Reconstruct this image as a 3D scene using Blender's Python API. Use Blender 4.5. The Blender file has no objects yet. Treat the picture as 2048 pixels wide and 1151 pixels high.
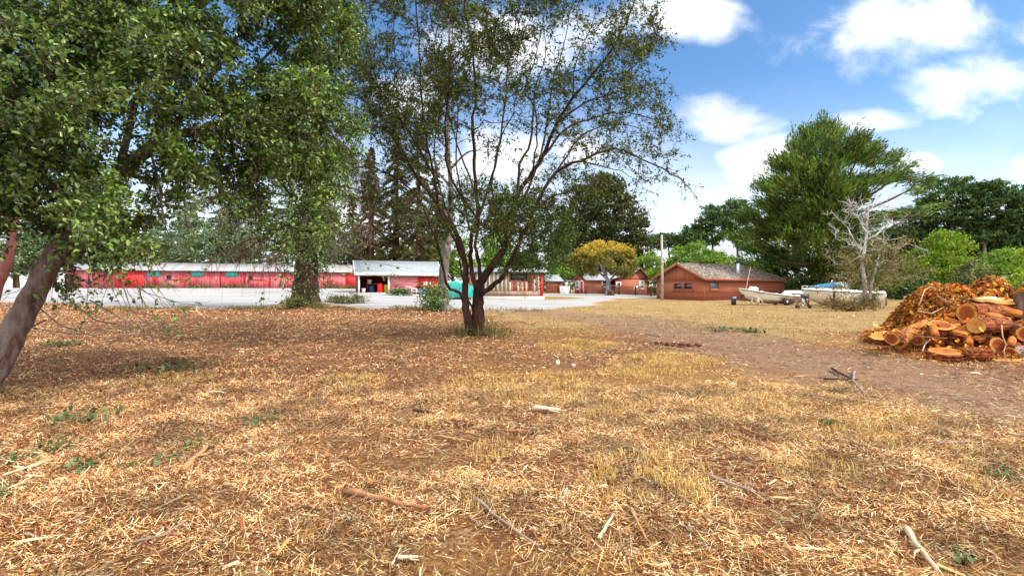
import bpy, math, random
import numpy as np
from mathutils import Vector, Matrix, Quaternion
R = math.radians
SC = bpy.context.scene
COL = SC.collection
rng = np.random.default_rng(7)
random.seed(7)
# ------------------------------------------------------------------ camera, light, exposure
cam = bpy.data.objects.new('camera', bpy.data.cameras.new('camera'))
COL.objects.link(cam)
cam.location = (0, 0, 1.5); cam.rotation_euler = (R(90), 0, 0)
cam.data.sensor_width = 36; cam.data.lens = 18; cam.data.clip_end = 3000; cam.data.clip_start = .05
SC.camera = cam
SUN_DIR = Vector((.92, -.27, 1.0)).normalized()
sun = bpy.data.objects.new('sun', bpy.data.lights.new('sun', 'SUN'))
COL.objects.link(sun); sun.data.energy = 2.7; sun.data.angle = R(7); sun.data.color = (1, .93, .82)
sun.rotation_euler = SUN_DIR.to_track_quat('Z', 'Y').to_euler()
SC.view_settings.view_transform = 'Standard'; SC.view_settings.look = 'None'
SC.view_settings.exposure = 1.27; SC.view_settings.gamma = 1.0
SC.cycles.max_bounces = 8; SC.cycles.transparent_max_bounces = 8

class NT:
    """small node-tree writer"""
    def __init__(s, tree): s.t = tree; s.n = tree.nodes; s.l = tree.links
    def node(s, typ, ins=None, **props):
        nd = s.n.new(typ)
        for k, v in props.items(): setattr(nd, k, v)
        for k, v in (ins or {}).items(): s.put(nd.inputs[k], v)
        return nd
    def put(s, sock, v):
        if isinstance(v, bpy.types.NodeSocket): s.l.new(v, sock)
        elif v is not None:
            if hasattr(sock.default_value, '__len__') and isinstance(v, (tuple, list)) and len(v) == 3 and len(sock.default_value) == 4: v = (*v, 1)
            sock.default_value = v
    def math(s, op, a, b=None, c=None, clamp=False):
        nd = s.n.new('ShaderNodeMath'); nd.operation = op; nd.use_clamp = clamp
        for i, v in enumerate((a, b, c)):
            if v is not None: s.put(nd.inputs[i], v)
        return nd.outputs[0]
    def mix(s, f, a, b, blend='MIX'):
        nd = s.n.new('ShaderNodeMix'); nd.data_type = 'RGBA'; nd.blend_type = blend
        s.put(nd.inputs[0], f); s.put(nd.inputs[6], a); s.put(nd.inputs[7], b)
        return nd.outputs[2]
    def noise(s, vec, scale, detail=5, rough=.55, dist=0.):
        nd = s.node('ShaderNodeTexNoise', {'Scale': scale, 'Detail': detail, 'Roughness': rough, 'Distortion': dist})
        if vec is not None: s.l.new(vec, nd.inputs['Vector'])
        return nd.outputs['Fac']
    def ramp(s, fac, stops, interp='LINEAR'):
        nd = s.n.new('ShaderNodeValToRGB'); e = nd.color_ramp.elements; nd.color_ramp.interpolation = interp
        while len(e) < len(stops): e.new(.5)
        for i, (p, c) in enumerate(stops):
            e[i].position = p; e[i].color = (*c, 1) if len(c) == 3 else c
        s.put(nd.inputs[0], fac); return nd.outputs[0]
    def sstep(s, x, a, b):
        nd = s.node('ShaderNodeMapRange', {'Value': x, 'From Min': a, 'From Max': b}, interpolation_type='SMOOTHSTEP')
        return nd.outputs[0]

world = bpy.data.worlds.new('World'); SC.world = world; world.use_nodes = True
w = NT(world.node_tree); w.n.clear()
sky = w.node('ShaderNodeTexSky', sky_type='NISHITA', sun_disc=False, sun_elevation=math.asin(SUN_DIR.z),
             sun_rotation=math.atan2(SUN_DIR.x, SUN_DIR.y), air_density=1.0, dust_density=.35, ozone_density=2.2, altitude=20)
tc = w.node('ShaderNodeTexCoord'); sep = w.node('ShaderNodeSeparateXYZ', {0: tc.outputs['Generated']})
dx, dy, dz = sep.outputs
ys = w.math('MAXIMUM', dy, .08)
uu = w.math('DIVIDE', dx, ys); vv = w.math('DIVIDE', dz, ys)
uv = w.node('ShaderNodeCombineXYZ', {0: uu, 1: w.math('MULTIPLY', vv, 1.5), 2: 0.}).outputs[0]
n1 = w.noise(uv, 4.2, 8, .58, .3); n2 = w.noise(uv, 1.4, 3, .5)
CLOUDS = [(1780, 40, 250, 105), (1990, 165, 190, 78), (1460, 245, 105, 62), (1530, 312, 120, 50), (1500, 355, 90, 30), (1000, 90, 170, 90),
          (1010, 320, 150, 80), (1370, 25, 190, 50), (1835, 325, 75, 30), (1730, 248, 110, 30), (2040, 345, 90, 40), (1180, 60, 110, 60),
          (1390, 440, 130, 50), (1170, 300, 120, 70), (900, 340, 160, 70), (660, 470, 190, 100), (830, 200, 90, 60), (60, 240, 130, 60), (2140, 60, 160, 70)]
mask = None
nz = w.math('MULTIPLY', w.math('SUBTRACT', n1, .5), 3.0)
for (px, py, rx, ry) in CLOUDS:
    a = w.math('DIVIDE', w.math('SUBTRACT', uu, (px - 1024) / 1024), rx / 1024)
    b = w.math('DIVIDE', w.math('SUBTRACT', vv, (575.5 - py) / 1024), ry / 1024)
    r2 = w.math('ADD', w.math('MULTIPLY', a, a), w.math('MULTIPLY', b, b))
    m = w.math('ADD', w.math('SUBTRACT', 1.0, w.math('SQRT', r2)), nz)
    mask = m if mask is None else w.math('MAXIMUM', mask, m)
front = w.sstep(mask, -.08, .80)
low = w.math('MULTIPLY', w.sstep(w.math('ADD', vv, w.math('MULTIPLY', nz, .03)), .43, .03), .80)
front = w.math('MAXIMUM', front, low)
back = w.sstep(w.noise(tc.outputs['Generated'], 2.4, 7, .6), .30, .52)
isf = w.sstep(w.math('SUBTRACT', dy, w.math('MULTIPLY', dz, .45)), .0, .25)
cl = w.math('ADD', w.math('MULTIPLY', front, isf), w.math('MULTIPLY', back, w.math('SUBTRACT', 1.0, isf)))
shade = w.ramp(w.noise(uv, 2.6, 6, .6, .2), [(.34, (.70, .76, .86)), (.62, (1, 1, 1))])
hsv = w.node('ShaderNodeHueSaturation', {'Saturation': 1.2, 'Value': 1.0, 'Color': sky.outputs[0]}).outputs[0]
SKY_STR = .084
bg1 = w.node('ShaderNodeBackground', {'Color': hsv, 'Strength': SKY_STR})
bg2 = w.node('ShaderNodeBackground', {'Color': shade, 'Strength': w.math('ADD', w.math('MULTIPLY', isf, -.66), 1.30)})   # unseen clouds behind and overhead, brightened as added fill for the front faces
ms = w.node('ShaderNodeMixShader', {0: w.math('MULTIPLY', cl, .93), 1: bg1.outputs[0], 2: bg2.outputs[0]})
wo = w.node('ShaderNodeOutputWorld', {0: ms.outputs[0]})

# ------------------------------------------------------------------ helpers
def mat(name, cols, scale=4., detail=6, rough=.85, bump=0., bscale=None, island=0., hue=0., trans=0., stretch=(1, 1, 1), spec=.3,
        bands=None, brick=None, metallic=0., lo=.32, hi=.68, coord='Object', dist=0.):
    m = bpy.data.materials.new(name); m.use_nodes = True; t = NT(m.node_tree); t.n.clear()
    tc = t.node('ShaderNodeTexCoord'); mp = t.node('ShaderNodeMapping', {'Vector': tc.outputs[coord], 'Scale': stretch}).outputs[0]
    f = t.noise(mp, scale, detail, .6, dist)
    k = len(cols)
    c = t.ramp(f, [(lo + (hi - lo) * i / max(1, k - 1), cc) for i, cc in enumerate(cols)])
    h = t.noise(mp, bscale or scale * 4, 5, .6)
    if brick:            # (row scale, colour a, colour b, mortar colour, axes)
        sx = t.node('ShaderNodeSeparateXYZ', {0: tc.outputs[coord]}).outputs
        v = t.node('ShaderNodeCombineXYZ', {0: sx[brick[4][0]], 1: sx[brick[4][1]], 2: 0.}).outputs[0]
        b = t.node('ShaderNodeTexBrick', {'Vector': v, 'Scale': brick[0], 'Color1': brick[1], 'Color2': brick[2], 'Mortar': brick[3], 'Mortar Size': .012, 'Bias': 0.})
        c = t.mix(.6, c, b.outputs[0]); h = t.math('ADD', h, b.outputs[1])
    if bands:            # (axis, boards per metre, seam colour)
        sx = t.node('ShaderNodeSeparateXYZ', {0: tc.outputs[coord]}).outputs
        ph = t.math('FRACT', t.math('MULTIPLY', sx[bands[0]], bands[1]))
        seam = t.sstep(t.math('ABSOLUTE', t.math('SUBTRACT', ph, .5)), .40, .48)
        bid = t.math('FLOOR', t.math('MULTIPLY', sx[bands[0]], bands[1]))
        wn = t.node('ShaderNodeTexWhiteNoise', {'W': bid}, noise_dimensions='1D').outputs[0]
        c = t.node('ShaderNodeHueSaturation', {'Value': t.math('ADD', .86, t.math('MULTIPLY', wn, .28)), 'Color': c}).outputs[0]
        c = t.mix(t.math('MULTIPLY', seam, .75), c, bands[2]); h = t.math('SUBTRACT', h, seam)
    if island:
        g = t.node('ShaderNodeNewGeometry').outputs['Random Per Island']
        g2 = t.math('FRACT', t.math('MULTIPLY', g, 17.31))
        c = t.node('ShaderNodeHueSaturation', {'Hue': t.math('ADD', .5, t.math('MULTIPLY', t.math('SUBTRACT', g2, .5), hue)),
                   'Value': t.math('ADD', 1 - island, t.math('MULTIPLY', g, 2 * island)), 'Color': c}).outputs[0]
    p = t.node('ShaderNodeBsdfPrincipled', {'Base Color': c, 'Roughness': rough, 'Specular IOR Level': spec, 'Metallic': metallic})
    if bump:
        bn = t.node('ShaderNodeBump', {'Height': h, 'Strength': min(1., bump), 'Distance': .02}).outputs[0]; t.l.new(bn, p.inputs['Normal'])
    out = p.outputs[0]
    if trans:
        tr = t.node('ShaderNodeBsdfTranslucent', {'Color': c}).outputs[0]
        out = t.node('ShaderNodeMixShader', {0: trans, 1: out, 2: tr}).outputs[0]
    t.node('ShaderNodeOutputMaterial', {0: out})
    return m

def ramp_island(name, cols, rough=.8, trans=0., spec=.25, nscale=.0, amp=.9, high=None):
    """each loose piece of the mesh takes its own colour from a list"""
    m = bpy.data.materials.new(name); m.use_nodes = True; t = NT(m.node_tree); t.n.clear()
    g = t.node('ShaderNodeNewGeometry').outputs['Random Per Island']
    k = len(cols)
    c = t.ramp(g, [((i + .5) / k, cc) for i, cc in enumerate(cols)])
    pos = t.node('ShaderNodeNewGeometry').outputs['Position'] if nscale or high else None
    if high:             # (height a, height b, colours): older leaves low down, turned leaves high up
        hz = t.node('ShaderNodeSeparateXYZ', {0: pos}).outputs[2]; k2 = len(high[2])
        c2 = t.ramp(g, [((i + .5) / k2, cc) for i, cc in enumerate(high[2])])
        hz = t.math('ADD', hz, t.math('MULTIPLY', t.math('SUBTRACT', t.noise(pos, .8, 3), .5), 3.))
        c = t.mix(t.sstep(hz, high[0], high[1]), c, c2)
    if nscale:
        c = t.node('ShaderNodeHueSaturation', {'Value': t.math('ADD', 1 - amp * .5, t.math('MULTIPLY', t.sstep(t.noise(pos, nscale, 3), .3, .7), amp)), 'Color': c}).outputs[0]
    p = t.node('ShaderNodeBsdfPrincipled', {'Base Color': c, 'Roughness': rough, 'Specular IOR Level': spec})
    out = p.outputs[0]
    if trans:
        tr = t.node('ShaderNodeBsdfTranslucent', {'Color': c}).outputs[0]
        out = t.node('ShaderNodeMixShader', {0: trans, 1: out, 2: tr}).outputs[0]
    t.node('ShaderNodeOutputMaterial', {0: out})
    return m

def nrm(a): return a / np.maximum(np.linalg.norm(a, axis=-1, keepdims=True), 1e-9)

class MB:
    def __init__(s): s.v = []; s.f = []; s.n = 0
    def add(s, V, *Fs):
        V = np.asarray(V, float).reshape(-1, 3)
        for F in Fs:
            F = np.asarray(F, np.int64)
            if F.size: s.f.append((F if F.ndim == 2 else F[None]) + s.n)
        s.v.append(V); s.n += len(V); return s
    def box(s, x0, x1, y0, y1, z0, z1):
        V = [(x, y, z) for z in (z0, z1) for y in (y0, y1) for x in (x0, x1)]
        return s.add(V, [(0, 2, 3, 1), (4, 5, 7, 6), (0, 1, 5, 4), (2, 6, 7, 3), (0, 4, 6, 2), (1, 3, 7, 5)])
    def hexa(s, P8): return s.add(P8, [(0, 3, 2, 1), (4, 5, 6, 7), (0, 1, 5, 4), (1, 2, 6, 5), (2, 3, 7, 6), (3, 0, 4, 7)])
    def prism(s, pts, d):
        """closed outline pts (3-D, planar) swept by vector d"""
        P = np.asarray(pts, float); n = len(P); V = np.vstack([P, P + np.asarray(d, float)])
        return s.add(V, [list(range(n))[::-1]], [list(range(n, 2 * n))], [(i, (i + 1) % n, n + (i + 1) % n, n + i) for i in range(n)])
    def beam(s, a, b, w, h=None):
        a = np.asarray(a, float); b = np.asarray(b, float); h = h or w; d = nrm(b - a)
        up = np.array((0, 0, 1.)) if abs(d[2]) < .95 else np.array((0, 1., 0)); sd = nrm(np.cross(d, up)); up = np.cross(sd, d)
        o = [(-1, -1), (1, -1), (1, 1), (-1, 1)]
        return s.hexa([a + sd * i * w / 2 + up * j * h / 2 for i, j in o] + [b + sd * i * w / 2 + up * j * h / 2 for i, j in o])
    def tubes(s, P, rad, k=5, cap=True):
        """P (N,m,3), rad (N,m)"""
        P = np.asarray(P, float); rad = np.asarray(rad, float)
        if P.ndim == 2: P = P[None]; rad = rad[None] if rad.ndim == 1 else rad
        N, m, _ = P.shape; rad = np.broadcast_to(rad, (N, m))
        T = nrm(np.gradient(P, axis=1))
        ref = np.where(np.abs(T[:, :1, 2:3]) > .9, np.array((1., .1, 0)), np.array((0, 0, 1.)))
        A = nrm(np.cross(T, np.broadcast_to(ref, T.shape)))
        for i in range(1, m):
            a = A[:, i - 1] - T[:, i] * np.sum(A[:, i - 1] * T[:, i], 1, keepdims=True); A[:, i] = nrm(a)
        B = np.cross(T, A); th = np.arange(k) / k * 2 * np.pi
        V = P[:, :, None] + rad[:, :, None, None] * (A[:, :, None] * np.cos(th)[:, None] + B[:, :, None] * np.sin(th)[:, None])
        idx = np.arange(N * m * k).reshape(N, m, k); nx = np.roll(idx, -1, 2)
        F = np.stack([idx[:, :-1], nx[:, :-1], nx[:, 1:], idx[:, 1:]], -1).reshape(-1, 4)
        Fs = [F]
        if cap and k >= 3: Fs += [idx[:, 0, ::-1], idx[:, -1]]
        return s.add(V, *Fs)
    def tube(s, pts, rad, k=8, cap=True):
        pts = np.asarray(pts, float); rad = np.full(len(pts), rad) if np.isscalar(rad) else np.asarray(rad)
        return s.tubes(pts[None], rad[None], k, cap)
    def lathe(s, prof, k=20, c=(0, 0, 0), axis='z'):
        prof = np.asarray(prof, float); th = np.arange(k) / k * 2 * np.pi; m = len(prof)
        V = np.stack([prof[:, :1] * np.cos(th), prof[:, :1] * np.sin(th), np.repeat(prof[:, 1:2], k, 1)], -1)
        if axis == 'x': V = V[..., [2, 0, 1]]
        if axis == 'y': V = V[..., [1, 2, 0]]
        V = V + np.asarray(c, float)
        idx = np.arange(m * k).reshape(m, k); nx = np.roll(idx, -1, 1)
        return s.add(V, np.stack([idx[:-1], nx[:-1], nx[1:], idx[1:]], -1).reshape(-1, 4), idx[:1, ::-1], idx[-1:])
    def xf(s, M):
        M = np.array(M); s.v = [v @ M[:3, :3].T + M[:3, 3] for v in s.v]; return s
    def build(s, name, m, parent=None, smooth=False, loc=None):
        me = bpy.data.meshes.new(name)
        V = np.vstack(s.v)
        if loc is not None: V = V - np.asarray(loc, float)
        tot = np.concatenate([np.full(len(f), f.shape[1]) for f in s.f]); li = np.concatenate([f.ravel() for f in s.f])
        me.vertices.add(len(V)); me.vertices.foreach_set('co', V.astype(np.float32).ravel())
        me.loops.add(len(li)); me.loops.foreach_set('vertex_index', li.astype(np.int32))
        me.polygons.add(len(tot)); me.polygons.foreach_set('loop_start', np.concatenate([[0], np.cumsum(tot)[:-1]]).astype(np.int32))
        if smooth: me.polygons.foreach_set('use_smooth', np.ones(len(tot), bool))
        me.update(calc_edges=True); me.validate()
        if m: me.materials.append(m)
        o = bpy.data.objects.new(name, me); COL.objects.link(o)
        if parent: o.parent = parent
        elif loc is not None: o.location = loc
        return o

def tag(o, label=None, cat=None, group=None, kind=None):
    if label: o['label'] = label
    if cat: o['category'] = cat
    if group: o['group'] = group
    if kind: o['kind'] = kind
    return o
def thing(name, label, cat, loc=(0, 0, 0), rz=0., group=None):
    o = bpy.data.objects.new(name, None); COL.objects.link(o); o.location = loc; o.rotation_euler = (0, 0, rz); o.empty_display_size = .3
    return tag(o, label, cat, group)
def copy_thing(o, loc, rz=None, scale=None, label=None):
    c = o.copy(); COL.objects.link(c); c.location = loc
    if rz is not None: c.rotation_euler = (0, 0, rz)
    if scale is not None: c.scale = scale
    if label: c['label'] = label
    for ch in list(o.children):
        d = ch.copy(); COL.objects.link(d); d.parent = c
        for g in list(ch.children):
            e = g.copy(); COL.objects.link(e); e.parent = d
    return c

# ------------------------------------------------------------------ terrain
def hash2(ix, iy, seed):
    h = (ix * 374761393 + iy * 668265263 + seed * 1442695041) & 0xffffffff
    h = ((h ^ (h >> 13)) * 1274126177) & 0xffffffff
    return ((h ^ (h >> 16)) & 0xffff) / 65535.
def vnoise(x, y, seed=0):
    x = np.asarray(x, float); y = np.asarray(y, float)
    ix = np.floor(x).astype(np.int64); iy = np.floor(y).astype(np.int64); fx = x - ix; fy = y - iy
    fx = fx * fx * (3 - 2 * fx); fy = fy * fy * (3 - 2 * fy)
    a = hash2(ix, iy, seed); b = hash2(ix + 1, iy, seed); c = hash2(ix, iy + 1, seed); d = hash2(ix + 1, iy + 1, seed)
    return (a * (1 - fx) + b * fx) * (1 - fy) + (c * (1 - fx) + d * fx) * fy - .5
def fbm(x, y, f, o=4, seed=0):
    r = 0; a = 1
    for i in range(o): r = r + a * vnoise(x * f + 13.7 * i, y * f - 7.1 * i, seed + i); a *= .5; f *= 2.03
    return r
def ss(x, a, b):
    t = np.clip((x - a) / (b - a), 0, 1); return t * t * (3 - 2 * t)
MOUND = (-12.6, 31.2)
def base_z(x, y):
    x = np.asarray(x, float); y = np.asarray(y, float)
    u = x / np.maximum(y, 6.)
    A = np.interp(u, [-.9, -.4, -.3, -.2, 0., .2, .3, .45], [1.5, 1.45, 1.36, 1.1, .5, .48, .18, 0])
    return A * ss(y, 18, 70)
def terrain(x, y):
    x = np.asarray(x, float); y = np.asarray(y, float)
    near = ss(y, 60, 8)
    z = base_z(x, y) + fbm(x, y, .35, 3, 3) * .09 * near + fbm(x, y, 1.6, 4, 11) * .075 * near * (1 - .65 * track_w(x, y))
    z = z + .45 * np.exp(-(((x - MOUND[0]) / 2.6) ** 2 + ((y - MOUND[1]) / 1.5) ** 2))
    z = z + .12 * np.exp(-(((x + 1.25) / 1.2) ** 2 + ((y - 16.3) / 1.0) ** 2))
    return z
def track_w(x, y):
    cx = np.interp(y, [-20, 3, 6, 9, 13, 18, 24, 30, 45], [8.5, 7.4, 6.6, 6.2, 6.0, 6.0, 5.2, 1.5, -8])
    hw = np.interp(y, [0, 6, 13, 24, 40], [1.7, 1.6, 2.0, 2.6, 3.])
    return ss(np.abs(x - cx) + fbm(x, y, .8, 3, 21) * .9, hw + 1.0, hw - 1.1)
def P(px, py, Y): return np.array(((px - 1024) / 1024 * Y, Y, 1.5 + (575.5 - py) / 1024 * Y))
_tY = np.concatenate([np.arange(2, 30, .05), np.arange(30, 140, .2)])
def G(px, py):
    """where the view ray through that pixel meets the ground"""
    x = (px - 1024) / 1024 * _tY; z = 1.5 + (575.5 - py) / 1024 * _tY
    d = z - terrain(x, _tY); i = np.argmax(d < 0) if (d < 0).any() else len(d) - 1
    return np.array((x[i], _tY[i], float(terrain(x[i], _tY[i]))))
def gz(x, y): return float(terrain(x, y))
# ------------------------------------------------------------------ ground
def ground_material():
    m = bpy.data.materials.new('ground'); m.use_nodes = True; t = NT(m.node_tree); t.n.clear()
    pos = t.node('ShaderNodeNewGeometry').outputs['Position']
    at = t.node('ShaderNodeAttribute', attribute_name='zone'); zs = t.node('ShaderNodeSeparateColor', {0: at.outputs['Color']}).outputs
    za = at.outputs['Alpha']
    fine = t.noise(pos, 34, 7, .7); mid = t.noise(pos, 5.5, 6, .65); big = t.noise(pos, .9, 4, .6)
    chip = t.node('ShaderNodeTexVoronoi', {'Vector': t.node('ShaderNodeMapping', {'Vector': pos, 'Scale': (1, 1.8, 1)}).outputs[0], 'Scale': 26., 'Randomness': 1.})
    chv = t.node('ShaderNodeSeparateColor', {0: chip.outputs['Color']}).outputs[0]
    soil = t.ramp(mid, [(.3, (.030, .009, .005)), (.5, (.090, .028, .012)), (.7, (.17, .062, .027))])
    chips = t.ramp(chv, [(0, (.05, .015, .007)), (.35, (.19, .062, .02)), (.6, (.36, .16, .055)), (.85, (.54, .34, .15)), (1, (.66, .54, .38))])
    mul = t.mix(t.math('ADD', .25, t.math('MULTIPLY', fine, .5)), soil, chips)
    straw = t.mix(t.sstep(fine, .36, .66), t.ramp(mid, [(.3, (.085, .027, .008)), (.7, (.24, .10, .026))]), t.ramp(big, [(.3, (.36, .19, .05)), (.7, (.50, .32, .12))]))
    dirt = t.mix(t.sstep(fine, .4, .7), t.ramp(mid, [(.3, (.14, .066, .038)), (.7, (.29, .165, .10))]), t.ramp(big, [(.3, (.26, .15, .085)), (.7, (.46, .33, .23))]))
    field = t.mix(t.sstep(t.noise(pos, 11, 6, .7), .38, .66), t.ramp(big, [(.30, (.13, .085, .03)), (.48, (.26, .145, .042)), (.68, (.36, .235, .09))]),
                  t.ramp(mid, [(.3, (.30, .19, .07)), (.7, (.50, .37, .19))]))
    c = mul
    c = t.mix(za, c, straw)
    c = t.mix(zs[2], c, field)
    c = t.mix(zs[1], c, dirt)
    green = t.sstep(t.noise(pos, .55, 4, .62), .57, .70)
    c = t.mix(t.math('MULTIPLY', t.math('MULTIPLY', green, zs[2]), .55), c, t.ramp(fine, [(.35, (.05, .062, .012)), (.65, (.17, .18, .05))]))
    c = t.mix(t.math('MULTIPLY', t.sstep(t.noise(pos, 1.3, 5, .7), .60, .72), .55), c, (.045, .016, .008))
    p = t.node('ShaderNodeBsdfPrincipled', {'Base Color': c, 'Roughness': .95, 'Specular IOR Level': .15})
    hh = t.math('ADD', t.math('MULTIPLY', fine, .6), t.math('ADD', t.math('MULTIPLY', chv, .35), mid))
    b = t.node('ShaderNodeBump', {'Height': hh, 'Strength': 1., 'Distance': .09}).outputs[0]; t.l.new(b, p.inputs['Normal'])
    t.node('ShaderNodeOutputMaterial', {0: p.outputs[0]}); return m

def zones(x, y):
    tr = track_w(x, y) * ss(y, 48, 28) * .78
    fl = ss(y + fbm(x, y, .25, 4, 31) * 7 - np.interp(x, [-20, -6, -1, 2, 6], [46, 40, 25, 18, 15]), -1.5, 2.5)
    st = np.clip(ss(fbm(x, y, .45, 4, 41), -.28, .35) * np.interp(x, [-4, -1.2, 1, 4], [.12, .45, .9, .95]), 0, 1) * (1 - fl)
    wood = ss(y, 70, 85) + ss(x / np.maximum(y, 5), 1.35, 1.6)
    return np.stack([np.clip(wood, 0, 1), tr, fl, st], -1)

def grid_mesh(name, xs, ys, zf, m, keep=None, col=None, lift=0.):
    X, Y = np.meshgrid(xs, ys); Z = zf(X, Y) + lift
    nx, ny = len(xs), len(ys); idx = np.arange(nx * ny).reshape(ny, nx)
    F = np.stack([idx[:-1, :-1], idx[:-1, 1:], idx[1:, 1:], idx[1:, :-1]], -1).reshape(-1, 4)
    V = np.stack([X, Y, Z], -1).reshape(-1, 3)
    C = col(X, Y).reshape(-1, 4) if col else None
    if keep is not None:
        k = keep(X, Y).reshape(-1); F = F[k[F].mean(1) > .5]
        used = np.unique(F); mp = np.zeros(len(V), int); mp[used] = np.arange(len(used)); F = mp[F]; V = V[used]
        if C is not None: C = C[used]
    b = MB(); b.add(V, F); o = b.build(name, m, smooth=True)
    if C is not None:
        a = o.data.attributes.new('zone', 'FLOAT_COLOR', 'POINT'); a.data.foreach_set('color', C.astype(np.float32).ravel())
    return o
tx = np.linspace(-7.7, 7.7, 720)
gy = np.concatenate([np.linspace(-120, 1.2, 70)[:-1], np.geomspace(1.2, 60, 430)[:-1], np.geomspace(60, 1500, 60)])
ground = grid_mesh('ground', .9 * np.sinh(tx), gy, terrain, ground_material(), col=zones)
tag(ground, kind='structure')

# gravel yard: sheet a centimetre above the ground
def inside(poly, x, y):
    r = np.zeros(np.shape(x), bool); n = len(poly)
    for i in range(n):
        (x0, y0), (x1, y1) = poly[i], poly[(i + 1) % n]
        c = ((y0 > y) != (y1 > y)) & (x < (x1 - x0) * (y - y0) / (y1 - y0 + 1e-12) + x0); r ^= c
    return r
gp = [G(*p)[:2] for p in [(-60, 604), (120, 607), (240, 617), (420, 619), (560, 617), (640, 611), (700, 616), (800, 617), (880, 618), (980, 625), (1080, 621),
                          (1180, 613), (1225, 604), (1240, 597), (1315, 597)]]
gp = [tuple(p) for p in gp] + [(24, 66), (25, 80), (-3, 100), (-8, 80), (-30, 90), (-90, 78)]
def gravel_keep(x, y):
    jx = x + fbm(x, y, .5, 3, 51) * 1.6; jy = y + fbm(x, y, .6, 3, 52) * 1.8
    k = inside(gp, jx, jy)
    a = G(1020, 597.5); isl = (((x - a[0]) / 7.2) ** 2 + ((y - a[1] - 4) / 6.2) ** 2 + fbm(x, y, .4, 3, 9) * .3) < 1     # dry verge around the slatted shed
    return k & ~isl
def gravel_material():
    m = bpy.data.materials.new('gravel'); m.use_nodes = True; t = NT(m.node_tree); t.n.clear()
    pos = t.node('ShaderNodeNewGeometry').outputs['Position']; e = t.node('ShaderNodeSeparateColor', {0: t.node('ShaderNodeAttribute', attribute_name='zone').outputs['Color']}).outputs[0]
    st = t.node('ShaderNodeMapping', {'Vector': pos, 'Scale': (.22, 2.2, 1)}).outputs[0]
    c = t.ramp(t.noise(st, .8, 9, .65), [(.3, (.13, .12, .11)), (.45, (.27, .262, .25)), (.6, (.32, .32, .32)), (.75, (.23, .20, .165))])
    c = t.mix(t.math('MULTIPLY', t.sstep(t.noise(pos, 7, 7, .75), .5, .68), .6), c, (.20, .18, .16))
    f = t.math('ADD', e, t.math('MULTIPLY', t.math('SUBTRACT', t.noise(pos, 1.6, 7, .7), .5), 1.1))
    dirt = t.ramp(t.noise(pos, 5, 6, .7), [(.35, (.16, .085, .04)), (.65, (.40, .28, .14))])
    c = t.mix(t.sstep(f, .45, .85), dirt, c)
    p = t.node('ShaderNodeBsdfPrincipled', {'Base Color': c, 'Roughness': .95, 'Specular IOR Level': .1})
    b = t.node('ShaderNodeBump', {'Height': t.noise(pos, 16, 6, .7), 'Strength': .6, 'Distance': .03}).outputs[0]; t.l.new(b, p.inputs['Normal'])
    t.node('ShaderNodeOutputMaterial', {0: p.outputs[0]}); return m
gravel_m = gravel_material()
def gravel_edge(x, y):
    k = gravel_keep(x, y).astype(float)
    for _ in range(3): k = sum(np.roll(np.roll(k, i, 0), j, 1) for i in (-2, -1, 0, 1, 2) for j in (-2, -1, 0, 1, 2)) / 25
    return np.stack([np.clip(k * 2 - 1, 0, 1), k, k, k], -1)
gravel = grid_mesh('gravel_yard', np.arange(-70, 27, .33), np.arange(24, 100, .33), terrain, gravel_m, keep=gravel_keep, lift=.012, col=gravel_edge)
tag(gravel, kind='structure')

# ------------------------------------------------------------------ litter on the ground
def scatter(n, y0, y1, power=1.0, wid=1.2, pad=1.2):
    yy = (rng.random(n) * (y1 ** power - y0 ** power) + y0 ** power) ** (1 / power)
    xx = (rng.random(n) * 2 - 1) * (wid * yy + pad); return xx, yy
def chips(n, y0, y1, L, W, keep, power=1., tilt=.35, lift=.006, follow=None, heightf=None):
    x, y = scatter(n, y0, y1, power); k = rng.random(n) < keep(x, y); x = x[k]; y = y[k]; n = len(x)
    z = terrain(x, y) + lift + rng.random(n) * lift * 2
    l = L[0] + (L[1] - L[0]) * rng.random(n) ** 2; wd = W[0] + (W[1] - W[0]) * rng.random(n) ** 1.5
    a = rng.random(n) * 2 * np.pi if follow is None else follow + rng.normal(0, .5, n)
    el = rng.normal(0, tilt, n)
    d = np.stack([np.cos(a) * np.cos(el), np.sin(a) * np.cos(el), np.sin(el)], -1)
    nn = nrm(rng.normal(0, .35, (n, 3)) + (0, 0, 1.)); s = nrm(np.cross(d, nn)); nn = np.cross(s, d)
    C = np.stack([x, y, z + np.abs(np.sin(el)) * l * .35], -1); l = l[:, None]; wd = wd[:, None]
    bend = nn * l * rng.normal(0, .07, (n, 1))
    V = np.stack([C - d * l / 2 - s * wd * .3, C - d * l * .35 + s * wd / 2, C + d * l * .4 + s * wd * .45 + bend, C + d * l / 2 - s * wd * .1 + bend,
                  C + nn * wd * .35 - d * l * .3, C + nn * wd * .35 + d * l * .35 + bend], 1)
    i = (np.arange(n) * 6)[:, None]
    b = MB(); b.add(V.reshape(-1, 3), i + np.array([[0, 4, 5, 3]]), i + np.array([[4, 1, 2, 5]])); return b
def k_chip(x, y): return np.maximum(.16 * (1 - track_w(x, y)) * (1 - zones(x, y)[..., 2]), (1 - track_w(x, y) * .85) * (1 - zones(x, y)[..., 2] * .93) * np.clip(.42 + 2.2 * (fbm(x, y, 1.1, 4, 61) + .26), 0, 1))
def k_left(x, y): return k_chip(x, y) * np.interp(x, [-3.5, 2], [1, .35])
def k_right(x, y): return k_chip(x, y) * np.interp(x, [-5, 1], [.45, 1])
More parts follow.
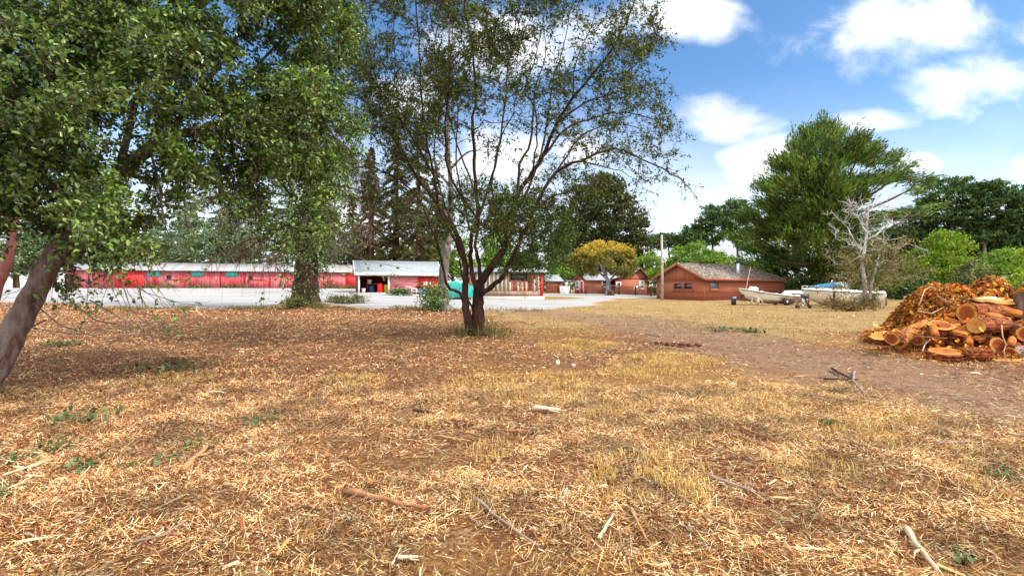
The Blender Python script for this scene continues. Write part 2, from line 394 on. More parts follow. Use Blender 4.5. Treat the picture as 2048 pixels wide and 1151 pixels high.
m_chip = ramp_island('wood_chips', [(0.031, 0.009, 0.005), (0.099, 0.027, 0.012), (0.055, 0.017, 0.008), (0.188, 0.055, 0.019), (0.078, 0.022, 0.009), (0.309, 0.100, 0.029), (0.463, 0.192, 0.057), (0.616, 0.334, 0.119), (0.702, 0.476, 0.228), (0.763, 0.617, 0.402), (0.373, 0.237, 0.147), (0.144, 0.042, 0.016), (0.243, 0.074, 0.023), (0.530, 0.225, 0.067), (0.066, 0.020, 0.010)], nscale=1.6, amp=1.0)
m_straw = ramp_island('straw', [(0.069, 0.024, 0.010), (0.188, 0.069, 0.022), (0.099, 0.035, 0.013), (0.358, 0.162, 0.047), (0.518, 0.289, 0.088), (0.641, 0.430, 0.163), (0.705, 0.563, 0.295), (0.729, 0.624, 0.405), (0.568, 0.329, 0.096), (0.247, 0.093, 0.028), (0.089, 0.029, 0.012), (0.642, 0.451, 0.183)], nscale=1.6, amp=1.0)
def join(*bs):
    for q_ in bs[1:]: bs[0].add(np.vstack(q_.v), *q_.f)
    return bs[0]
b = join(chips(170000, 1.9, 6.5, (.012, .07), (.003, .012), k_left, 2.0, tilt=.45), chips(110000, 1.9, 8, (.03, .15), (.0018, .0045), k_left, 2.0, tilt=.35), chips(110000, 6.5, 14, (.025, .10), (.006, .018), k_left, 2.0, tilt=.45), chips(70000, 14, 27, (.05, .17), (.012, .03), k_left, 1.9, tilt=.4), chips(26000, 26, 36, (.08, .35), (.02, .05), lambda x, y: k_left(x, y) * (~gravel_keep(x, y)), 1.5, tilt=.4), chips(900, 2.2, 16, (.10, .26), (.012, .035), k_left, 1.6, tilt=.2))
tag(b.build('wood_chip_mulch', m_chip), 'reddish brown shredded wood chip mulch spread over the clearing', 'mulch', kind='stuff')
b = join(chips(210000, 1.9, 8, (.035, .17), (.0018, .0048), k_right, 2.0, tilt=.4), chips(90000, 7, 26, (.05, .18), (.004, .009), k_right, 1.9, tilt=.35), chips(85000, 1.9, 7, (.012, .06), (.003, .011), k_right, 2.0, tilt=.45), chips(700, 2.2, 14, (.10, .24), (.010, .03), k_right, 1.6, tilt=.2))
tag(b.build('dry_straw', m_straw), 'yellow dry straw and split chips littering the middle of the clearing', 'straw', kind='stuff')
b = join(chips(26000, 4, 26, (.03, .24), (.005, .022), lambda x, y: track_w(x, y) * .8, 1.9, tilt=.12, follow=2.6), chips(2600, 4, 24, (.15, .6), (.008, .02), lambda x, y: track_w(x, y) * .8, 1.8, tilt=.08, follow=2.6))
tag(b.build('track_litter', ramp_island('track_litter', [(.05, .025, .015), (.13, .07, .045), (.25, .16, .11), (.4, .3, .22), (.09, .04, .025)])),
    'grey brown twigs and bark bits pressed into the dirt track', 'litter', kind='stuff')

# short dry grass
def blades(x, y, h, wd, lean=.5):
    n = len(x); z = terrain(x, y) - .005
    a = rng.random(n) * 2 * np.pi; d = np.stack([np.cos(a), np.sin(a), np.zeros(n)], -1); s = np.stack([-np.sin(a), np.cos(a), np.zeros(n)], -1)
    B = np.stack([x, y, z], -1); h = h[:, None]; wd = wd[:, None]; ln = (np.abs(rng.normal(0, lean, n))[:, None])
    up = np.array((0, 0, 1.))
    M = B + up * h * .55 + d * h * ln * .25; T = B + up * h * (1 - .3 * np.minimum(ln, 1.5)) + d * h * ln * .8
    V = np.stack([B - s * wd, B + s * wd, M + s * wd * .7, M - s * wd * .7, T], 1); i = (np.arange(n) * 5)[:, None]
    b = MB(); b.add(V.reshape(-1, 3), i + np.array([[0, 1, 2, 3]]), i + np.array([[3, 2, 4]])); return b
def tufts(spots, per, r, h, wd):
    xs = []; ys = []
    for (cx, cy, rr) in spots:
        k = int(per * rr * rr); a = rng.random(k) * 6.283; q = rr * np.sqrt(rng.random(k)); xs.append(cx + q * np.cos(a)); ys.append(cy + q * np.sin(a))
    x = np.concatenate(xs); y = np.concatenate(ys); k = fbm(x, y, 4., 2, 77) > -.12; x = x[k]; y = y[k]
    return blades(x, y, h[0] + (h[1] - h[0]) * rng.random(len(x)), wd[0] + (wd[1] - wd[0]) * rng.random(len(x)), .95)
sp = [(*G(px, py)[:2], r) for px, py, r in [(1090, 790, .75), (1120, 760, .6), (1320, 950, .5), (1270, 930, .35), (1395, 985, .3), (1000, 905, .35), (1240, 975, .35), (1000, 1000, .3), (960, 770, .6), (1350, 720, 1.0), (1500, 800, .7), (1290, 740, .9),
      (1640, 950, .4), (1960, 930, .4), (1760, 840, .5), (1940, 990, .25), (1250, 830, .5), (700, 760, .6), (350, 760, .6), (1160, 690, 1.2), (1700, 870, .4), (1340, 880, .35), (860, 840, .35)]]
b = tufts(sp, 3600, 1, (.03, .12), (.0016, .0032))
tag(b.build('dry_grass', ramp_island('dry_grass', [(.50, .28, .06), (.62, .42, .13), (.72, .56, .26), (.46, .28, .06), (.36, .25, .07), (.60, .36, .09)], trans=.15)),
    'tufts of golden dry grass standing in the straw', 'grass', kind='stuff')
n = 150000; x, y = scatter(n, 14, 62, 1.4, 1.15); k = (rng.random(n) < zones(x, y)[..., 2] * np.clip(.35 + 1.8 * fbm(x, y, .5, 4, 88), 0, 1)) & (~gravel_keep(x, y)); x = x[k]; y = y[k]
b = blades(x, y, .04 + .10 * rng.random(len(x)), .005 + .006 * rng.random(len(x)), .7)
tag(b.build('field_grass', ramp_island('field_grass', [(.26, .15, .04), (.42, .26, .08), (.58, .43, .21), (.26, .21, .05), (.12, .13, .03), (.50, .33, .11), (.16, .09, .03)], trans=.1)),
    'short tan and greenish grass of the dry field', 'grass', kind='stuff')

ex = []
for (px0, px1, cnt, sp_y) in [(130, 560, 900, 618), (690, 900, 500, 617), (620, 760, 500, 613), (900, 1100, 260, 622)]:
    pxs = px0 + (px1 - px0) * rng.random(cnt)
    for q_ in pxs:
        if fbm(q_, 3., .03, 2, 66) > -.08: ex.append(G(q_, sp_y + rng.normal(0, 1.6))[:2])
ex = np.array(ex); ex = np.repeat(ex, 5, 0) + rng.normal(0, .18, (len(ex) * 5, 2))
b = blades(ex[:, 0], ex[:, 1], .06 + .28 * rng.random(len(ex)) ** 2, .006 + .012 * rng.random(len(ex)), .7)
tag(b.build('verge_weeds', ramp_island('verge_weeds', [(.06, .09, .02), (.13, .16, .04), (.22, .20, .06), (.36, .25, .09), (.10, .06, .025), (.2, .12, .05)], trans=.2)), 'ragged green and brown weeds along the edge of the gravel yard', 'weeds', kind='stuff')
# ------------------------------------------------------------------ buildings
RED = mat('faded_red_paint', [(.34, .025, .035), (.50, .055, .065), (.46, .10, .11), (.54, .16, .165), (.45, .045, .055)], scale=1.1, detail=8, rough=.8, bump=.25, bands=(0, 3.2, (.10, .012, .014)), stretch=(1, 1, .35))
REDB = mat('bright_red_paint', [(0.525, 0.020, 0.018), (0.625, 0.030, 0.025)], scale=1.0, rough=.7, bump=.15, bands=(0, 3.2, (.16, .01, .01)))
REDH = mat('weathered_red_boards', [(0.500, 0.070, 0.073), (0.608, 0.164, 0.164), (0.520, 0.239, 0.232), (0.606, 0.087, 0.087)], scale=1.2, detail=8, rough=.85, bump=.3, bands=(2, 5.2, (.14, .02, .02)), stretch=(.3, 1, 2))
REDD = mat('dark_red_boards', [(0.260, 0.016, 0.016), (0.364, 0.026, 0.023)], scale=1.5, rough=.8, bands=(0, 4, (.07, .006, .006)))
TEAL = mat('teal_paint', [(.03, .30, .24), (.06, .40, .33)], scale=2, rough=.6)
METALROOF = mat('grey_metal_roof', [(.20, .20, .21), (.30, .31, .31), (.30, .24, .23), (.36, .36, .35)], scale=.5, detail=7, rough=.6, bump=.2, bands=(0, 1.6, (.22, .2, .2)), stretch=(1, .5, 1))
SHINGLE = mat('grey_shingles', [(.18, .21, .22), (.27, .30, .31)], scale=2, rough=.9, bump=.3, brick=(2.2, (.2, .23, .24), (.28, .31, .32), (.13, .15, .16), (0, 1)))
MOSSROOF = mat('mossy_shakes', [(0.082, 0.065, 0.052), (0.187, 0.152, 0.129), (0.304, 0.246, 0.204), (0.351, 0.234, 0.140)], scale=2.2, detail=8, rough=.95, bump=1., brick=(3.0, (.10, .085, .07), (.34, .29, .25), (.05, .04, .035), (0, 1)), stretch=(.6, 1.6, 1))
WHITE = mat('white_paint', [(.62, .62, .60), (.78, .78, .76)], scale=3, rough=.6, bump=.1)
CREAM = mat('cream_paint', [(.55, .49, .36), (.70, .64, .48)], scale=3, rough=.7, bump=.1)
BROWN = mat('brown_siding', [(0.268, 0.078, 0.039), (0.331, 0.099, 0.050), (0.301, 0.100, 0.055)], scale=.8, detail=8, rough=.75, bump=.25, bands=(2, 5., (.12, .03, .012)), stretch=(.5, .5, 1.5))
BROWNV = mat('brown_gable_boards', [(0.330, 0.084, 0.030), (0.405, 0.112, 0.042)], scale=1, rough=.75, bump=.25, bands=(0, 5., (.11, .03, .012)))
BROWNT = mat('brown_trim', [(0.247, 0.072, 0.037), (0.309, 0.105, 0.054)], scale=3, rough=.7)
DARKBR = mat('dark_brown_trim', [(.10, .035, .018), (.15, .05, .025)], scale=3, rough=.7)
CONC = mat('concrete', [(.32, .30, .27), (.48, .46, .42)], scale=1.5, detail=8, rough=.9, bump=.2)
OLDWOOD = mat('weathered_wood', [(.16, .085, .05), (.28, .18, .12), (.36, .27, .2)], scale=3, detail=8, rough=.9, bump=.4, stretch=(1, 1, .2))
PLANKS = mat('mixed_planks', [(.20, .10, .055), (.30, .19, .13), (.33, .25, .20)], scale=2, rough=.9, bump=.4, bands=(0, 6, (.07, .03, .02)), stretch=(1, 1, .2))
GLASSD = mat('dark_glass', [(.012, .014, .016), (.03, .034, .036)], scale=3, rough=.12, spec=.6)
GLASSL = mat('pale_glass', [(.10, .13, .13), (.16, .20, .20)], scale=3, rough=.15, spec=.6)
FLUE = mat('galvanised_flue', [(.55, .55, .55), (.70, .70, .70)], scale=4, rough=.45, metallic=.3)
BLACK = mat('black_metal', [(.012, .012, .013), (.03, .028, .026)], scale=6, rough=.55)
RUST = mat('rusty_steel', [(.07, .022, .012), (.16, .05, .02)], scale=7, rough=.85, bump=.3)
WIRE = mat('galvanised_wire', [(.10, .08, .07), (.16, .13, .11)], scale=8, rough=.6, metallic=.4)
ALU = mat('aluminium', [(.42, .44, .46), (.55, .56, .58)], scale=5, rough=.4, metallic=.6)

def bx(name, m, par, *a): return MB().box(*a).build(name, m, par)
def window(par, face, x0, x1, z0, z1, y=-.0, frame=WHITE, glass=GLASSD, fw=.09, mull=True, cross=False, sill=False, dirn=-1, name='window'):
    """window set on a wall that lies in the local plane 'y' (face 'y') or 'x' (face 'x'), facing outwards along dirn"""
    def bo(b, a0, a1, c0, c1, d0, d1):
        lo, hi = sorted((y + dirn * d0, y + dirn * d1))
        return b.box(a0, a1, lo, hi, c0, c1) if face == 'y' else b.box(lo, hi, a0, a1, c0, c1)
    f = MB()
    bo(f, x0, x0 + fw, z0, z1, .002, .05); bo(f, x1 - fw, x1, z0, z1, .002, .05); bo(f, x0 + fw, x1 - fw, z1 - fw, z1, .002, .05); bo(f, x0 + fw, x1 - fw, z0, z0 + fw, .002, .05)
    if mull: bo(f, x0 + fw, x1 - fw, (z0 + z1) / 2 - .025, (z0 + z1) / 2 + .025, .012, .04)
    if cross: bo(f, (x0 + x1) / 2 - .03, (x0 + x1) / 2 + .03, z0 + fw, z1 - fw, .010, .042)
    w_ = f.build(name, frame, par)
    g = MB(); bo(g, x0 + fw, x1 - fw, z0 + fw, z1 - fw, .001, .010); g.build('pane', glass, w_)
    if sill: s_ = MB(); bo(s_, x0 - .12, x1 + .12, z0 - .08, z0 - .004, .002, .11); s_.build('sill', frame, w_)
    return w_
def roof_slab(b, a, c, d, e, th=.08):
    """sloping slab with corners a,c,d,e (counter-clockwise seen from above) and thickness th downwards"""
    q = np.array([a, c, d, e], float); return b.hexa(np.vstack([q - (0, 0, th), q]))
def axis_of(a, b): return math.atan2(b[1] - a[1], b[0] - a[0]), math.hypot(b[0] - a[0], b[1] - a[1])

# --- long red stable
a = np.array(((130 - 1024) / 1024 * 64, 64.)); c = np.array(((722 - 1024) / 1024 * 75, 75.))
rz, L = axis_of(a, c); z0 = 1.42
barn = thing('red_stable', 'long low faded red stable with grey metal roof across the gravel yard', 'stable', (*a, z0), rz)
Hs = 2.42; D = 7.
b = MB(); b.box(0, L, 0, .12, -.4, Hs); b.box(0, L, D - .12, D, -.4, Hs)
for xx in (0, L - .12): b.prism([(xx, .12, -.4), (xx, D - .12, -.4), (xx, D - .12, Hs), (xx, D / 2, Hs + .98), (xx, .12, Hs)], (.12, 0, 0))
b.build('wall', RED, barn)
b = MB(); roof_slab(b, (-.4, -.35, Hs + .03), (L + .3, -.35, Hs + .03), (L + .3, D / 2, Hs + 1.12), (-.4, D / 2, Hs + 1.12)); roof_slab(b, (-.4, D / 2, Hs + 1.12), (L + .3, D / 2, Hs + 1.12), (L + .3, D + .35, Hs + .03), (-.4, D + .35, Hs + .03))
rf = b.build('roof', METALROOF, barn)
bx('fascia', mat('grey_blue_fascia', [(.30, .32, .36), (.4, .42, .45)], rough=.6), rf, -.4, L + .3, -.41, -.353, Hs - .10, Hs + .05)
def along(px):   # distance along the stable front seen at that pixel column
    u = (px - 1024) / 1024; d = np.array((math.cos(rz), math.sin(rz))); return (u * a[1] - a[0]) / (d[0] - u * d[1])
for i, (p0, p1) in enumerate([(295, 321), (384, 405), (452, 474)]):
    bx('shutter', TEAL, barn, along(p0), along(p1), -.05, -.002, Hs - .85, Hs - .12)
bx('sliding_door', REDB, barn, along(229), along(288), -.09, -.003, -.05, Hs - .1)
for p0, p1 in ((332, 368), (496, 530)):
    dz_ = MB(); x0, x1 = along(p0), along(p1)
    dz_.box(x0, x1, -.045, -.002, .05, 1.25); d_ = dz_.build('stall_door', RED, barn)
    bb = MB(); bb.box(x0, x1, -.075, -.047, 1.12, 1.24); bb.box(x0, x1, -.075, -.047, .1, .2); bb.build('rail', DARKBR, d_)
    bx('opening', BLACK, barn, x0 + .1, x0 + .6, -.03, -.002, 1.3, 1.75)
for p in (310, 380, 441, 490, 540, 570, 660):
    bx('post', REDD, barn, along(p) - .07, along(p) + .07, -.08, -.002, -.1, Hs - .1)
bx('door', RED, barn, along(655), along(690), -.05, -.002, 0, 2.0)
bx('door', REDB, barn, along(692), along(716), -.06, -.002, 0, 2.15)
pl = thing('leaning_plank', 'pale plank leaning on the red stable wall', 'plank', (*(a + np.array((math.cos(rz), math.sin(rz))) * along(564) + np.array((math.sin(rz), -math.cos(rz))) * .5), z0), rz)
MB().hexa([(-.25, -.1, 0), (.25, -.1, 0), (.25, -.04, 0), (-.25, -.04, 0), (.05, .36, 1.5), (.5, .36, 1.5), (.5, .42, 1.5), (.05, .42, 1.5)]).build('board', OLDWOOD, pl)
bn = thing('low_bench', 'low dark bench against the red stable beside the ivy trunk', 'bench', (*(a + np.array((math.cos(rz), math.sin(rz))) * along(592) + np.array((math.sin(rz), -math.cos(rz))) * .6), z0), rz)
bx('seat', OLDWOOD, bn, -.8, .8, -.2, .2, .4, .46)
for sx in (-.7, .62): bx('leg', OLDWOOD, bn, sx, sx + .08, -.18, .18, -.05, .398)

# --- open-fronted red shed
a = G(716, 585.5)[:2]; Ya = a[1]; Yc = Ya * 1.055; c = np.array(((878 - 1024) / 1024 * Yc, Yc)); rz2, L2 = axis_of(a, c); zs = gz(*a)
shed = thing('open_shed', 'red shed with an open bay, white fascia and grey shingle roof', 'shed', (*a, zs), rz2)
Hh = (1.5 + (575.5 - 546) / 1024 * Ya) - zs; D = 4.4
u = (776 - 1024) / 1024; d = np.array((math.cos(rz2), math.sin(rz2))); xm = float((u * a[1] - a[0]) / (d[0] - u * d[1]))
b = MB(); b.box(xm + .16, L2, 0, .1, -.4, Hh); b.build('front_wall', REDH, shed)
bx('front_panel', REDB, shed, L2 - 2.3, L2 - .02, -.03, -.003, -.3, Hh - .05)
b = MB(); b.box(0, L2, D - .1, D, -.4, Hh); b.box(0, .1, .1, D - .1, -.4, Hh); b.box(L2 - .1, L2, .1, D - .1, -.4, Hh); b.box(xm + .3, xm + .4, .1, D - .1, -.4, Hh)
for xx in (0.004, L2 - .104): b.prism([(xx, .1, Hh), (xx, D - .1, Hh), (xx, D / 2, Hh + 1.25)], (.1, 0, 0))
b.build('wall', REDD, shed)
b = MB(); roof_slab(b, (-.35, -.4, Hh + .06), (L2 + .3, -.4, Hh + .06), (L2 + .3, D / 2, Hh + 1.42), (-.35, D / 2, Hh + 1.42)); roof_slab(b, (-.35, D / 2, Hh + 1.42), (L2 + .3, D / 2, Hh + 1.42), (L2 + .3, D + .4, Hh + .06), (-.35, D + .4, Hh + .06))
rf = b.build('roof', SHINGLE, shed)
b = MB(); b.box(-.37, L2 + .32, -.46, -.403, Hh - .24, Hh + .09)
for xx in (-.4, L2 + .302): b.hexa([(xx, -.4, Hh - .12), (xx + .05, -.4, Hh - .12), (xx + .05, D / 2, Hh + 1.25), (xx, D / 2, Hh + 1.25), (xx, -.4, Hh + .09), (xx + .05, -.4, Hh + .09), (xx + .05, D / 2, Hh + 1.46), (xx, D / 2, Hh + 1.46)])
b.build('fascia', WHITE, rf)
bx('post', WHITE, shed, .0, .17, -.12, .05, -.2, Hh - .02); bx('post', WHITE, shed, xm - .02, xm + .15, -.12, .05, -.2, Hh - .02)
bx('corner_trim', WHITE, shed, L2 + .003, L2 + .12, -.06, .1, -.2, Hh - .02)
bx('slab', CONC, shed, .1, xm, .06, D - .15, -.3, .03)
def sp_(x, y, z=0.03): p = np.array((a[0] + math.cos(rz2) * x - math.sin(rz2) * y, a[1] + math.sin(rz2) * x + math.cos(rz2) * y, zs + z)); return p
wb = thing('workbench', 'dark wooden workbench inside the open red shed', 'workbench', sp_(1.75, 1.7), rz2)
bx('top', OLDWOOD, wb, -.8, .9, -.35, .35, .86, .92)
for sx in (-.76, .82):
    for sy in (-.3, .25): bx('leg', OLDWOOD, wb, sx, sx + .06, sy, sy + .06, 0, .858)
def bucket(name, label, p, r, h, col, cat='bucket', rim=True):
    t_ = thing(name, label, cat, p); m_ = mat(name + '_plastic', [col, tuple(min(1, q * 1.2) for q in col)], rough=.5)
    MB().lathe([(r * .85, 0), (r * .9, h * .5), (r, h), (r * .93, h), (r * .8, .03)], 18).build('body', m_, t_)
    if rim: MB().lathe([(r * 1.0, h - .05), (r * 1.06, h - .04), (r * 1.06, h + .01), (r * 1.0, h + .012)], 18).build('rim', m_, t_)
    MB().tube([(r * math.cos(q), .02, h + r * .7 * math.sin(q)) for q in np.linspace(0, math.pi, 9)], .008, 5).build('handle', WIRE, t_)
    return t_
bucket('plastic_jug', 'white plastic bucket on the workbench in the open shed', sp_(1.25, 1.6, .952), .26, .42, (.62, .58, .48))
bucket('paint_bucket', 'cream bucket on the ground beside the shed post', sp_(.55, .30), .20, .42, (.6, .55, .45))
def barrel(label, p, r, h, col):
    t_ = thing('barrel', label, 'barrel', p); m_ = mat('barrel_' + label.split()[0], [col, tuple(q * 1.25 for q in col)], rough=.4)
    MB().lathe([(r * .92, 0), (r, .04), (r, h * .33), (r * 1.05, h * .35), (r, h * .37), (r, h * .64), (r * 1.05, h * .66), (r, h * .68), (r, h - .04), (r * .92, h), (r * .9, h - .03)], 24).build('drum', m_, t_)
    MB().lathe([(r * .89, h - .028), (r * .4, h - .02), (.01, h - .02)], 24).build('lid', m_, t_); return t_
barrel('red plastic barrel standing in the mouth of the open shed', sp_(2.22, .45), .29, .95, (.62, .012, .012))
barrel('yellow drum with dark hoops beside the red barrel', sp_(2.92, .65), .32, .85, (.45, .30, .02))
barrel('dark blue barrel under the workbench in the open shed', sp_(1.42, .9), .33, .72, (.012, .03, .10))

# agaves, lounger, table beside the shed
def agave(px, py, label, r=.75, n=26):
    p = G(px, py); t_ = thing('agave', label, 'plant', p); b = MB()
    for i in range(n):
        az = i * 2.4; el = .25 + 1.0 * (i / n); ln = r * (.75 + .5 * random.random()); q = np.linspace(0, 1, 6)
        rr = ln * (q * math.cos(el)) ; zz = ln * (q * math.sin(el) - .45 * q ** 2.2) + .05
        wd = .06 * ln / .7 * (np.array([.7, 1, 1, .8, .5, .03]))
        c_ = np.stack([rr * math.cos(az), rr * math.sin(az), zz], -1); s_ = np.array((-math.sin(az), math.cos(az), 0)); up = np.array((0, 0, .35))
        V = np.concatenate([c_ - s_ * wd[:, None] + up * wd[:, None], c_ - up * .1 * wd[:, None], c_ + s_ * wd[:, None] + up * wd[:, None]])
        b.add(V, [(k, k + 6, k + 7, k + 1) for k in range(5)], [(k + 6, k + 12, k + 13, k + 7) for k in range(5)])
    b.build('leaves', AGAVE, t_); MB().lathe([(.08, -.05), (.1, .05), (.03, .12)], 8).build('stem', OLDWOOD, t_)
AGAVE = mat('agave_leaf', [(.06, .14, .05), (.13, .24, .09), (.20, .30, .12)], scale=3, rough=.5, island=.35, trans=.1)
agave(792, 590, 'green strap leaved clump at the foot of the open shed post', 1.35, 46); agave(806, 591, 'arching green strap leaved clump next to the white chair', 1.4, 46)
p = G(833, 591); ch = thing('lounge_chair', 'white slatted garden chair lying by the shed table', 'chair', p, .15)
b = MB(); b.beam((-.9, -.3, .05), (.9, -.3, .05), .08); b.beam((-.9, .3, .05), (.9, .3, .05), .08); b.build('base_rail', WHITE, ch)
for sx in (-.45, .0, .4): MB().beam((sx, -.3, .09), (sx, -.3, .75 - .28 * (sx + .5)), .08).build('leg', WHITE, ch)
b = MB(); b.beam((-1.0, -.3, .95), (.6, -.3, .42), .07); b.beam((-1.0, .3, .95), (.6, .3, .42), .07); b.beam((-.8, -.3, .45), (.4, -.3, .40), .06); b.build('arm', WHITE, ch)
b = MB()
for q in np.linspace(0, 1, 7): b.beam((-1.0 + 1.6 * q, -.26, .955 - .53 * q), (-1.0 + 1.6 * q, .26, .955 - .53 * q), .11, .025)
b.build('slat', WHITE, ch)
p = G(849, 590); p[1] += 1.0; tb = thing('garden_table', 'dark garden table with pale top beside the red shed wall', 'table', p, .1)
bx('tabletop', OLDWOOD, tb, -1., 1.2, -.4, .4, .95, 1.02)
for sx in (-.9, 1.05):
    for sy in (-.33, .28): bx('leg', DARKBR, tb, sx, sx + .06, sy, sy + .06, -.1, .948)
bucket('white_pot', 'white pot standing on the garden table by the shed', p + (-.1, 0, 1.024), .22, .34, (.7, .68, .6), 'pot')
bucket('white_jar', 'small white jar on the right of the pot on the garden table', p + (.4, .05, 1.024), .09, .32, (.7, .7, .66), 'jar', False)
p2 = G(840, 591); tub = thing('blue_tub', 'bright blue plastic tub beside the white chair', 'tub', p2 + (.35, .25, 0.0), .1)
m_ = mat('blue_plastic', [(.01, .10, .45), (.02, .16, .6)], rough=.4)
MB().hexa([(-.42, -.25, .0), (.42, -.25, .0), (.42, .25, .0), (-.42, .25, .0), (-.58, -.33, .62), (.58, -.33, .62), (.58, .33, .62), (-.58, .33, .62)]).build('body', m_, tub)
b = MB(); b.box(-.62, .62, -.38, -.335, .56, .66); b.box(-.62, .62, .335, .38, .56, .66); b.box(-.62, -.585, -.335, .335, .56, .66); b.box(.585, .62, -.335, .335, .56, .66); b.build('rim', m_, tub)

# teal tarp heap, pole seen between the stems
p = G(918, 598); tp = thing('tarp_heap', 'teal tarpaulin draped over a low heap behind the trunk stems', 'tarp', p, .1)
th = np.linspace(0, 2 * np.pi, 29)[:-1]; V = []; rings = [(1.0, 0.15), (1.04, .5), (1., .95), (.86, 1.3), (.5, 1.45), (.02, 1.5)]
for k, (rr, zz) in enumerate(rings):
    wob = 1 + .08 * np.sin(5 * th + k * .3) + .05 * np.sin(9 * th + 1)
    V.append(np.stack([1.35 * rr * wob * np.cos(th), .9 * rr * wob * np.sin(th), zz * (1 - .12 * np.cos(th - .6)) + .03 * np.sin(7 * th)], -1))
idx = np.arange(6 * 28).reshape(6, 28); nx = np.roll(idx, -1, 1)
b = MB(); b.add(np.concatenate(V), np.stack([idx[:-1], nx[:-1], nx[1:], idx[1:]], -1).reshape(-1, 4), idx[-1:]); b.build('cover', mat('teal_tarp', [(.01, .17, .145), (.018, .26, .22), (.03, .31, .27)], scale=2, rough=.45, bump=.3), tp, smooth=True)
MB().box(-1.1, 1.1, -.7, .7, -.1, .2).build('base', RUST, tp)
bucket('white_crate', 'small white basin on top of the teal tarpaulin', p + (-.15, 0, 1.5), .28, .16, (.7, .7, .7), 'basin')
p = P(893.5, 590, 32); pz = gz(p[0], 32); wp = thing('marker_post', 'thin white marker post beside the pale ivy clad trunk', 'post', (p[0], 32, pz - .2))
MB().tube([(0, 0, 0), (0, 0, 1.1)], .05, 8).build('pole', WHITE, wp); MB().lathe([(.07, 1.05), (.09, 1.1), (.09, 1.55), (.03, 1.62)], 10).build('cap', WHITE, wp)

# --- slatted red and cream shed on its slab
Y0 = 50.; a = np.array(((938 - 1024) / 1024 * Y0, Y0)); c = np.array(((1080 - 1024) / 1024 * Y0 * 1.0, Y0 + .4)); rz3, L3 = axis_of(a, c); z3 = gz(*c) + .02
ks = thing('slatted_shed', 'red shed with cream and brown upright slats on a concrete slab', 'shed', (*a, z3), rz3)
D = 4.; H3 = 2.75
bx('slab', CONC, ks, -.1, L3 + .45, -.12, D + .1, -.4, .34)
b = MB(); b.box(0, L3, 0, .1, .34, H3); b.box(0, L3, D - .1, D, .34, H3); b.box(0, .1, .1, D - .1, .34, H3); b.build('wall', RED, ks)
b = MB(); b.hexa([(L3 + .003, 0, .34), (L3 + .4, .55, .34), (L3 + .3, D, .34), (L3 + .003, D, .34), (L3 + .003, 0, H3), (L3 + .4, .55, H3), (L3 + .3, D, H3), (L3 + .003, D, H3)]); b.build('side_wall', REDB, ks)
b = MB(); b.box(-.02, L3 + .02, -.05, -.003, .345, .86); b.build('skirt', PLANKS, ks)
k = 0; xx = L3 - .02
while xx > .3:
    h0, h1 = .865, H3 - .05
    inwin = L3 - 3.0 < xx < L3 - 1.05
    if inwin: h1 = 1.75 + .1 * (k % 2)
    m_ = (CREAM, OLDWOOD)[k % 2] if k not in (4, 7, 12) else REDB
    if k == 2: h1 = 2.0
    bx('slat', m_, ks, xx - .19, xx - .005, -.06 - .01 * (k % 2), -.003, h0, h1); xx -= .2; k += 1
window(ks, 'y', L3 - 2.95, L3 - 1.15, 1.9, 2.6, -.0, DARKBR, GLASSD, .08, False, True)
b = MB(); roof_slab(b, (-.4, -.5, H3 + .02), (L3 + .8, -.5, H3 + .02), (L3 + .8, D + .4, H3 + .62), (-.4, D + .4, H3 + .62), .1); b.build('roof', SHINGLE, ks)

# --- far brown cottage behind the white gate
p = P(1091, 580, 98); cot = thing('far_cottage', 'small brown cottage with grey roof behind the wire fence', 'cottage', (p[0], 98, gz(p[0], 98)), -.1)
bx('wall', BROWN, cot, 0, 3.2, 0, 4, -.4, 2.3)
b = MB(); roof_slab(b, (-.4, -.4, 2.3), (3.6, -.4, 2.3), (2.4, 2, 3.6), (-.4, 2, 3.6)); roof_slab(b, (-.4, 2, 3.6), (2.4, 2, 3.6), (3.6, 4.4, 2.3), (-.4, 4.4, 2.3)); b.add([(3.6, -.4, 2.3), (3.6, 4.4, 2.3), (2.4, 2, 3.6)], [(0, 1, 2)]); b.build('roof', SHINGLE, cot)
bx('door', DARKBR, cot, 2.2, 3.0, -.04, -.003, 0, 2.0)

# --- brown house with the red door
Yh = 88.; zh = 1.5 - (585.5 - 575.5) / 1024 * Yh
def hx(px, Y=Yh): return (px - 1024) / 1024 * Y
hs = thing('red_door_house', 'brown house with white trimmed windows and a bright red door', 'house', (0, 0, zh))
HZ = 2.35
A0 = np.array((hx(1149, 91), 91.)); B0 = np.array((hx(1172, 87.5), 87.5)); C0 = np.array((hx(1231, 89), 89.)); E0 = np.array((hx(1231, 84), 84.)); F0 = np.array((hx(1294, 86), 86.))
def wallq(b, p, q, z0, z1, th=.12):
    d_ = nrm(q - p); n_ = np.array((-d_[1], d_[0])) * th
    b.hexa([(*p, z0), (*q, z0), (*(q + n_), z0), (*(p + n_), z0), (*p, z1), (*q, z1), (*(q + n_), z1), (*(p + n_), z1)])
b = MB(); wallq(b, A0, B0, -.5, HZ); wallq(b, B0, C0, -.5, HZ); wallq(b, E0, F0, -.5, HZ); wallq(b, C0, E0, -.5, HZ)
wallq(b, F0, F0 + (1.5, 6), -.5, HZ)
m1 = (A0 + B0) / 2 + np.array((.0, 0)); b.prism([(*A0, HZ), (*B0, HZ), (*m1, HZ + 1.15)], (.12, .06, 0))
G1 = E0 + (F0 - E0) * .76; dE = F0 - E0; b.prism([(*E0, HZ - .1), (*F0, HZ - .1), (*(E0 + dE * .98), HZ + .2), (*G1, HZ + 1.75), (*(E0 + dE * .6), HZ + .95), (*(E0 + dE * .02), HZ + .15)], (0, .12, 0))
b.build('wall', BROWN, hs)
def P3(p, z): return (float(p[0]), float(p[1]), float(z))
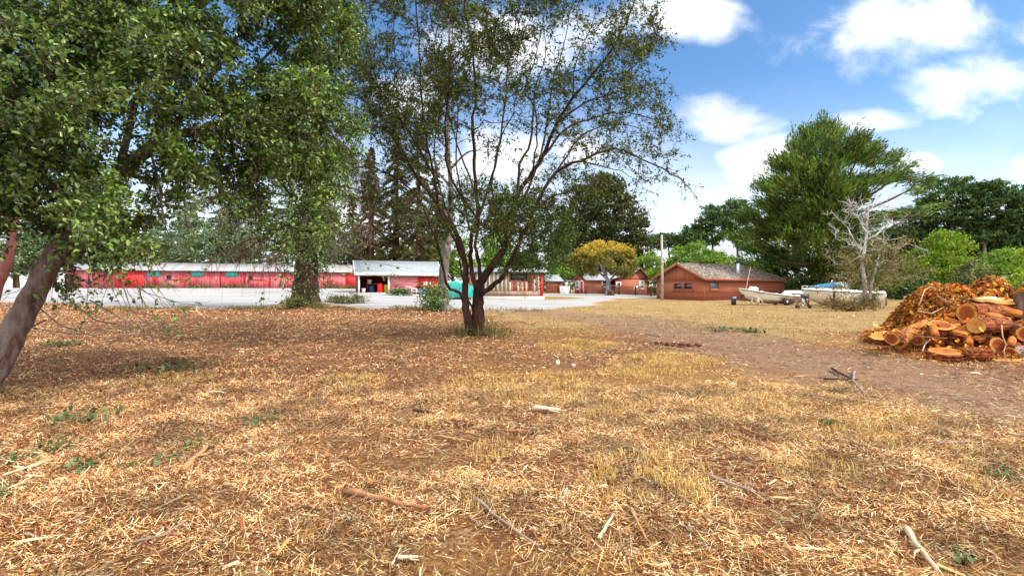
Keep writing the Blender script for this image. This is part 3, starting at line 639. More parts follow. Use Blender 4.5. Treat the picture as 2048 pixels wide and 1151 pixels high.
dM = nrm(C0 - B0); nB = np.array((-dM[1], dM[0])); o1 = -nrm(B0 - A0) * 0
b = MB(); ex = nrm(B0 - A0) * .45
r0 = m1 - dM * .35; r1 = m1 + dM * 9.0
roof_slab(b, P3(B0 + ex - dM * .35, HZ - .12), P3(C0 + ex + dM * 3.5, HZ - .12), P3(r1, HZ + 1.28), P3(r0, HZ + 1.28), .1)
roof_slab(b, P3(r0, HZ + 1.28), P3(r1, HZ + 1.28), P3(A0 - ex + dM * 9, HZ - .12), P3(A0 - ex - dM * .35, HZ - .12), .1)
fw_ = np.array((0, -.4)); bk = np.array((.8, 6.))
Em = E0 + dE * .6
roof_slab(b, P3(E0 + fw_ + (-.5, 0), HZ + .02), P3(Em + fw_, HZ + 1.06), P3(Em + bk, HZ + 1.06), P3(E0 + bk + (-.5, 0), HZ + .02), .1)
roof_slab(b, P3(Em + fw_, HZ + 1.065), P3(G1 + fw_, HZ + 1.9), P3(G1 + bk, HZ + 1.9), P3(Em + bk, HZ + 1.065), .1)
roof_slab(b, P3(G1 + fw_, HZ + 1.9), P3(F0 + fw_ + (.5, 0), HZ - .05), P3(F0 + bk + (.5, 0), HZ - .05), P3(G1 + bk, HZ + 1.9), .1)
rf = b.build('roof', mat('pale_grey_roofing', [(.22, .23, .25), (.33, .34, .36)], scale=2, rough=.8, bump=.2), hs)
b = MB(); b.beam(P3(A0 - ex - dM * .38, HZ - .2), P3(m1 - dM * .38, HZ + 1.2), .06, .2); b.beam(P3(m1 - dM * .38, HZ + 1.2), P3(B0 + ex - dM * .38, HZ - .2), .06, .2)
b.build('bargeboard', DARKBR, rf); b = MB()
b.beam(P3(G1 + fw_ * 1.08, HZ + 1.82), P3(F0 + fw_ * 1.08 + (.5, 0), HZ - .12), .06, .2); b.beam(P3(E0 + fw_ * 1.08 + (-.5, 0), HZ - .06), P3(Em + fw_ * 1.08, HZ + .98), .06, .2); b.beam(P3(Em + fw_ * 1.08, HZ + .98), P3(G1 + fw_ * 1.08, HZ + 1.82), .06, .2)
b.build('bargeboard', DARKBR, rf)
def hwin(p, q, f0, f1, z0, z1, name='window', frame=WHITE, glass=GLASSD, fw=.16, mull=True):
    dd = nrm(q - p); n_ = np.array((dd[1], -dd[0])); ln = np.linalg.norm(q - p)
    t_ = bpy.data.objects.new('tmp', None); Mx = Matrix(((dd[0], -n_[0], 0, p[0]), (dd[1], -n_[1], 0, p[1]), (0, 0, 1, 0), (0, 0, 0, 1)))
    b = MB(); x0, x1 = f0 * ln, f1 * ln
    b.box(x0, x0 + fw, -.06, -.002, z0, z1); b.box(x1 - fw, x1, -.06, -.002, z0, z1); b.box(x0 + fw, x1 - fw, -.06, -.002, z1 - fw, z1)
    if name == 'window':
        b.box(x0 + fw, x1 - fw, -.06, -.002, z0, z0 + fw)
        if mull: b.box(x0 + fw, x1 - fw, -.05, -.012, (z0 + z1) / 2 - .035, (z0 + z1) / 2 + .035)
    w_ = b.xf(Mx).build(name, frame, hs)
    MB().box(x0 + fw, x1 - fw, -.012, -.001, z0 + (fw if name == 'window' else 0), z1 - fw).xf(Mx).build('pane' if name == 'window' else 'door_leaf', glass, w_)
    bpy.data.objects.remove(t_); return w_
hwin(A0, B0, .12, .42, .55, 2.1, glass=GLASSL)
hwin(A0, B0, .48, .80, .0, 2.12, 'door', WHITE, mat('red_door_paint', [(.48, .012, .035), (.56, .02, .05)], rough=.4))
hwin(B0, C0, .53, .74, .95, 2.2); hwin(E0, F0, .02, .17, 1.05, 1.85, mull=False); hwin(E0, F0, .75, .91, .65, 2.1, glass=GLASSL)
def sm(name, label, cat, p, b_m, rz_=0.):
    t_ = thing(name, label, cat, p, rz_)
    for nm, bb, mm in b_m: bb.build(nm, mm, t_)
    return t_
p = P(1271.5, 580, 80.5); mt = sm('meter_box', 'grey electric meter cabinet on a post before the brown house', 'meter box', (p[0], p[1], gz(p[0], p[1])),
   [('cabinet', MB().box(-.32, .32, -.18, .18, .75, 1.5), ALU), ('post', MB().box(-.06, .06, -.05, .05, -.3, .748), WIRE), ('conduit', MB().tube([(.15, 0, 1.5), (.15, 0, 2.0)], .04, 6), WIRE)])

# --- wire mesh fence and white gate
fa = [P(px, py, Y) for px, py, Y in [(1172, 587, 82), (1205.5, 588, 81), (1238, 589, 79.5), (1271, 590, 78), (1302, 591, 76.5), (1318, 591, 76)]]
fa = [np.array((q[0], q[1], gz(q[0], q[1]))) for q in fa]
fn = thing('wire_fence', 'wire mesh fence with rusty posts and timber top rail before the brown house', 'fence', fa[0])
for q in fa: MB().beam(q + (0, 0, -.3), q + (0, 0, 1.42), .2).build('post', RUST, fn, loc=fa[0])
for o in list(fn.children): o.location = (0, 0, 0)
b = MB(); bm_ = MB()
for q, r_ in zip(fa[:-1], fa[1:]):
    b.beam(q + (0, 0, 1.40), r_ + (0, 0, 1.40), .10, .10); b.beam(q + (0, 0, .35), r_ + (0, 0, .35), .04)
    ln = np.linalg.norm(r_ - q); k = int(ln / .16)
    Pp = np.array([[q + (r_ - q) * i / k + (0, 0, .1), q + (r_ - q) * i / k + (0, 0, 1.38)] for i in range(1, k)]); bm_.tubes(Pp, np.full(Pp.shape[:2], .014), 3, False)
    Pp = np.array([[q + (0, 0, hh), r_ + (0, 0, hh)] for hh in np.arange(.1, 1.36, .16)]); bm_.tubes(Pp, np.full(Pp.shape[:2], .014), 3, False)
b.build('rail', mat('rail_timber', [(.28, .11, .04), (.40, .18, .06)], scale=3, rough=.8), fn, loc=fa[0]).location = (0, 0, 0)
bm_.build('mesh_panel', WIRE, fn, loc=fa[0]).location = (0, 0, 0)
q0 = P(1092, 582, 92); q1 = P(1119, 582, 90); q0[2] = gz(*q0[:2]); q1[2] = gz(*q1[:2])
f2 = thing('mesh_fence_panel', 'short brown railed wire panel between slatted shed and white gate', 'fence', q0)
dv = q1 - q0; b = MB(); b.beam((0, 0, 1.55), dv + (0, 0, 1.55), .1); b.beam((0, 0, .2), dv + (0, 0, .2), .06); b.build('rail', mat('rail_orange', [(.34, .13, .04), (.42, .18, .06)], rough=.8), f2)
b = MB(); k = 14; Pp = np.array([[dv * i / k + (0, 0, .1), dv * i / k + (0, 0, 1.5)] for i in range(1, k)]); b.tubes(Pp, np.full(Pp.shape[:2], .008), 3, False)
Pp = np.array([[(0, 0, hh), dv + (0, 0, hh)] for hh in np.arange(.2, 1.5, .17)]); b.tubes(Pp, np.full(Pp.shape[:2], .008), 3, False); b.build('mesh_panel', WIRE, f2)
for f_ in (0, 1): MB().beam(dv * f_ + (0, 0, -.3), dv * f_ + (0, 0, 1.6), .12).build('post', DARKBR, f2)
q = P(1129.5, 584.5, 87); q[2] = gz(*q[:2]); gt = thing('white_gate', 'low white boarded gate between the sheds and the house', 'gate', q)
wg = 19.5 / 1024 * 87 / 2
b = MB()
for i, zz in enumerate((.1, .36, .62, .88, 1.1)): b.box(-wg, wg, -.03, .03, zz, zz + .20)
b.build('board', WHITE, gt); b = MB(); b.box(-wg, -wg + .12, -.06, -.032, .05, 1.36); b.box(wg - .12, wg, -.06, -.032, .05, 1.36); b.box(-.06, .06, -.06, -.032, .05, 1.34); b.build('brace', WHITE, gt)
b = MB(); b.box(-wg - .16, -wg - .02, -.07, .07, -.3, 1.55); b.build('post', DARKBR, gt); b = MB(); b.box(wg + .02, wg + .18, -.07, .07, -.3, 1.65); b.build('post', DARKBR, gt)

# --- brown garage
cz = .0; K = np.array((hx(1407, 56.6), 56.6)); Lf = np.array((hx(1313, 62), 62.)); Rt = np.array((hx(1569, 66), 66.))
rzg, LG = axis_of(K, Rt); WG = np.linalg.norm(Lf - K)
zg = gz(*K)
gar = thing('brown_garage', 'brown boarded garage with a mossy hipped shake roof', 'garage', (*K, zg), rzg)
HG = 2.6; rise = 1.62
b = MB(); b.box(0, LG, 0, .12, .0, HG); b.box(0, .12, .12, WG - .12, -.1, HG); b.box(0, LG, WG - .12, WG, -.1, HG); b.box(LG - .12, LG, .12, WG - .12, -.1, HG); b.build('wall', BROWN, gar)
bx('foundation', CONC, gar, .05, LG - .05, -.04, .3, -.4, -.003)
b = MB(); b.prism([(-.02, -.02, HG - .42), (-.02, WG + .02, HG - .42), (-.02, WG + .02, HG), (-.02, WG / 2, HG + rise), (-.02, -.02, HG)], (.035, 0, 0))
b.build('gable', mat('brown_gable', [(.27, .082, .036), (.33, .105, .048)], scale=1, rough=.75, bump=.3, bands=(1, 5., (.10, .028, .012))), gar)
bx('gable_trim', BROWNT, gar, -.05, -.022, -.02, WG + .02, HG - .48, HG - .40)
b = MB(); e = .5; hp = LG - WG / 2 * 1.0; rz_ = HG + rise + .1; ez = HG - .12
roof_slab(b, (-e, -e, ez), (LG + e, -e, ez), (hp, WG / 2, rz_), (-e, WG / 2, rz_), .1); roof_slab(b, (-e, WG / 2, rz_), (hp, WG / 2, rz_), (LG + e, WG + e, ez), (-e, WG + e, ez), .1)
b.add([(LG + e, -e, ez), (LG + e, WG + e, ez), (hp, WG / 2, rz_), (LG + e, -e, ez - .1), (LG + e, WG + e, ez - .1)], [(0, 1, 2)], [(0, 3, 4, 1)])
# scattered lifted shakes and moss tufts roughen the near slope
Nn = 1500; fx = rng.random(Nn) * (LG + e) - e; fy = rng.random(Nn); keep = fx < LG + e - fy * (WG / 2 + e); fx = fx[keep]; fy = fy[keep]; n_ = len(fx)
yy = -e + fy * (WG / 2 + e); zz = ez + fy * (rz_ - ez) + .012; sx = .06 + .10 * rng.random(n_); sy = .10 + .12 * rng.random(n_); th_ = .01 + .04 * rng.random(n_)
V = []
for dx_, dy_, up in ((-1, 0, 1), (1, 0, 1), (1, 1, 0), (-1, 1, 0)): V.append(np.stack([fx + dx_ * sx, yy + dy_ * sy, zz + dy_ * sy * (rz_ - ez) / (WG / 2 + e) + up * th_], -1))
for dx_ in (-1, 1): V.append(np.stack([fx + dx_ * sx, yy, zz - .012], -1))
V = np.stack(V, 1); i = (np.arange(n_) * 6)[:, None]; sh = MB(); sh.add(V.reshape(-1, 3), i + np.array([[0, 1, 2, 3]]), i + np.array([[4, 5, 1, 0]]))
rf = b.build('roof', MOSSROOF, gar); sh.build('shakes', ramp_island('shakes', [(.05, .04, .034), (.13, .11, .09), (.24, .2, .17), (.34, .29, .25), (.22, .14, .08)], rough=.95), rf)
b = MB(); b.box(-e, LG + e, -e - .05, -e - .003, ez - .26, ez + .02)
b.beam((-e - .04, -e, ez - .12), (-e - .04, WG / 2, rz_ - .12), .07, .24); b.beam((-e - .04, WG / 2, rz_ - .12), (-e - .04, WG + e, ez - .12), .07, .24); b.build('bargeboard', BROWNT, rf)
# flue
s_f = ((1476 - 1024) / 1024 * K[1] - K[0]) ; uf = (1476 - 1024) / 1024; dG = np.array((math.cos(rzg), math.sin(rzg))); nG = np.array((-dG[1], dG[0]))
yb = .95; base2 = K + nG * yb; sf = (uf * base2[1] - base2[0]) / (dG[0] - uf * dG[1])
fl = MB().tube([(sf, yb, ez + .3), (sf, yb, ez + 2.0)], .17, 14); f_ = fl.build('flue', FLUE, rf)
MB().lathe([(.20, 1.94), (.30, 2.02), (.30, 2.14), (.12, 2.3), (.02, 2.34)], 14, (sf, yb, ez)).build('cowl', BLACK, f_); MB().lathe([(.19, .62), (.42, .44), (.42, .40), (.18, .4)], 14, (sf, yb, ez)).build('flashing', FLUE, f_)
# windows: pair in the gable end (local face x=0), one in the side
def gy_(px):
    u = (px - 1024) / 1024; t_ = (u * K[1] - K[0]) / (nG[0] - u * nG[1]); return t_
y0, y1 = gy_(1386), gy_(1347); ym = (y0 + y1) / 2
for aa, bb_ in ((y0, ym - .06), (ym + .06, y1)): window(gar, 'x', aa, bb_, 1.2, 2.05, -.003, BROWNT, GLASSD, .12, True)
bx('window_sill', BROWNT, gar, -.14, -.003, y0 - .15, y1 + .15, 1.08, 1.19)
def gx_(px): u = (px - 1024) / 1024; return float((u * K[1] - K[0]) / (dG[0] - u * dG[1]))
window(gar, 'y', gx_(1418), gx_(1438), 1.2, 2.3, -.003, BROWNT, GLASSL, .14, False, sill=True)
bx('corner_board', BROWNT, gar, -.03, .14, -.03, -.004, .0, HG - .1)
bx('hose_tap', WHITE, gar, -.08, -.022, WG - .75, WG - .62, .42, .55)

# --- poles
p = P(1324, 604, 54.); p[2] = gz(p[0], p[1]); up_ = thing('utility_pole', 'slim weathered timber pole in front of the garage gable', 'pole', p)
MB().tube([(0, 0, -.3), (.02, 0, 3.), (-.03, 0, 6.95)], [.15, .13, .105], 12).build('pole', mat('pole_wood', [(.25, .20, .17), (.40, .35, .31)], scale=4, stretch=(1, 1, .15), rough=.9, bump=.3), up_)
for zz in (1.6, 3.9): MB().box(-.20, .20, -.16, -.13, zz, zz + .05).build('bracket', WIRE, up_)
p = P(1288, 575, 112); pp = thing('power_pole', 'grey power pole with crossarm and transformer behind the brown house', 'power pole', (p[0], p[1], gz(p[0], p[1])))
MB().tube([(0, 0, -.3), (0, 0, 10.4)], [.17, .12], 10).build('pole', mat('grey_pole', [(.42, .42, .42), (.55, .55, .55)], rough=.8), pp)
MB().box(-1.1, 1.1, -.2, -.11, 9.7, 9.85).build('crossarm', WIRE, pp)
for sx in (-1., -.4, .4, 1.): MB().lathe([(.07, 9.85), (.10, 9.95), (.05, 10.12)], 8, (sx, -.155, 0)).build('insulator', WHITE, pp)
MB().lathe([(.02, 7.9), (.30, 7.95), (.30, 8.9), (.1, 9.0)], 14, (.25, -.35, 0)).build('transformer', ALU, pp)
# --- cream house far right
p = P(1979, 562, 58); ch = thing('cream_house', 'cream gabled house corner with white bargeboard behind the brush pile', 'house', (p[0], 58, 0), R(-40))
b = MB(); b.box(.6, 10, 0, 7, -.5, 2.35); b.prism([(.6, 0, 2.35), (10, 0, 2.35), (5.2, 0, 4.1)], (0, .12, 0)); b.build('wall', CREAM, ch)
b = MB(); roof_slab(b, (0, -.5, 2.25), (5.2, -.5, 4.25), (5.2, 7.5, 4.25), (0, 7.5, 2.25), .1); roof_slab(b, (5.2, -.5, 4.25), (10.5, -.5, 2.25), (10.5, 7.5, 2.25), (5.2, 7.5, 4.25), .1); rf = b.build('roof', SHINGLE, ch)
b = MB(); b.beam((-.05, -.54, 2.14), (5.2, -.54, 4.14), .07, .26); b.beam((5.2, -.54, 4.14), (10.5, -.54, 2.14), .07, .26); b.build('bargeboard', WHITE, rf)
window(ch, 'y', 2., 3.2, .9, 2., -.003, WHITE, GLASSL, .1, True)
# ------------------------------------------------------------------ boats
GEL = mat('white_gelcoat', [(.66, .64, .58), (.74, .72, .66)], scale=1.5, rough=.35, spec=.5)
GELY = mat('yellowed_gelcoat', [(.58, .50, .34), (.72, .67, .55), (.76, .73, .66)], scale=.7, detail=8, rough=.4, spec=.4)
ANTI = mat('dirty_bottom_paint', [(.07, .065, .055), (.16, .13, .10)], scale=2, rough=.7)
CANVAS = mat('blue_canvas', [(0.011, 0.096, 0.199), (0.019, 0.156, 0.270), (0.044, 0.215, 0.306)], scale=3, rough=.8, bump=.3)
CLEARV = mat('dull_windscreen', [(.20, .25, .23), (.30, .35, .32)], scale=4, rough=.2, spec=.6)
def hull(st, m, par, name='hull', deck=None, drop=.06, thick=.03):
    """st: stations (x, keel z, chine half width, chine z, gunwale half width, gunwale z)"""
    st = np.array(st, float)
    def dens(c): q = np.linspace(0, len(st) - 1, 34); i = np.clip(q.astype(int), 0, len(st) - 2); f = q - i; f = f; return st[i, c] * (1 - f) + st[i + 1, c] * f
    x, zk, yc, zc, yg, zg = [dens(c) for c in range(6)]
    rows = [(-yg, zg), (-(yg * .7 + yc * .3), zg * .65 + zc * .35), (-yc, zc), (-yc * .5, (zc + zk * 1.4) / 2.4), (0 * yc, zk), (yc * .5, (zc + zk * 1.4) / 2.4), (yc, zc), (yg * .7 + yc * .3, zg * .65 + zc * .35), (yg, zg)]
    V = np.stack([np.stack([x, yy, zz], -1) for yy, zz in rows], 1); n = len(x); k = len(rows)
    idx = np.arange(n * k).reshape(n, k)
    b = MB(); b.add(V.reshape(-1, 3), np.stack([idx[:-1, :-1], idx[:-1, 1:], idx[1:, 1:], idx[1:, :-1]], -1).reshape(-1, 4), idx[-1:])
    h = b.build(name, m, par, smooth=False)
    d = MB(); L_ = np.stack([x, -yg * .96, zg - drop], -1); R_ = np.stack([x, yg * .96, zg - drop], -1); C_ = np.stack([x, 0 * x, zg - drop + .05], -1)
    q = np.arange(n); d.add(np.concatenate([L_, C_, R_]), np.stack([q[:-1], q[1:], q[1:] + n, q[:-1] + n], -1), np.stack([q[:-1] + n, q[1:] + n, q[1:] + 2 * n, q[:-1] + 2 * n], -1))
    d.build('deck', deck or GEL, par)
    e = np.concatenate([np.stack([x, -yg, zg], -1)[::-1], np.stack([x, yg, zg], -1)])
    return h, e
# open boat with its bow up on a trailer
Yb = 45.; p = np.array(((1477.5 - 1024) / 1024 * Yb, Yb, gz((1477.5 - 1024) / 1024 * Yb, Yb)))
bt = thing('open_boat', 'small open white boat with dark gunwale stripe, bow raised beside the garage', 'boat', p, .0)
st = [(0, 1.28, .02, 1.32, .03, 1.42), (.25, 1.02, .12, 1.16, .34, 1.38), (.6, .58, .34, .92, .60, 1.31), (1.1, .30, .56, .74, .80, 1.21), (1.8, .20, .70, .60, .92, 1.09), (2.8, .16, .78, .48, .97, .95), (3.9, .15, .80, .42, .97, .82), (4.88, .15, .80, .40, .94, .73)]
_, e = hull(st, GELY, bt)
MB().tube(e + (0, 0, .02), .035, 8).build('rub_rail', GEL, bt); MB().tube(e * (1, 1.005, 1) - (0, 0, .045), .024, 8).build('gunwale_stripe', mat('dark_green_stripe', [(.012, .03, .03), (.02, .045, .045)], rough=.5), bt)
sts = np.array(st); cx_ = np.linspace(.35, 4.85, 24); MB().tube(np.stack([cx_, -np.interp(cx_, sts[:, 0], sts[:, 2]) - .012, np.interp(cx_, sts[:, 0], sts[:, 3])], -1), .014, 6).build('spray_strake', GELY, bt)
b = MB()                           # dark registration strokes, too small in the photograph to read
for i, (x_, wd) in enumerate([(.95, .06), (1.04, .05), (1.22, .05), (1.31, .06), (1.40, .05), (1.49, .05), (1.66, .06)]):
    yy = -np.interp(x_, sts[:, 0], sts[:, 4]) - .014; zz = np.interp(x_, sts[:, 0], sts[:, 5]) - .18
    b.box(x_, x_ + .018, yy, yy + .012, zz, zz + .09); b.box(x_ + .02, x_ + wd, yy, yy + .012, zz + (.07, .035, .0)[i % 3], zz + (.09, .055, .02)[i % 3])
b.build('registration_marks', BLACK, bt)
bx('seat', GEL, bt, 2.2, 2.7, -.85, .85, .86, 1.0); bx('console', GEL, bt, 2.95, 3.3, -.35, .35, .7, 1.02)
ant = MB(); ant.tube([(.62, 0, 1.26), (.78, 0, 2.1), (1.05, 0, 3.35)], [.035, .028, .014], 7); ant.build('whip_antenna', mat('pinkish_pole', [(.45, .25, .18), (.58, .40, .32)], rough=.6), bt)
def cushion(label, q, mcol, s=1.):
    t_ = thing('cushion', label, 'cushion', q); b = MB(); th = np.linspace(0, 2 * np.pi, 15)[:-1]
    rings = [(.14, -.02), (.26, .04), (.27, .14), (.20, .26), (.1, .33), (.01, .34)]
    V = [np.stack([s * r_ * (1 + .25 * np.sin(3 * th + k)) * np.cos(th), s * r_ * .7 * np.sin(th), s * (z_ + .07 * np.sin(2 * th + k))], -1) for k, (r_, z_) in enumerate(rings)]
    idx = np.arange(6 * 14).reshape(6, 14); nx = np.roll(idx, -1, 1); b.add(np.concatenate(V), np.stack([idx[:-1], nx[:-1], nx[1:], idx[1:]], -1).reshape(-1, 4), idx[:1, ::-1], idx[-1:])
    b.build('cover', mcol, t_, smooth=True); MB().tube(np.stack([s * .275 * np.cos(th), s * .19 * np.sin(th), 0 * th + s * .1], -1), .012, 5).build('piping', mcol, t_)
cushion('white crumpled cushion on the bow deck of the open boat', p + (1.05, -.1, 1.24), GEL, 1.0)
cushion('pinkish crumpled cushion behind the white one on the open boat', p + (1.45, .1, 1.2), mat('pink_vinyl', [(.62, .42, .34), (.74, .6, .52)], rough=.6), 1.05)
cushion('small white bundle in the middle of the open boat', p + (2.0, 0, 1.06), GEL, .5)
# trailer
tr = thing('boat_trailer', 'rusty boat trailer under the open boat', 'trailer', p)
b = MB(); b.beam((-.45, 0, .5), (1.4, 0, .34), .10); b.beam((1.4, 0, .34), (2.2, -.7, .18), .08); b.beam((1.4, 0, .34), (2.2, .7, .18), .08); b.beam((2.2, -.7, .18), (4.4, -.7, .12), .08); b.beam((2.2, .7, .18), (4.4, .7, .12), .08); b.beam((3.7, -.95, .22), (3.7, .95, .22), .07); b.build('frame', RUST, tr)
b = MB(); b.beam((.15, 0, .42), (.3, 0, .95), .07); b.box(.1, .5, -.1, .1, .78, .94); b.build('winch_post', RUST, tr)
b = MB(); b.box(-.62, -.28, -.14, .14, -.02, .52); b.build('jack', BLACK, tr)
MB().lathe([(.02, .52), (.16, .54), (.17, .66), (.1, .72), (.01, .73)], 12, (-.38, -.05, 0)).build('jack_cap', mat('pale_blue_cap', [(.10, .32, .42), (.2, .45, .55)], rough=.5), tr)
for sy in (-1.06, .86):
    wv = MB().lathe([(.10, 0), (.27, 0), (.31, .05), (.31, .15), (.27, .2), (.10, .2)], 22, (3.7, sy, .3), 'y').build('wheel', BLACK, tr)
    MB().lathe([(.01, -.01), (.09, -.012), (.10, .05)], 16, (3.7, sy, .3), 'y').build('hub', ALU, wv)
    MB().tube([(3.7 + .38 * math.cos(q), sy + .1, .3 + .38 * math.sin(q)) for q in np.linspace(.15, math.pi - .15, 9)], .05, 6).build('mudguard', RUST, tr)
for sy in (-1.0, 1.0):
    MB().beam((3.15, sy, .66), (4.75, sy, .56), .06, .12).build('guide_bunk', OLDWOOD, tr)
    for xx in (3.4, 4.3): MB().beam((xx + .05, sy, .58), (xx - .12, sy * .8, .14), .05).build('guide_post', RUST, tr)
# sawhorse
q = np.array(((1519.5 - 1024) / 1024 * 43.3, 43.3, 0)); q[2] = gz(*q[:2]); sw = thing('sawhorse', 'pale plywood sawhorse standing before the open boat', 'sawhorse', q)
PLY = mat('pale_plywood', [(.34, .24, .15), (.46, .36, .25)], scale=3, rough=.9, stretch=(1, 1, .3))
b = MB(); b.beam((-.08, 0, .66), (-.08, 1.0, .66), .08, .10); b.build('top_rail', PLY, sw)
for sy in (0., .95): MB().beam((-.09, sy, .70), (-.40, sy - .03, -.02), .09, .09).build('leg', PLY, sw); MB().beam((.0, sy, .66), (.42, sy - .03, -.02), .09, .07).build('leg', PLY, sw)
b = MB(); b.prism([(-.07, -.05, .68), (-.34, -.05, .15), (-.02, -.05, .15)], (0, .025, 0)); b.build('gusset', PLY, sw)
# small cuddy boat behind
q = np.array(((1562 - 1024) / 1024 * 49., 49., 0)); q[2] = gz(*q[:2]); cd = thing('cuddy_boat', 'low white cuddy boat with grey side window between the other two boats', 'boat', q, .05)
hull([(0, .6, .02, .62, .05, .72), (.5, .3, .35, .45, .6, .72), (1.3, .12, .6, .35, .78, .70), (2.7, .1, .65, .35, .8, .68)], GEL, cd)
b = MB(); b.hexa([(.05, -.62, .70), (2.45, -.68, .70), (2.45, .68, .70), (.05, .62, .70), (.65, -.48, 1.26), (2.15, -.52, 1.26), (2.15, .52, 1.26), (.65, .48, 1.26)]); c_ = b.build('cabin', GEL, cd)
MB().hexa([(.7, -.665, .9), (2.2, -.680, .9), (2.2, -.60, .9), (.7, -.6, .9), (.75, -.625, 1.02), (2.1, -.640, 1.02), (2.1, -.58, 1.02), (.75, -.56, 1.02)]).build('side_window', mat('grey_window', [(.2, .2, .22), (.3, .3, .32)], rough=.3), c_)
# cabin cruiser
Yc = 44.; q = np.array(((1603.5 - 1024) / 1024 * Yc, Yc, 0)); q[2] = gz(*q[:2]); cr = thing('cabin_cruiser', 'larger white cabin boat with blue canvas and bow rail', 'boat', q, .0)
st = [(0, 1.16, .02, 1.22, .05, 1.34), (.35, .86, .2, 1.02, .55, 1.33), (.8, .46, .5, .82, .88, 1.31), (1.5, .10, .82, .58, 1.08, 1.27), (2.6, -.02, 1.0, .42, 1.18, 1.22), (4.2, -.03, 1.06, .34, 1.22, 1.14), (5.6, -.02, 1.06, .32, 1.2, 1.06), (6.45, 0, 1.05, .32, 1.17, 1.02)]
_, e = hull(st, GELY, cr, drop=-.08)
MB().tube(e - (0, 0, .02), .04, 8).build('rub_rail', mat('dark_rubrail', [(.05, .04, .03), (.1, .08, .06)], rough=.6), cr)
sts = np.array(st)
b = MB(); xs = np.linspace(.05, 6.4, 24); yg = np.interp(xs, sts[:, 0], sts[:, 4]); zg = np.interp(xs, sts[:, 0], sts[:, 5])
for s_ in (-1, 1):
    V = np.concatenate([np.stack([xs, s_ * yg * 1.0, zg + .02], -1), np.stack([xs, s_ * yg * .90, zg + .17], -1)]); i = np.arange(23); b.add(V, np.stack([i, i + 1, i + 25, i + 24], -1))
b.build('coaming', GEL, cr)
b = MB(); b.hexa([(.5, -.42, 1.44), (3.5, -.95, 1.36), (3.5, .95, 1.36), (.5, .42, 1.44), (.95, -.30, 1.55), (3.3, -.75, 1.62), (3.3, .75, 1.62), (.95, .30, 1.55)]); b.build('cabin_top', GEL, cr)
wnd = MB(); wnd.hexa([(2.4, -.82, 1.60), (3.75, -.86, 1.42), (3.75, .86, 1.42), (2.4, .82, 1.60), (2.95, -.66, 1.98), (3.3, -.66, 1.96), (3.3, .66, 1.96), (2.95, .66, 1.98)]); wnd = wnd.build('windscreen', CLEARV, cr)
b = MB()
for sy in (-1, 1): b.tube([(2.4, .83 * sy, 1.61), (2.96, .67 * sy, 1.99), (3.31, .67 * sy, 1.97), (3.76, .87 * sy, 1.43)], .022, 6); b.tube([(3.05, .67 * sy, 1.97), (3.3, .84 * sy, 1.5)], .016, 6)
b.tube([(2.96, -.67, 1.99), (2.96, .67, 1.99)], .022, 6); b.tube([(3.31, -.67, 1.97), (3.31, .67, 1.97)], .022, 6); b.build('screen_frame', ALU, wnd)
th = np.linspace(0, 1, 18); V = []                            # folded blue canvas lying along the cabin
for k, (yy, zz) in enumerate([(-.80, 0), (-.78, .16), (-.45, .27), (0, .30), (.45, .27), (.78, .16), (.80, 0)]):
    V.append(np.stack([.85 + 1.95 * th, yy * (.60 + .36 * th) + 0 * th, 1.52 + .10 * th + zz * (.55 + .45 * ss(th, .1, .6)) + .035 * np.sin(14 * th + k) * (zz > .1)], -1))
V = np.stack(V, 1); n, k = V.shape[:2]; idx = np.arange(n * k).reshape(n, k)
b = MB(); b.add(V.reshape(-1, 3), np.stack([idx[:-1, :-1], idx[1:, :-1], idx[1:, 1:], idx[:-1, 1:]], -1).reshape(-1, 4), idx[:1], idx[-1:, ::-1]); b.build('canvas', CANVAS, cr, smooth=True)
b = MB()
for sy in (-1, 1):
    b.tube([(.03, .06 * sy, 1.66), (.45, .5 * sy, 1.68), (.95, .82 * sy, 1.70)], .02, 6)
    for xx, yy in ((.05, .08), (.25, .3), (.95, .82)): b.tube([(xx, yy * sy, 1.38), (xx, yy * sy, 1.67)], .018, 6)
b.tube([(.03, -.06, 1.66), (.03, .06, 1.66)], .02, 6); b.build('bow_rail', mat('dull_steel', [(.40, .37, .28), (.55, .52, .42)], rough=.4), cr)
MB().beam((2.25, -.3, 1.86), (2.45, -.3, 2.18), .05).build('mast_light', GEL, cr)
b = MB(); b.box(6.46, 6.85, -.25, .25, .72, 1.14); b.hexa([(6.55, -.14, .0), (6.75, -.14, .0), (6.75, .14, .0), (6.55, .14, .0), (6.5, -.16, .72), (6.82, -.16, .72), (6.82, .16, .72), (6.5, .16, .72)]); b.build('outboard', GEL, cr)
b = MB(); b.tube([(6.2, -.9, 1.1), (6.25, -.9, 1.27), (6.5, -.8, 1.27), (6.55, -.8, 1.05)], .02, 6); b.build('stern_rail', ALU, cr)
bx('guide_bunk', OLDWOOD, cr, 4.55, 5.2, -1.34, -1.24, .72, .92); bx('bunk_post', BLACK, cr, 4.9, 4.96, -1.33, -1.27, -.02, .718); bx('boarding_post', DARKBR, cr, 6.3, 6.38, -1.27, -1.21, -.05, .8)
bx('keel_block', OLDWOOD, cr, 1.4, 4.6, -.25, .25, -.12, .0)
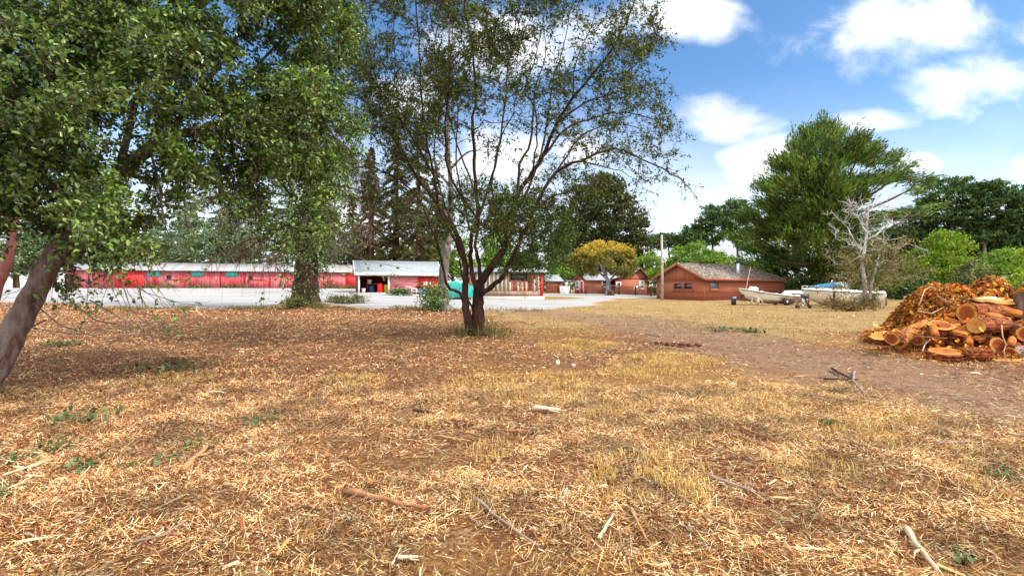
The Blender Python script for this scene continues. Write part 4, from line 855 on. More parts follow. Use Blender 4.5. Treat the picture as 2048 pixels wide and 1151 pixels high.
# outboard motor on a dolly
q = np.array(((1607 - 1024) / 1024 * 37.5, 37.5, 0)); q[2] = gz(*q[:2]); om = thing('outboard_motor', 'grey outboard motor clamped on a rusty wheeled stand', 'outboard motor', q, .2)
MB().lathe([(.02, .0), (.08, .02), (.1, .1), (.02, .16)], 12, (-.08, 0, .12)).build('gearcase', ALU, om)
b = MB(); b.hexa([(-.13, -.05, .2), (.03, -.05, .2), (.03, .05, .2), (-.13, .05, .2), (-.16, -.08, .8), (.06, -.08, .8), (.06, .08, .8), (-.16, .08, .8)]); b.build('leg', ALU, om)
b = MB(); b.hexa([(-.2, -.15, .8), (.34, -.15, .72), (.34, .15, .72), (-.2, .15, .8), (-.12, -.12, 1.05), (.42, -.10, 1.05), (.42, .10, 1.05), (-.12, .12, 1.05)]); b.build('cowl', mat('dark_cowl', [(.03, .028, .03), (.08, .07, .07)], rough=.5), om)
b = MB(); b.tube([(-.1, 0, .86), (-.55, .05, .94), (-.75, .05, .93)], [.03, .03, .04], 7); b.build('tiller', GEL, om)
b = MB(); b.beam((-.65, 0, .2), (.45, 0, .2), .06); b.beam((-.62, 0, .2), (-.2, 0, .72), .06); b.beam((.5, 0, -.1), (.12, 0, .8), .07); b.beam((.5, .1, .2), (.55, .1, .75), .06); b.beam((-.35, 0, .2), (-.38, 0, -.12), .06); b.build('stand', RUST, om)
for xx in (-.6, .5): MB().lathe([(.03, -.04), (.13, -.04), (.15, 0), (.13, .05), (.03, .05)], 16, (xx, -.06, .15), 'y').build('wheel', BLACK, om)

# ------------------------------------------------------------------ wood pile
BARK = mat('red_bark', [(0.056, 0.017, 0.006), (0.178, 0.040, 0.009), (0.357, 0.084, 0.012)], scale=7, detail=9, rough=.95, bump=1., bscale=18, stretch=(1.4, 1.4, .25), lo=.36, hi=.66)
BARKG = mat('grey_bark', [(.08, .055, .045), (.2, .15, .12), (.30, .24, .20)], scale=6, detail=9, rough=.95, bump=1., stretch=(1, 1, .4))
LOGS = []
def cutwood(name, inner, outer):
    m = bpy.data.materials.new(name); m.use_nodes = True; t = NT(m.node_tree); t.n.clear()
    g = t.node('ShaderNodeTexCoord'); v = t.node('ShaderNodeVectorMath', {0: g.outputs['Generated'], 1: (-.5, -.5, 0)}, operation='ADD').outputs[0]
    v = t.node('ShaderNodeVectorMath', {0: v, 1: (2, 2, 0)}, operation='MULTIPLY').outputs[0]
    r = t.node('ShaderNodeVectorMath', {0: v}, operation='LENGTH').outputs['Value']; nz = t.noise(g.outputs['Object'], 9, 5)
    r = t.math('ADD', r, t.math('MULTIPLY', t.math('SUBTRACT', nz, .5), .28))
    c = t.ramp(r, [(0, tuple(q * .75 for q in inner)), (.5, inner), (.64, inner), (.76, outer), (.93, tuple(q * .9 for q in outer)), (1., (.12, .03, .012))])
    ring = t.math('FRACT', t.math('MULTIPLY', r, 11.)); c = t.mix(t.math('MULTIPLY', t.sstep(ring, .6, 1.), .3), c, tuple(q * .5 for q in inner))
    sv = t.node('ShaderNodeSeparateXYZ', {0: v}).outputs; an = t.math('ARCTAN2', sv[1], sv[0])
    cr = t.noise(t.node('ShaderNodeCombineXYZ', {0: t.math('MULTIPLY', an, 3.), 1: t.math('MULTIPLY', r, .5), 2: 0.}).outputs[0], 2.2, 4, .6)
    c = t.mix(t.math('MULTIPLY', t.sstep(cr, .60, .70), .7), c, (.09, .03, .012))
    c = t.mix(t.math('MULTIPLY', t.sstep(t.noise(g.outputs['Object'], 5, 6, .7), .5, .66), .65), c, tuple(q * .45 for q in inner))
    c = t.node('ShaderNodeHueSaturation', {'Value': t.math('ADD', .7, t.math('MULTIPLY', t.noise(g.outputs['Object'], 22, 4), .6)), 'Color': c}).outputs[0]
    p = t.node('ShaderNodeBsdfPrincipled', {'Base Color': c, 'Roughness': .8, 'Specular IOR Level': .2})
    b = t.node('ShaderNodeBump', {'Height': t.math('ADD', ring, t.noise(g.outputs['Object'], 40, 4)), 'Strength': .4, 'Distance': .01}).outputs[0]; t.l.new(b, p.inputs['Normal'])
    t.node('ShaderNodeOutputMaterial', {0: p.outputs[0]}); return m
CUT = cutwood('fresh_cut_wood', (.30, .07, .012), (.56, .25, .045)); CUTY = cutwood('yellow_cut_wood', (.56, .25, .055), (.64, .33, .08)); DUSTY = cutwood('dusty_cut_wood', (.36, .115, .022), (.42, .17, .035)); CUTD = cutwood('dark_heart_wood', (.24, .05, .012), (.52, .24, .05))
def log(label, A, B, r, bark=BARK, cut=CUT, half=False, seed=0, flat=1., name='log', cat='log'):
    A = Vector(A); B = Vector(B); d = B - A; ln = d.length; qn = d.to_track_quat('Z', 'Y')
    r *= .9; LOGS.append((np.array(A), np.array(B), r)); o = thing(name, label, cat, A); o.rotation_mode = 'QUATERNION'; o.rotation_quaternion = qn
    r_ = np.random.default_rng(seed); k = 56; th = np.linspace(0, (math.pi if half else 2 * math.pi), k + (1 if half else 0))[:k + (1 if half else 0)] if half else np.arange(k) / k * 2 * np.pi
    rad = r * (1 + .07 * np.cos(2 * th + r_.random() * 6) + .05 * np.cos(3 * th + r_.random() * 6) + .03 * np.cos(7 * th + r_.random() * 6))
    m = 18; zz = np.linspace(0, ln, m); V = []
    furrow = r_.normal(0, 1, len(th)); furrow = np.where(np.abs(furrow) > .5, furrow, 0)
    rad = rad * (1 + .018 * r_.normal(0, 1, len(th)))
    for i, z_ in enumerate(zz):
        j = rad * (1 + (r_.normal(0, .022, len(th)) + .05 * furrow if 0 < i < m - 1 else 0)) * (1 + .05 * math.sin(i * 1.3 + seed))
        V.append(np.stack([j * np.cos(th), j * np.sin(th) * flat, np.full(len(th), z_)], -1))
    n = len(th); idx = np.arange(m * n).reshape(m, n)
    b = MB(); nx = np.roll(idx, -1, 1)
    b.add(np.concatenate(V), np.stack([idx[:-1], nx[:-1], nx[1:], idx[1:]], -1).reshape(-1, 4))
    b.build('bark', bark, o)
    for z_, ring, fl in ((0, V[0], True), (ln, V[-1], False)):
        rr = [ring * (s_, s_, 0) for s_ in (.99, .8, .6, .4, .2)]; dz_ = [0, .012 * r_.random(), .01 * r_.random(), .012 * r_.random(), .006]
        sg = -1 if fl else 1
        W = np.concatenate([q_ + (0, 0, sg * (.002 + e_)) for q_, e_ in zip(rr, dz_)] + [[(0, 0 if not half else r * .3 * flat * .2, sg * .006)]]); ii = np.arange(5 * n).reshape(5, n); n2 = np.roll(ii, -1, 1)
        F = np.stack([ii[:-1], n2[:-1], n2[1:], ii[1:]], -1).reshape(-1, 4); T_ = np.stack([ii[-1], n2[-1], np.full(n, 5 * n)], -1)
        c_ = MB(); c_.add(W, F[:, ::-1] if fl else F, T_[:, ::-1] if fl else T_); f = c_.build('cut_face', cut, o); f.location = (0, 0, z_)
    return o
log('hollow log with a pale rim and orange heart facing out, under the big disc', P(1934, 626, 11.3), P(2032, 632, 12.1), .235, seed=1)
q_ = P(1883, 650, 11.2); log('tilted stump with an oval pale ringed top in the middle of the log pile', q_, q_ + (.05, .15, -.38), .265, seed=2)
log('dark log lying across the pile with a thin pale end towards the left', P(1952, 651, 10.85), P(2008, 650, 11.2), .195, cut=CUTY, seed=3)
log('red log with its pale oval end turned right, at the lower right of the pile', P(1997, 690, 10.7), P(1950, 694, 11.3), .205, cut=CUTD, seed=4)
log('split red bark billet lying flat at the front right of the pile', P(1977, 709, 10.35), P(1926, 708, 10.4), .155, bark=BARK, cut=CUTD, seed=5, flat=.95)
log('short stump standing at the front edge of the pile with a dusty orange top', P(1890, 702, 10.55), P(1890, 702, 10.55) + (.02, .035, -.27), .345, cut=DUSTY, seed=6)
log('broad flat log disc lying topmost on the pile', P(1994, 601, 12.3), P(1994, 601, 12.3) + (.02, .05, -.32), .47, cut=CUTY, seed=7)
log('grey barked trunk chunk at the right edge of the pile', P(2062, 596, 11.9), P(2068, 652, 11.6), .34, bark=mat('brown_grey_bark', [(.05, .028, .018), (.13, .075, .05), (.24, .16, .12)], scale=6, detail=9, rough=.95, bump=1., stretch=(1, 1, .4)), seed=8)
log('red log with round orange end at the far right edge', P(2052, 668, 10.7), P(2004, 664, 11.6), .19, cut=CUTD, seed=9)
log('half split log leaning left of the dark log', P(1925, 657, 11.05), P(1925, 657, 11.05) + (.03, .14, -.17), .25, cut=DUSTY, seed=10, flat=.8)
log('small log with a dark orange end poking out low in the pile', P(1836, 680, 11.5), P(1866, 674, 12.1), .15, cut=CUTD, seed=11)
sl = P(1763, 672, 12.0); log('pale round slab leaning flat at the left end of the pile', sl + (.02, -.0, .02), sl + (.07, .04, -.10), .30, cut=CUTY, seed=12, flat=.8)
log('chunky red half log standing beside the pale slab', P(1784, 676, 11.3), P(1802, 674, 11.7), .165, cut=CUTD, seed=13)
log('long sawdust covered log slanting up from the left end of the pile', P(1796, 682, 11.5), P(1866, 650, 12.4), .18, bark=mat('sawdusty_bark', [(.09, .03, .012), (.34, .13, .03), (.46, .22, .06)], scale=4, detail=8, rough=.95, bump=.6), seed=14)
log('thin log end showing above the dark log at the right edge', P(2040, 648, 11.2), P(2085, 652, 11.6), .10, seed=15)
log('shadowed log wedged beneath the dark log', P(1960, 680, 11.5), P(2040, 684, 11.7), .20, seed=16)
log('shadowed log beneath the hollow log', P(1900, 668, 12.2), P(2010, 652, 12.6), .26, seed=17)
log('shadowed thick log at the bottom of the right side', P(2000, 690, 11.4), P(2100, 694, 11.8), .25, seed=18)
log('shadowed log under the big disc', P(1960, 640, 12.7), P(2080, 640, 12.7), .28, seed=19)
wd_ = thing('wood_wedge', 'pale yellow split wedge lying on the big disc', 'wood wedge', P(1972, 600, 12.1))
MB().hexa([(-.24, -.12, 0), (.25, -.14, 0), (.22, .16, 0), (-.2, .12, 0), (-.22, -.1, .035), (.10, -.12, .09), (.12, .14, .09), (-.18, .1, .04)]).build('split_face', mat('pale_split_wood', [(.62, .44, .17), (.70, .55, .26)], scale=3, stretch=(.3, 2, 1), rough=.8), wd_)
SPLITM = mat('split_red_wood', [(0.162, 0.035, 0.006), (0.425, 0.129, 0.013), (0.553, 0.246, 0.035)], scale=5, detail=8, rough=.9, bump=.6, stretch=(.4, 2, 2))
def split_piece(label, px, py, Y, L_, W_, H_, rz, ry=0.):
    p_ = P(px, py, Y); o = thing('split_piece', label, 'split wood', p_, rz); o.rotation_euler = (rng.normal(0, .15), ry, rz); n = 7; q = np.linspace(-.5, .5, n); V = []
    for t_ in q:
        j = 1 + rng.normal(0, .08); e = 1 - .35 * abs(t_) ** 3 * 4
        V.append([(t_ * L_, -W_ / 2 * j, 0), (t_ * L_, W_ / 2 * j, .01), (t_ * L_, W_ * .3 * e, H_ * .7 * j), (t_ * L_, -W_ * .1, H_ * e), (t_ * L_, -W_ * .4, H_ * .55 * j)])
    V = np.array(V); idx = np.arange(n * 5).reshape(n, 5); nx = np.roll(idx, -1, 1); b = MB(); b.add(V.reshape(-1, 3), np.stack([idx[:-1], nx[:-1], nx[1:], idx[1:]], -1).reshape(-1, 4), idx[:1, ::-1], idx[-1:]); b.build('split_face', SPLITM, o)
    b = MB(); W = V[:, [0, 1, 4]] - (0, 0, .012); b.add(np.concatenate([W[:, 0], W[:, 1], W[:, 1] - (0, -.01, .03), W[:, 0] - (0, .01, .03)]), *[np.stack([np.arange(n - 1) + a_ * n, np.arange(1, n) + a_ * n, np.arange(1, n) + c_ * n, np.arange(n - 1) + c_ * n], -1) for a_, c_ in ((0, 1), (1, 2), (2, 3), (3, 0))]); b.build('bark_strip', BARK, o)
for a_ in [('split piece lodged between the tilted stump and the hollow log', 1908, 636, 11.6, .45, .14, .11, .5, .15), ('long split piece on top of the dark log', 1985, 634, 11.1, .42, .13, .10, .25, .1), ('split piece tilted against the front of the tilted stump', 1868, 664, 11.0, .34, .14, .12, 1.0, -.5), ('split piece leaning in the gap right of the front stump', 1936, 684, 10.8, .32, .15, .13, .8, -.35),
           ('split piece wedged under the hollow log end', 1905, 648, 11.4, .36, .13, .12, -.6, .4), ('split piece on the slanting sawdust covered log', 1838, 655, 11.9, .36, .12, .09, .4, -.3), ('red split piece on top at the right beside the grey chunk', 2018, 628, 11.6, .40, .15, .14, -.4, .2), ('split piece tucked left of the right hand orange log end', 2022, 686, 10.6, .34, .14, .12, .7, -.3), ('small split piece lying on the half log in the middle', 1918, 668, 10.8, .26, .11, .08, -.3, .2),
           ('split piece resting above the red log at lower right', 1965, 680, 10.9, .46, .15, .12, .25), ]: split_piece(*a_)
gx0 = P(1999, 700, 10.9)
log('dark half buried log at the lower right corner behind the twig', P(2020, 706, 10.5), P(2090, 700, 10.9), .14, bark=BARKG, cut=CUTD, seed=21)

# brush heap of dead leaves
HEAP = [(10.95, 13.4, 1.52, .68, .8), (13.0, 14.0, 1.66, .8, 1.0), (14.6, 13.9, 1.72, 1.2, 1.1), (10.35, 12.75, .65, .5, .6), (11.95, 13.8, 1.42, .7, .9), (12.4, 13.2, 1.0, .8, .6), (16.2, 14, 1.3, 1.2, 1.2), (11.6, 12.7, .75, .8, .5)]
def heap_z(x, y):
    z = 0
    for cx, cy, h, rx, ry in HEAP: z = np.maximum(z, h * np.exp(-(((x - cx) / rx) ** 2 + ((y - cy) / ry) ** 2) * .8)) if cx else z
    return z + fbm(x, y, 2.5, 3, 91) * .16 * (z > .05)
q = np.array((12.6, 13.5, 0.)); bp = thing('brush_pile', 'heap of orange dead leaves and twigs behind the log pile', 'brush pile', q)
X, Y = np.meshgrid(np.linspace(9.3, 18, 70), np.linspace(11.6, 16.2, 40)); Z = terrain(X, Y) - .06 + np.maximum(heap_z(X, Y) - .12, -.02); idx = np.arange(70 * 40).reshape(40, 70)
b = MB(); b.add(np.stack([X, Y, Z], -1), np.stack([idx[:-1, :-1], idx[:-1, 1:], idx[1:, 1:], idx[1:, :-1]], -1).reshape(-1, 4)); b.build('core', mat('rotting_brush', [(.03, .012, .006), (.10, .04, .014)], scale=6, rough=1.), bp, loc=q)
n = 46000; x = 9.4 + 8 * rng.random(n); y = 11.8 + 4.2 * rng.random(n); hz = heap_z(x, y); k = hz > .10; x, y, hz = x[k], y[k], hz[k]; n = len(x)
C = np.stack([x, y, terrain(x, y) + hz - .10 + .22 * rng.random(n) ** 1.5], -1)
def leaf_mb(C, L, W, up=.3, fold=.3, dirs=None, six=False, dj=1., flat=None):
    """leaf blades as folded pairs of faces around C"""
    n = len(C); L = (L[0] + (L[1] - L[0]) * rng.random(n))[:, None]; W = (W[0] + (W[1] - W[0]) * rng.random(n))[:, None]
    d = rng.normal(0, 1, (n, 3)) * dj
    if dirs is not None: d = d * .6 + dirs
    d = nrm(d); nn = nrm(rng.normal(0, 1, (n, 3)) * (1 if flat is None else flat) + (0, 0, up)); s = nrm(np.cross(d, nn)); nn = np.cross(s, d)
    f = nn * W * fold
    b = MB()
    if six:
        cv = -nn * L * .12
        V = np.stack([C - d * L / 2, C - d * L * .18 - s * W / 2 + f, C + d * L * .2 - s * W * .42 + f * .9, C + d * L / 2 + cv, C + d * L * .2 + s * W * .42 + f * .9, C - d * L * .18 + s * W / 2 + f], 1)
        i = (np.arange(n) * 6)[:, None]; b.add(V.reshape(-1, 3), i + np.array([[0, 1, 2, 3]]), i + np.array([[0, 3, 4, 5]]))
    else:
        V = np.stack([C - d * L / 2, C - s * W / 2 + f, C + d * L / 2, C + s * W / 2 + f], 1)
        i = (np.arange(n) * 4)[:, None]; b.add(V.reshape(-1, 3), i + np.array([[0, 1, 2]]), i + np.array([[0, 2, 3]]))
    return b
lb_ = []
for A_, B_, r_0 in LOGS:          # dead leaves caught between the logs
    q_ = rng.random((34, 1)); o_ = nrm(rng.normal(0, 1, (34, 3)) + (0, .5, .3)); lb_.append(A_ + (B_ - A_) * q_ + o_ * r_0 * 1.12)
C = np.concatenate([C] + lb_); n = len(C)
leaf_mb(C, (.06, .17), (.03, .075), .4, .7, six=True).build('leaves', ramp_island('dead_leaves', [(.12, .025, .006), (.34, .065, .008), (.56, .14, .014), (.62, .23, .022), (.66, .36, .06), (.40, .21, .03), (.60, .16, .015), (.50, .16, .02), (.72, .44, .10), (.30, .07, .01)], rough=.6, trans=.2, nscale=1.6, amp=.8), bp, loc=q)
NT_ = 420; k = rng.choice(n, NT_, replace=False); d = nrm(rng.normal(0, 1, (NT_, 3)) * (1, 1, .45)); l = (.2 + .5 * rng.random(NT_))[:, None, None]; tt = np.linspace(-.5, .5, 4)[None, :, None]
Pt = C[k][:, None] + d[:, None] * l * tt + rng.normal(0, .03, (NT_, 4, 3)) + (0, 0, .05); b = MB(); b.tubes(Pt, np.linspace(.008, .003, 4)[None] * np.ones((NT_, 1)), 4)
for pts in ([(1875, 592, 12.6), (1890, 599, 12.5), (1909, 609, 12.4)], [(1836, 622, 12.3), (1862, 627, 12.3), (1888, 614, 12.5)], [(1838, 610, 12.5), (1850, 578, 12.8), (1862, 573, 13), (1876, 580, 13)]):
    b.tube([P(*z_) for z_ in pts], np.linspace(.016, .007, len(pts)), 6)
b.build('twigs', mat('pale_twigs', [(.30, .17, .08), (.50, .36, .22)], scale=5, rough=.9), bp, loc=q)
# sawdust
X, Y = np.meshgrid(np.linspace(8.2, 12.2, 80), np.linspace(9.7, 13.4, 70))
hs_ = .16 * np.exp(-(((X - 9.9) / 1.3) ** 2 + ((Y - 11.1 + .35 * (X - 9.9)) / .75) ** 2) * 1.1) + .05 * np.exp(-(((X - 8.9) / .8) ** 2 + ((Y - 12.6) / .6) ** 2)) + fbm(X, Y, 3, 3, 71) * .05 - .045
b = MB(); idx = np.arange(80 * 70).reshape(70, 80); F = np.stack([idx[:-1, :-1], idx[:-1, 1:], idx[1:, 1:], idx[1:, :-1]], -1).reshape(-1, 4); kk = (hs_.reshape(-1)[F].max(1) > -.02); b.add(np.stack([X, Y, terrain(X, Y) + hs_], -1), F[kk])
sd = b.build('sawdust', mat('orange_sawdust', [(.30, .10, .022), (.46, .19, .04), (.55, .28, .075)], scale=9, detail=9, rough=1., bump=.6, bscale=40)); tag(sd, 'orange sawdust and bark chips drifted around the foot of the log pile', 'sawdust', kind='stuff')
x = 8.3 + 4.5 * rng.random(9000); y = 9.8 + 3.4 * rng.random(9000); w_ = np.exp(-(((x - 10.0) / 1.35) ** 2 + ((y - 11.0 + .35 * (x - 10)) / .8) ** 2)); k = rng.random(9000) < w_; x, y = x[k], y[k]
C2 = np.stack([x, y, terrain(x, y) + .16 * w_[k] + .0 + .05 * rng.random(len(x))], -1)
bits = []
for A_, B_, r_0 in LOGS:          # chips, bark strips and dust lodged on top of and between the logs
    m_ = 70; q_ = rng.random((m_, 1)); dr = nrm(B_ - A_); o_ = rng.normal(0, 1, (m_, 3)); o_[:, 2] = np.abs(o_[:, 2]) + .3; o_ -= (o_ @ dr)[:, None] * dr; bits.append(A_ + (B_ - A_) * q_ + nrm(o_) * (r_0 * 1.06))
C2 = np.concatenate([C2] + bits)
tag(leaf_mb(C2, (.03, .13), (.01, .035), 1.5, .3).build('bark_chips', ramp_island('bark_chips', [(.07, .02, .008), (.22, .06, .015), (.42, .16, .03), (.52, .28, .08), (.3, .12, .04)])), 'orange bark chips scattered over the sawdust', 'chips', kind='stuff')

# ------------------------------------------------------------------ sticks lying in the clearing
STK = {k: mat('stick_' + k, v, scale=5, detail=8, rough=.9, bump=.5, stretch=(1, 1, 1)) for k, v in dict(red=[(.10, .03, .014), (.24, .09, .04), (.40, .22, .10)], pale=[(.38, .26, .16), (.58, .46, .32)], grey=[(.16, .10, .08), (.30, .22, .17)], dark=[(.025, .015, .012), (.07, .04, .028)], tan=[(.26, .13, .05), (.44, .26, .11)]).items()}
def stick(label, pts, r, c, name='stick', lift=.012, k=8, ragged=True):
    g = [G(*p_) for p_ in pts]; q = np.linspace(0, 1, max(7, 3 * len(g))); src = np.linspace(0, 1, len(g))
    W = np.stack([np.interp(q, src, [a_[i] for a_ in g]) for i in range(3)], -1); ln = np.linalg.norm(W[-1] - W[0])
    W[:, 2] = np.maximum(W[:, 2], terrain(W[:, 0], W[:, 1])) + r * .9 + lift + .008
    W += rng.normal(0, ln * .008, W.shape) * (1, 1, .5); rad = r * (1 - .45 * q) * (1 + rng.normal(0, .10, len(q))); base = W[0].copy()
    b = MB(); b.tube(W, rad, k)
    if ragged:      # stub and splinters
        i = len(q) // 2; dn = nrm(W[i + 1] - W[i]); sd_ = nrm(np.cross(dn, (0, 0, 1)))
        b.tube([W[i], W[i] + sd_ * r * 2.2 + dn * r * 2, W[i] + sd_ * r * 3.2 + dn * r * 5], [r * .5, r * .4, r * .2], 5)
        for s_ in (-1, 1): b.tube([W[-1] + sd_ * s_ * r * .2, W[-1] + dn * r * 2.5 + sd_ * s_ * r * .4], [r * .3, r * .05], 4)
    return tag(b.build(name, STK[c], loc=base), label, name.replace('_', ' '))
for a_ in [
 ('thick split reddish branch lying in two joined lengths at bottom centre', [(692, 993), (800, 1022), (855, 1032)], .022, 'red'),
 ('long dark thin stick slanting to the lower right of bottom centre', [(945, 1003), (1000, 1055), (1072, 1107)], .013, 'grey'),
 ('short pale log piece lying level below the golden grass tuft', [(1066, 826), (1120, 829)], .035, 'pale'),
 ('short reddish bark strip left of and below the pale log piece', [(1014, 868), (1053, 871)], .022, 'red'),
 ('dark stick lying right of the golden tuft near the lower middle', [(1415, 963), (1460, 980), (1512, 996)], .017, 'grey'),
 ('upper one of two short parallel brown sticks right of centre', [(1480, 860), (1550, 889)], .016, 'red'),
 ('lower one of two short parallel brown sticks right of centre', [(1480, 880), (1550, 909)], .016, 'red'),
 ('black thin branch lying level on the dirt track', [(1648, 763), (1715, 764)], .022, 'dark'),
 ('short dark branch crossing the black one on the track', [(1666, 742), (1700, 762)], .026, 'dark'),
 ('pale grey forked branch running down from the dark ones on the track', [(1708, 745), (1704, 765), (1736, 796)], .022, 'grey'),
 ('large pale bleached branch at the bottom right corner of the clearing', [(1812, 1075), (1842, 1115), (1872, 1150)], .020, 'pale'),
 ('grey crooked twig at the lower left', [(270, 1100), (325, 1080), (376, 1049)], .010, 'grey'),
 ('short grey twig near the bottom left corner', [(48, 1087), (98, 1092)], .008, 'grey'),
 ('short pale stick pointing up right of bottom centre', [(1198, 1087), (1226, 1046)], .012, 'pale'),
 ('pale split stick to the right of the short pointing stick', [(1262, 1035), (1292, 1088)], .010, 'tan'),
 ('broad tan wood splinter beside the green weeds on the left', [(368, 950), (417, 902)], .028, 'tan'),
 ('thin brown stick left of the small reddish bark strip', [(872, 880), (938, 890)], .013, 'tan'),
 ('pale grey stick lying on the right near the track edge', [(1870, 894), (1938, 893)], .016, 'grey'),
 ('thin dark stick below the dark stick right of centre', [(1475, 1010), (1532, 1022)], .010, 'red'),
 ('stubby pale wood chunk at the bottom edge left of centre', [(796, 1136), (836, 1135)], .013, 'pale'),
 ('thin white twig standing up at the bottom edge left of centre', [(784, 1150), (801, 1104)], .006, 'pale'),
 ('pale flat wood sliver on the left side of the clearing', [(414, 790), (448, 790)], .018, 'pale'),
 ('thin tan stick lying far out on the right of the clearing', [(1620, 945), (1700, 965)], .008, 'tan'),
 ('curled dark bark piece in the dug patch at centre left', [(826, 828), (866, 832)], .022, 'dark'),
 ('bleached bundle strip at the far left edge', [(6, 960), (60, 940), (108, 925)], .012, 'pale'),
 ('lower bleached strip at the far left edge', [(0, 990), (40, 975), (80, 950)], .010, 'pale')]: stick(*a_)
# twigs on the log pile
def pole(label, pts, r, c):
    W = [P(*p_) for p_ in pts]; b = MB(); b.tube(W, np.linspace(r, r * .5, len(W)), 6); n_ = nrm(W[-1] - W[0]); b.tube([W[len(W) // 2], W[len(W) // 2] + n_ * .12 + (.0, -.03, .06)], [r * .6, r * .2], 5)
    return tag(b.build('twig', STK[c], loc=W[0]), label, 'twig')
pole('long thin grey twig drooping over the dark log towards the right edge', [(1984, 635, 10.85), (2005, 640, 10.8), (2030, 648, 10.75), (2060, 660, 10.7)], .012, 'grey')
pole('crooked hanging twig down the right front of the log pile', [(2003, 650, 10.75), (2005, 672, 10.5), (2012, 688, 10.38), (2008, 700, 10.3), (2013, 730, 10.1)], .014, 'tan')
pole('short curved pale twig standing in the sawdust before the pile', [(1845, 702, 10.75), (1849, 690, 10.9), (1861, 677, 11.1)], .016, 'pale')
# clods of turned earth
def clod(label, px, py, r, col, name='earth_clod'):
    g = G(px, py); t_ = MB(); n_ = 70
    for i in range(n_):
        o = rng.normal(0, .5, 3) * (r, r * .7, r * .10); s_ = r * (.05 + .17 * rng.random() ** 2.5); th = np.arange(7) / 7 * 6.283; V = [np.array([[0, 0, -s_ * .6]])]
        for zz, rr in ((-.3, .8), (.1, 1.), (.5, .6)): V.append(np.stack([s_ * rr * np.cos(th) * (1 + .4 * rng.random(7)), s_ * rr * np.sin(th) * (1 + .4 * rng.random(7)), np.full(7, s_ * zz)], -1))
        V.append(np.array([[0, 0, s_ * .7]])); W = np.concatenate(V) + (o + (0, 0, r * .03)); j = np.arange(7); jn = (j + 1) % 7
        t_.add(W, np.stack([np.zeros(7, int), 1 + jn, 1 + j], -1), np.stack([1 + j, 1 + jn, 8 + jn, 8 + j], -1), np.stack([8 + j, 8 + jn, 15 + jn, 15 + j], -1), np.stack([15 + j, 15 + jn, np.full(7, 22)], -1))
    tag(t_.xf(Matrix.Translation(g)).build(name, col, loc=g), label, 'clod', kind='stuff')
SOIL = mat('dark_soil', [(.035, .012, .007), (.09, .032, .016), (.18, .075, .032)], scale=14, detail=8, rough=1., bump=.8)
for a_ in [('dug up patch of dark red earth right of centre', 1710, 905, .20), ('dark earth clods left of the golden tuft', 920, 850, .20), ('dark earth clods below the dug patch at centre left', 850, 835, .14), ('low ridge of brown clods far out near the field edge', 1345, 692, .42),
           ('dark clods beside the pale grass at lower centre', 1085, 935, .12), ('small dark clods at lower right of bottom centre', 1280, 1022, .07), ('dark hollow clods below the tan splinter', 335, 975, .09), ('dark red clods left of the split branch', 770, 975, .09), ('dark clods at the far left under the bleached strip', 110, 965, .10), ('dark clods at the right edge of the lower foreground', 1990, 1075, .07), ('reddish clods in the lower right foreground', 1560, 1075, .06)]: clod(*a_, SOIL)
for px, py, lb in ((1115, 729, 'small upright white block in the dry grass right of the tree'), (1147, 732, 'flat white scrap right of the small white block')):
    g = G(px, py); o = thing('litter_block', lb, 'litter', g); h = .09 if px < 1120 else .03
    MB().hexa([(-.05, -.04, -.02), (.05, -.05, -.02), (.055, .04, -.02), (-.05, .05, -.02), (-.045, -.03, h), (.05, -.04, h * .9), (.045, .03, h), (-.05, .04, h * .92)]).xf(Matrix.Diagonal((.7, .7, 1, 1))).build('block', CREAM, o)
# green weeds
WEED = ramp_island('weed_leaf', [(.035, .06, .022), (.06, .10, .035), (.10, .15, .055), (.15, .19, .075), (.16, .16, .045)], trans=.25, rough=.6)
for i, (lb, px, py, r, n_) in enumerate([('broad leaved weed at the far left edge', 22, 935, .17, 16), ('low weed with big grey green leaves on the left', 180, 938, .20, 14), ('yellow green weed behind the big leaved one on the left', 115, 905, .22, 26), ('small weed in the dark hollow on the left', 405, 895, .16, 14), ('scattered weed sprigs left of the dark hollow', 300, 935, .2, 10),
        ('grey green weed patch on the left farther out', 175, 840, .35, 34), ('small dark green weed mound near the leaning trunk', 128, 692, .45, 60), ('weed at the bottom left edge', 6, 1000, .12, 10), ('weed sprig left of the turned clods', 520, 850, .25, 20), ('small weed at the bottom right edge', 1925, 1135, .10, 16), ('little green weed tuft right of centre', 1655, 850, .13, 26),
        ('yellow green weed tuft at the right edge', 2010, 962, .12, 26), ('green weed clump on the edge of the far track', 1500, 664, .5, 60), ('green weed clump nearer on the far field edge', 1440, 662, .5, 50), ('little weed on the track edge before the branch', 1680, 787, .16, 20), ('pale green sprigs in the middle distance left', 330, 742, .5, 36)]):
    g = G(px, py); t_ = thing('weed', lb, 'weed', g); a_ = rng.random(n_) * 6.283; rr = r * np.sqrt(rng.random(n_)); C_ = np.stack([rr * np.cos(a_), rr * np.sin(a_), .02 + .08 * rng.random(n_) * (r / .2) ** .5], -1)
    C_[:, 2] += terrain(C_[:, 0] + g[0], C_[:, 1] + g[1]) - g[2]
    s_ = .24 * r ** .8 if n_ < 20 else .17 * r ** .8
    leaf_mb(C_, (s_ * .7, s_ * 1.4), (s_ * .45, s_ * .9), 2., .15, six=True).build('leaves', WEED, t_)
    st_ = np.stack([np.zeros_like(C_), C_ * (.5, .5, .9), C_], 1); st_[:, 0, 2] = -.01; MB().tubes(st_, np.full((n_, 3), .0025), 4).build('stems', WEED, t_)
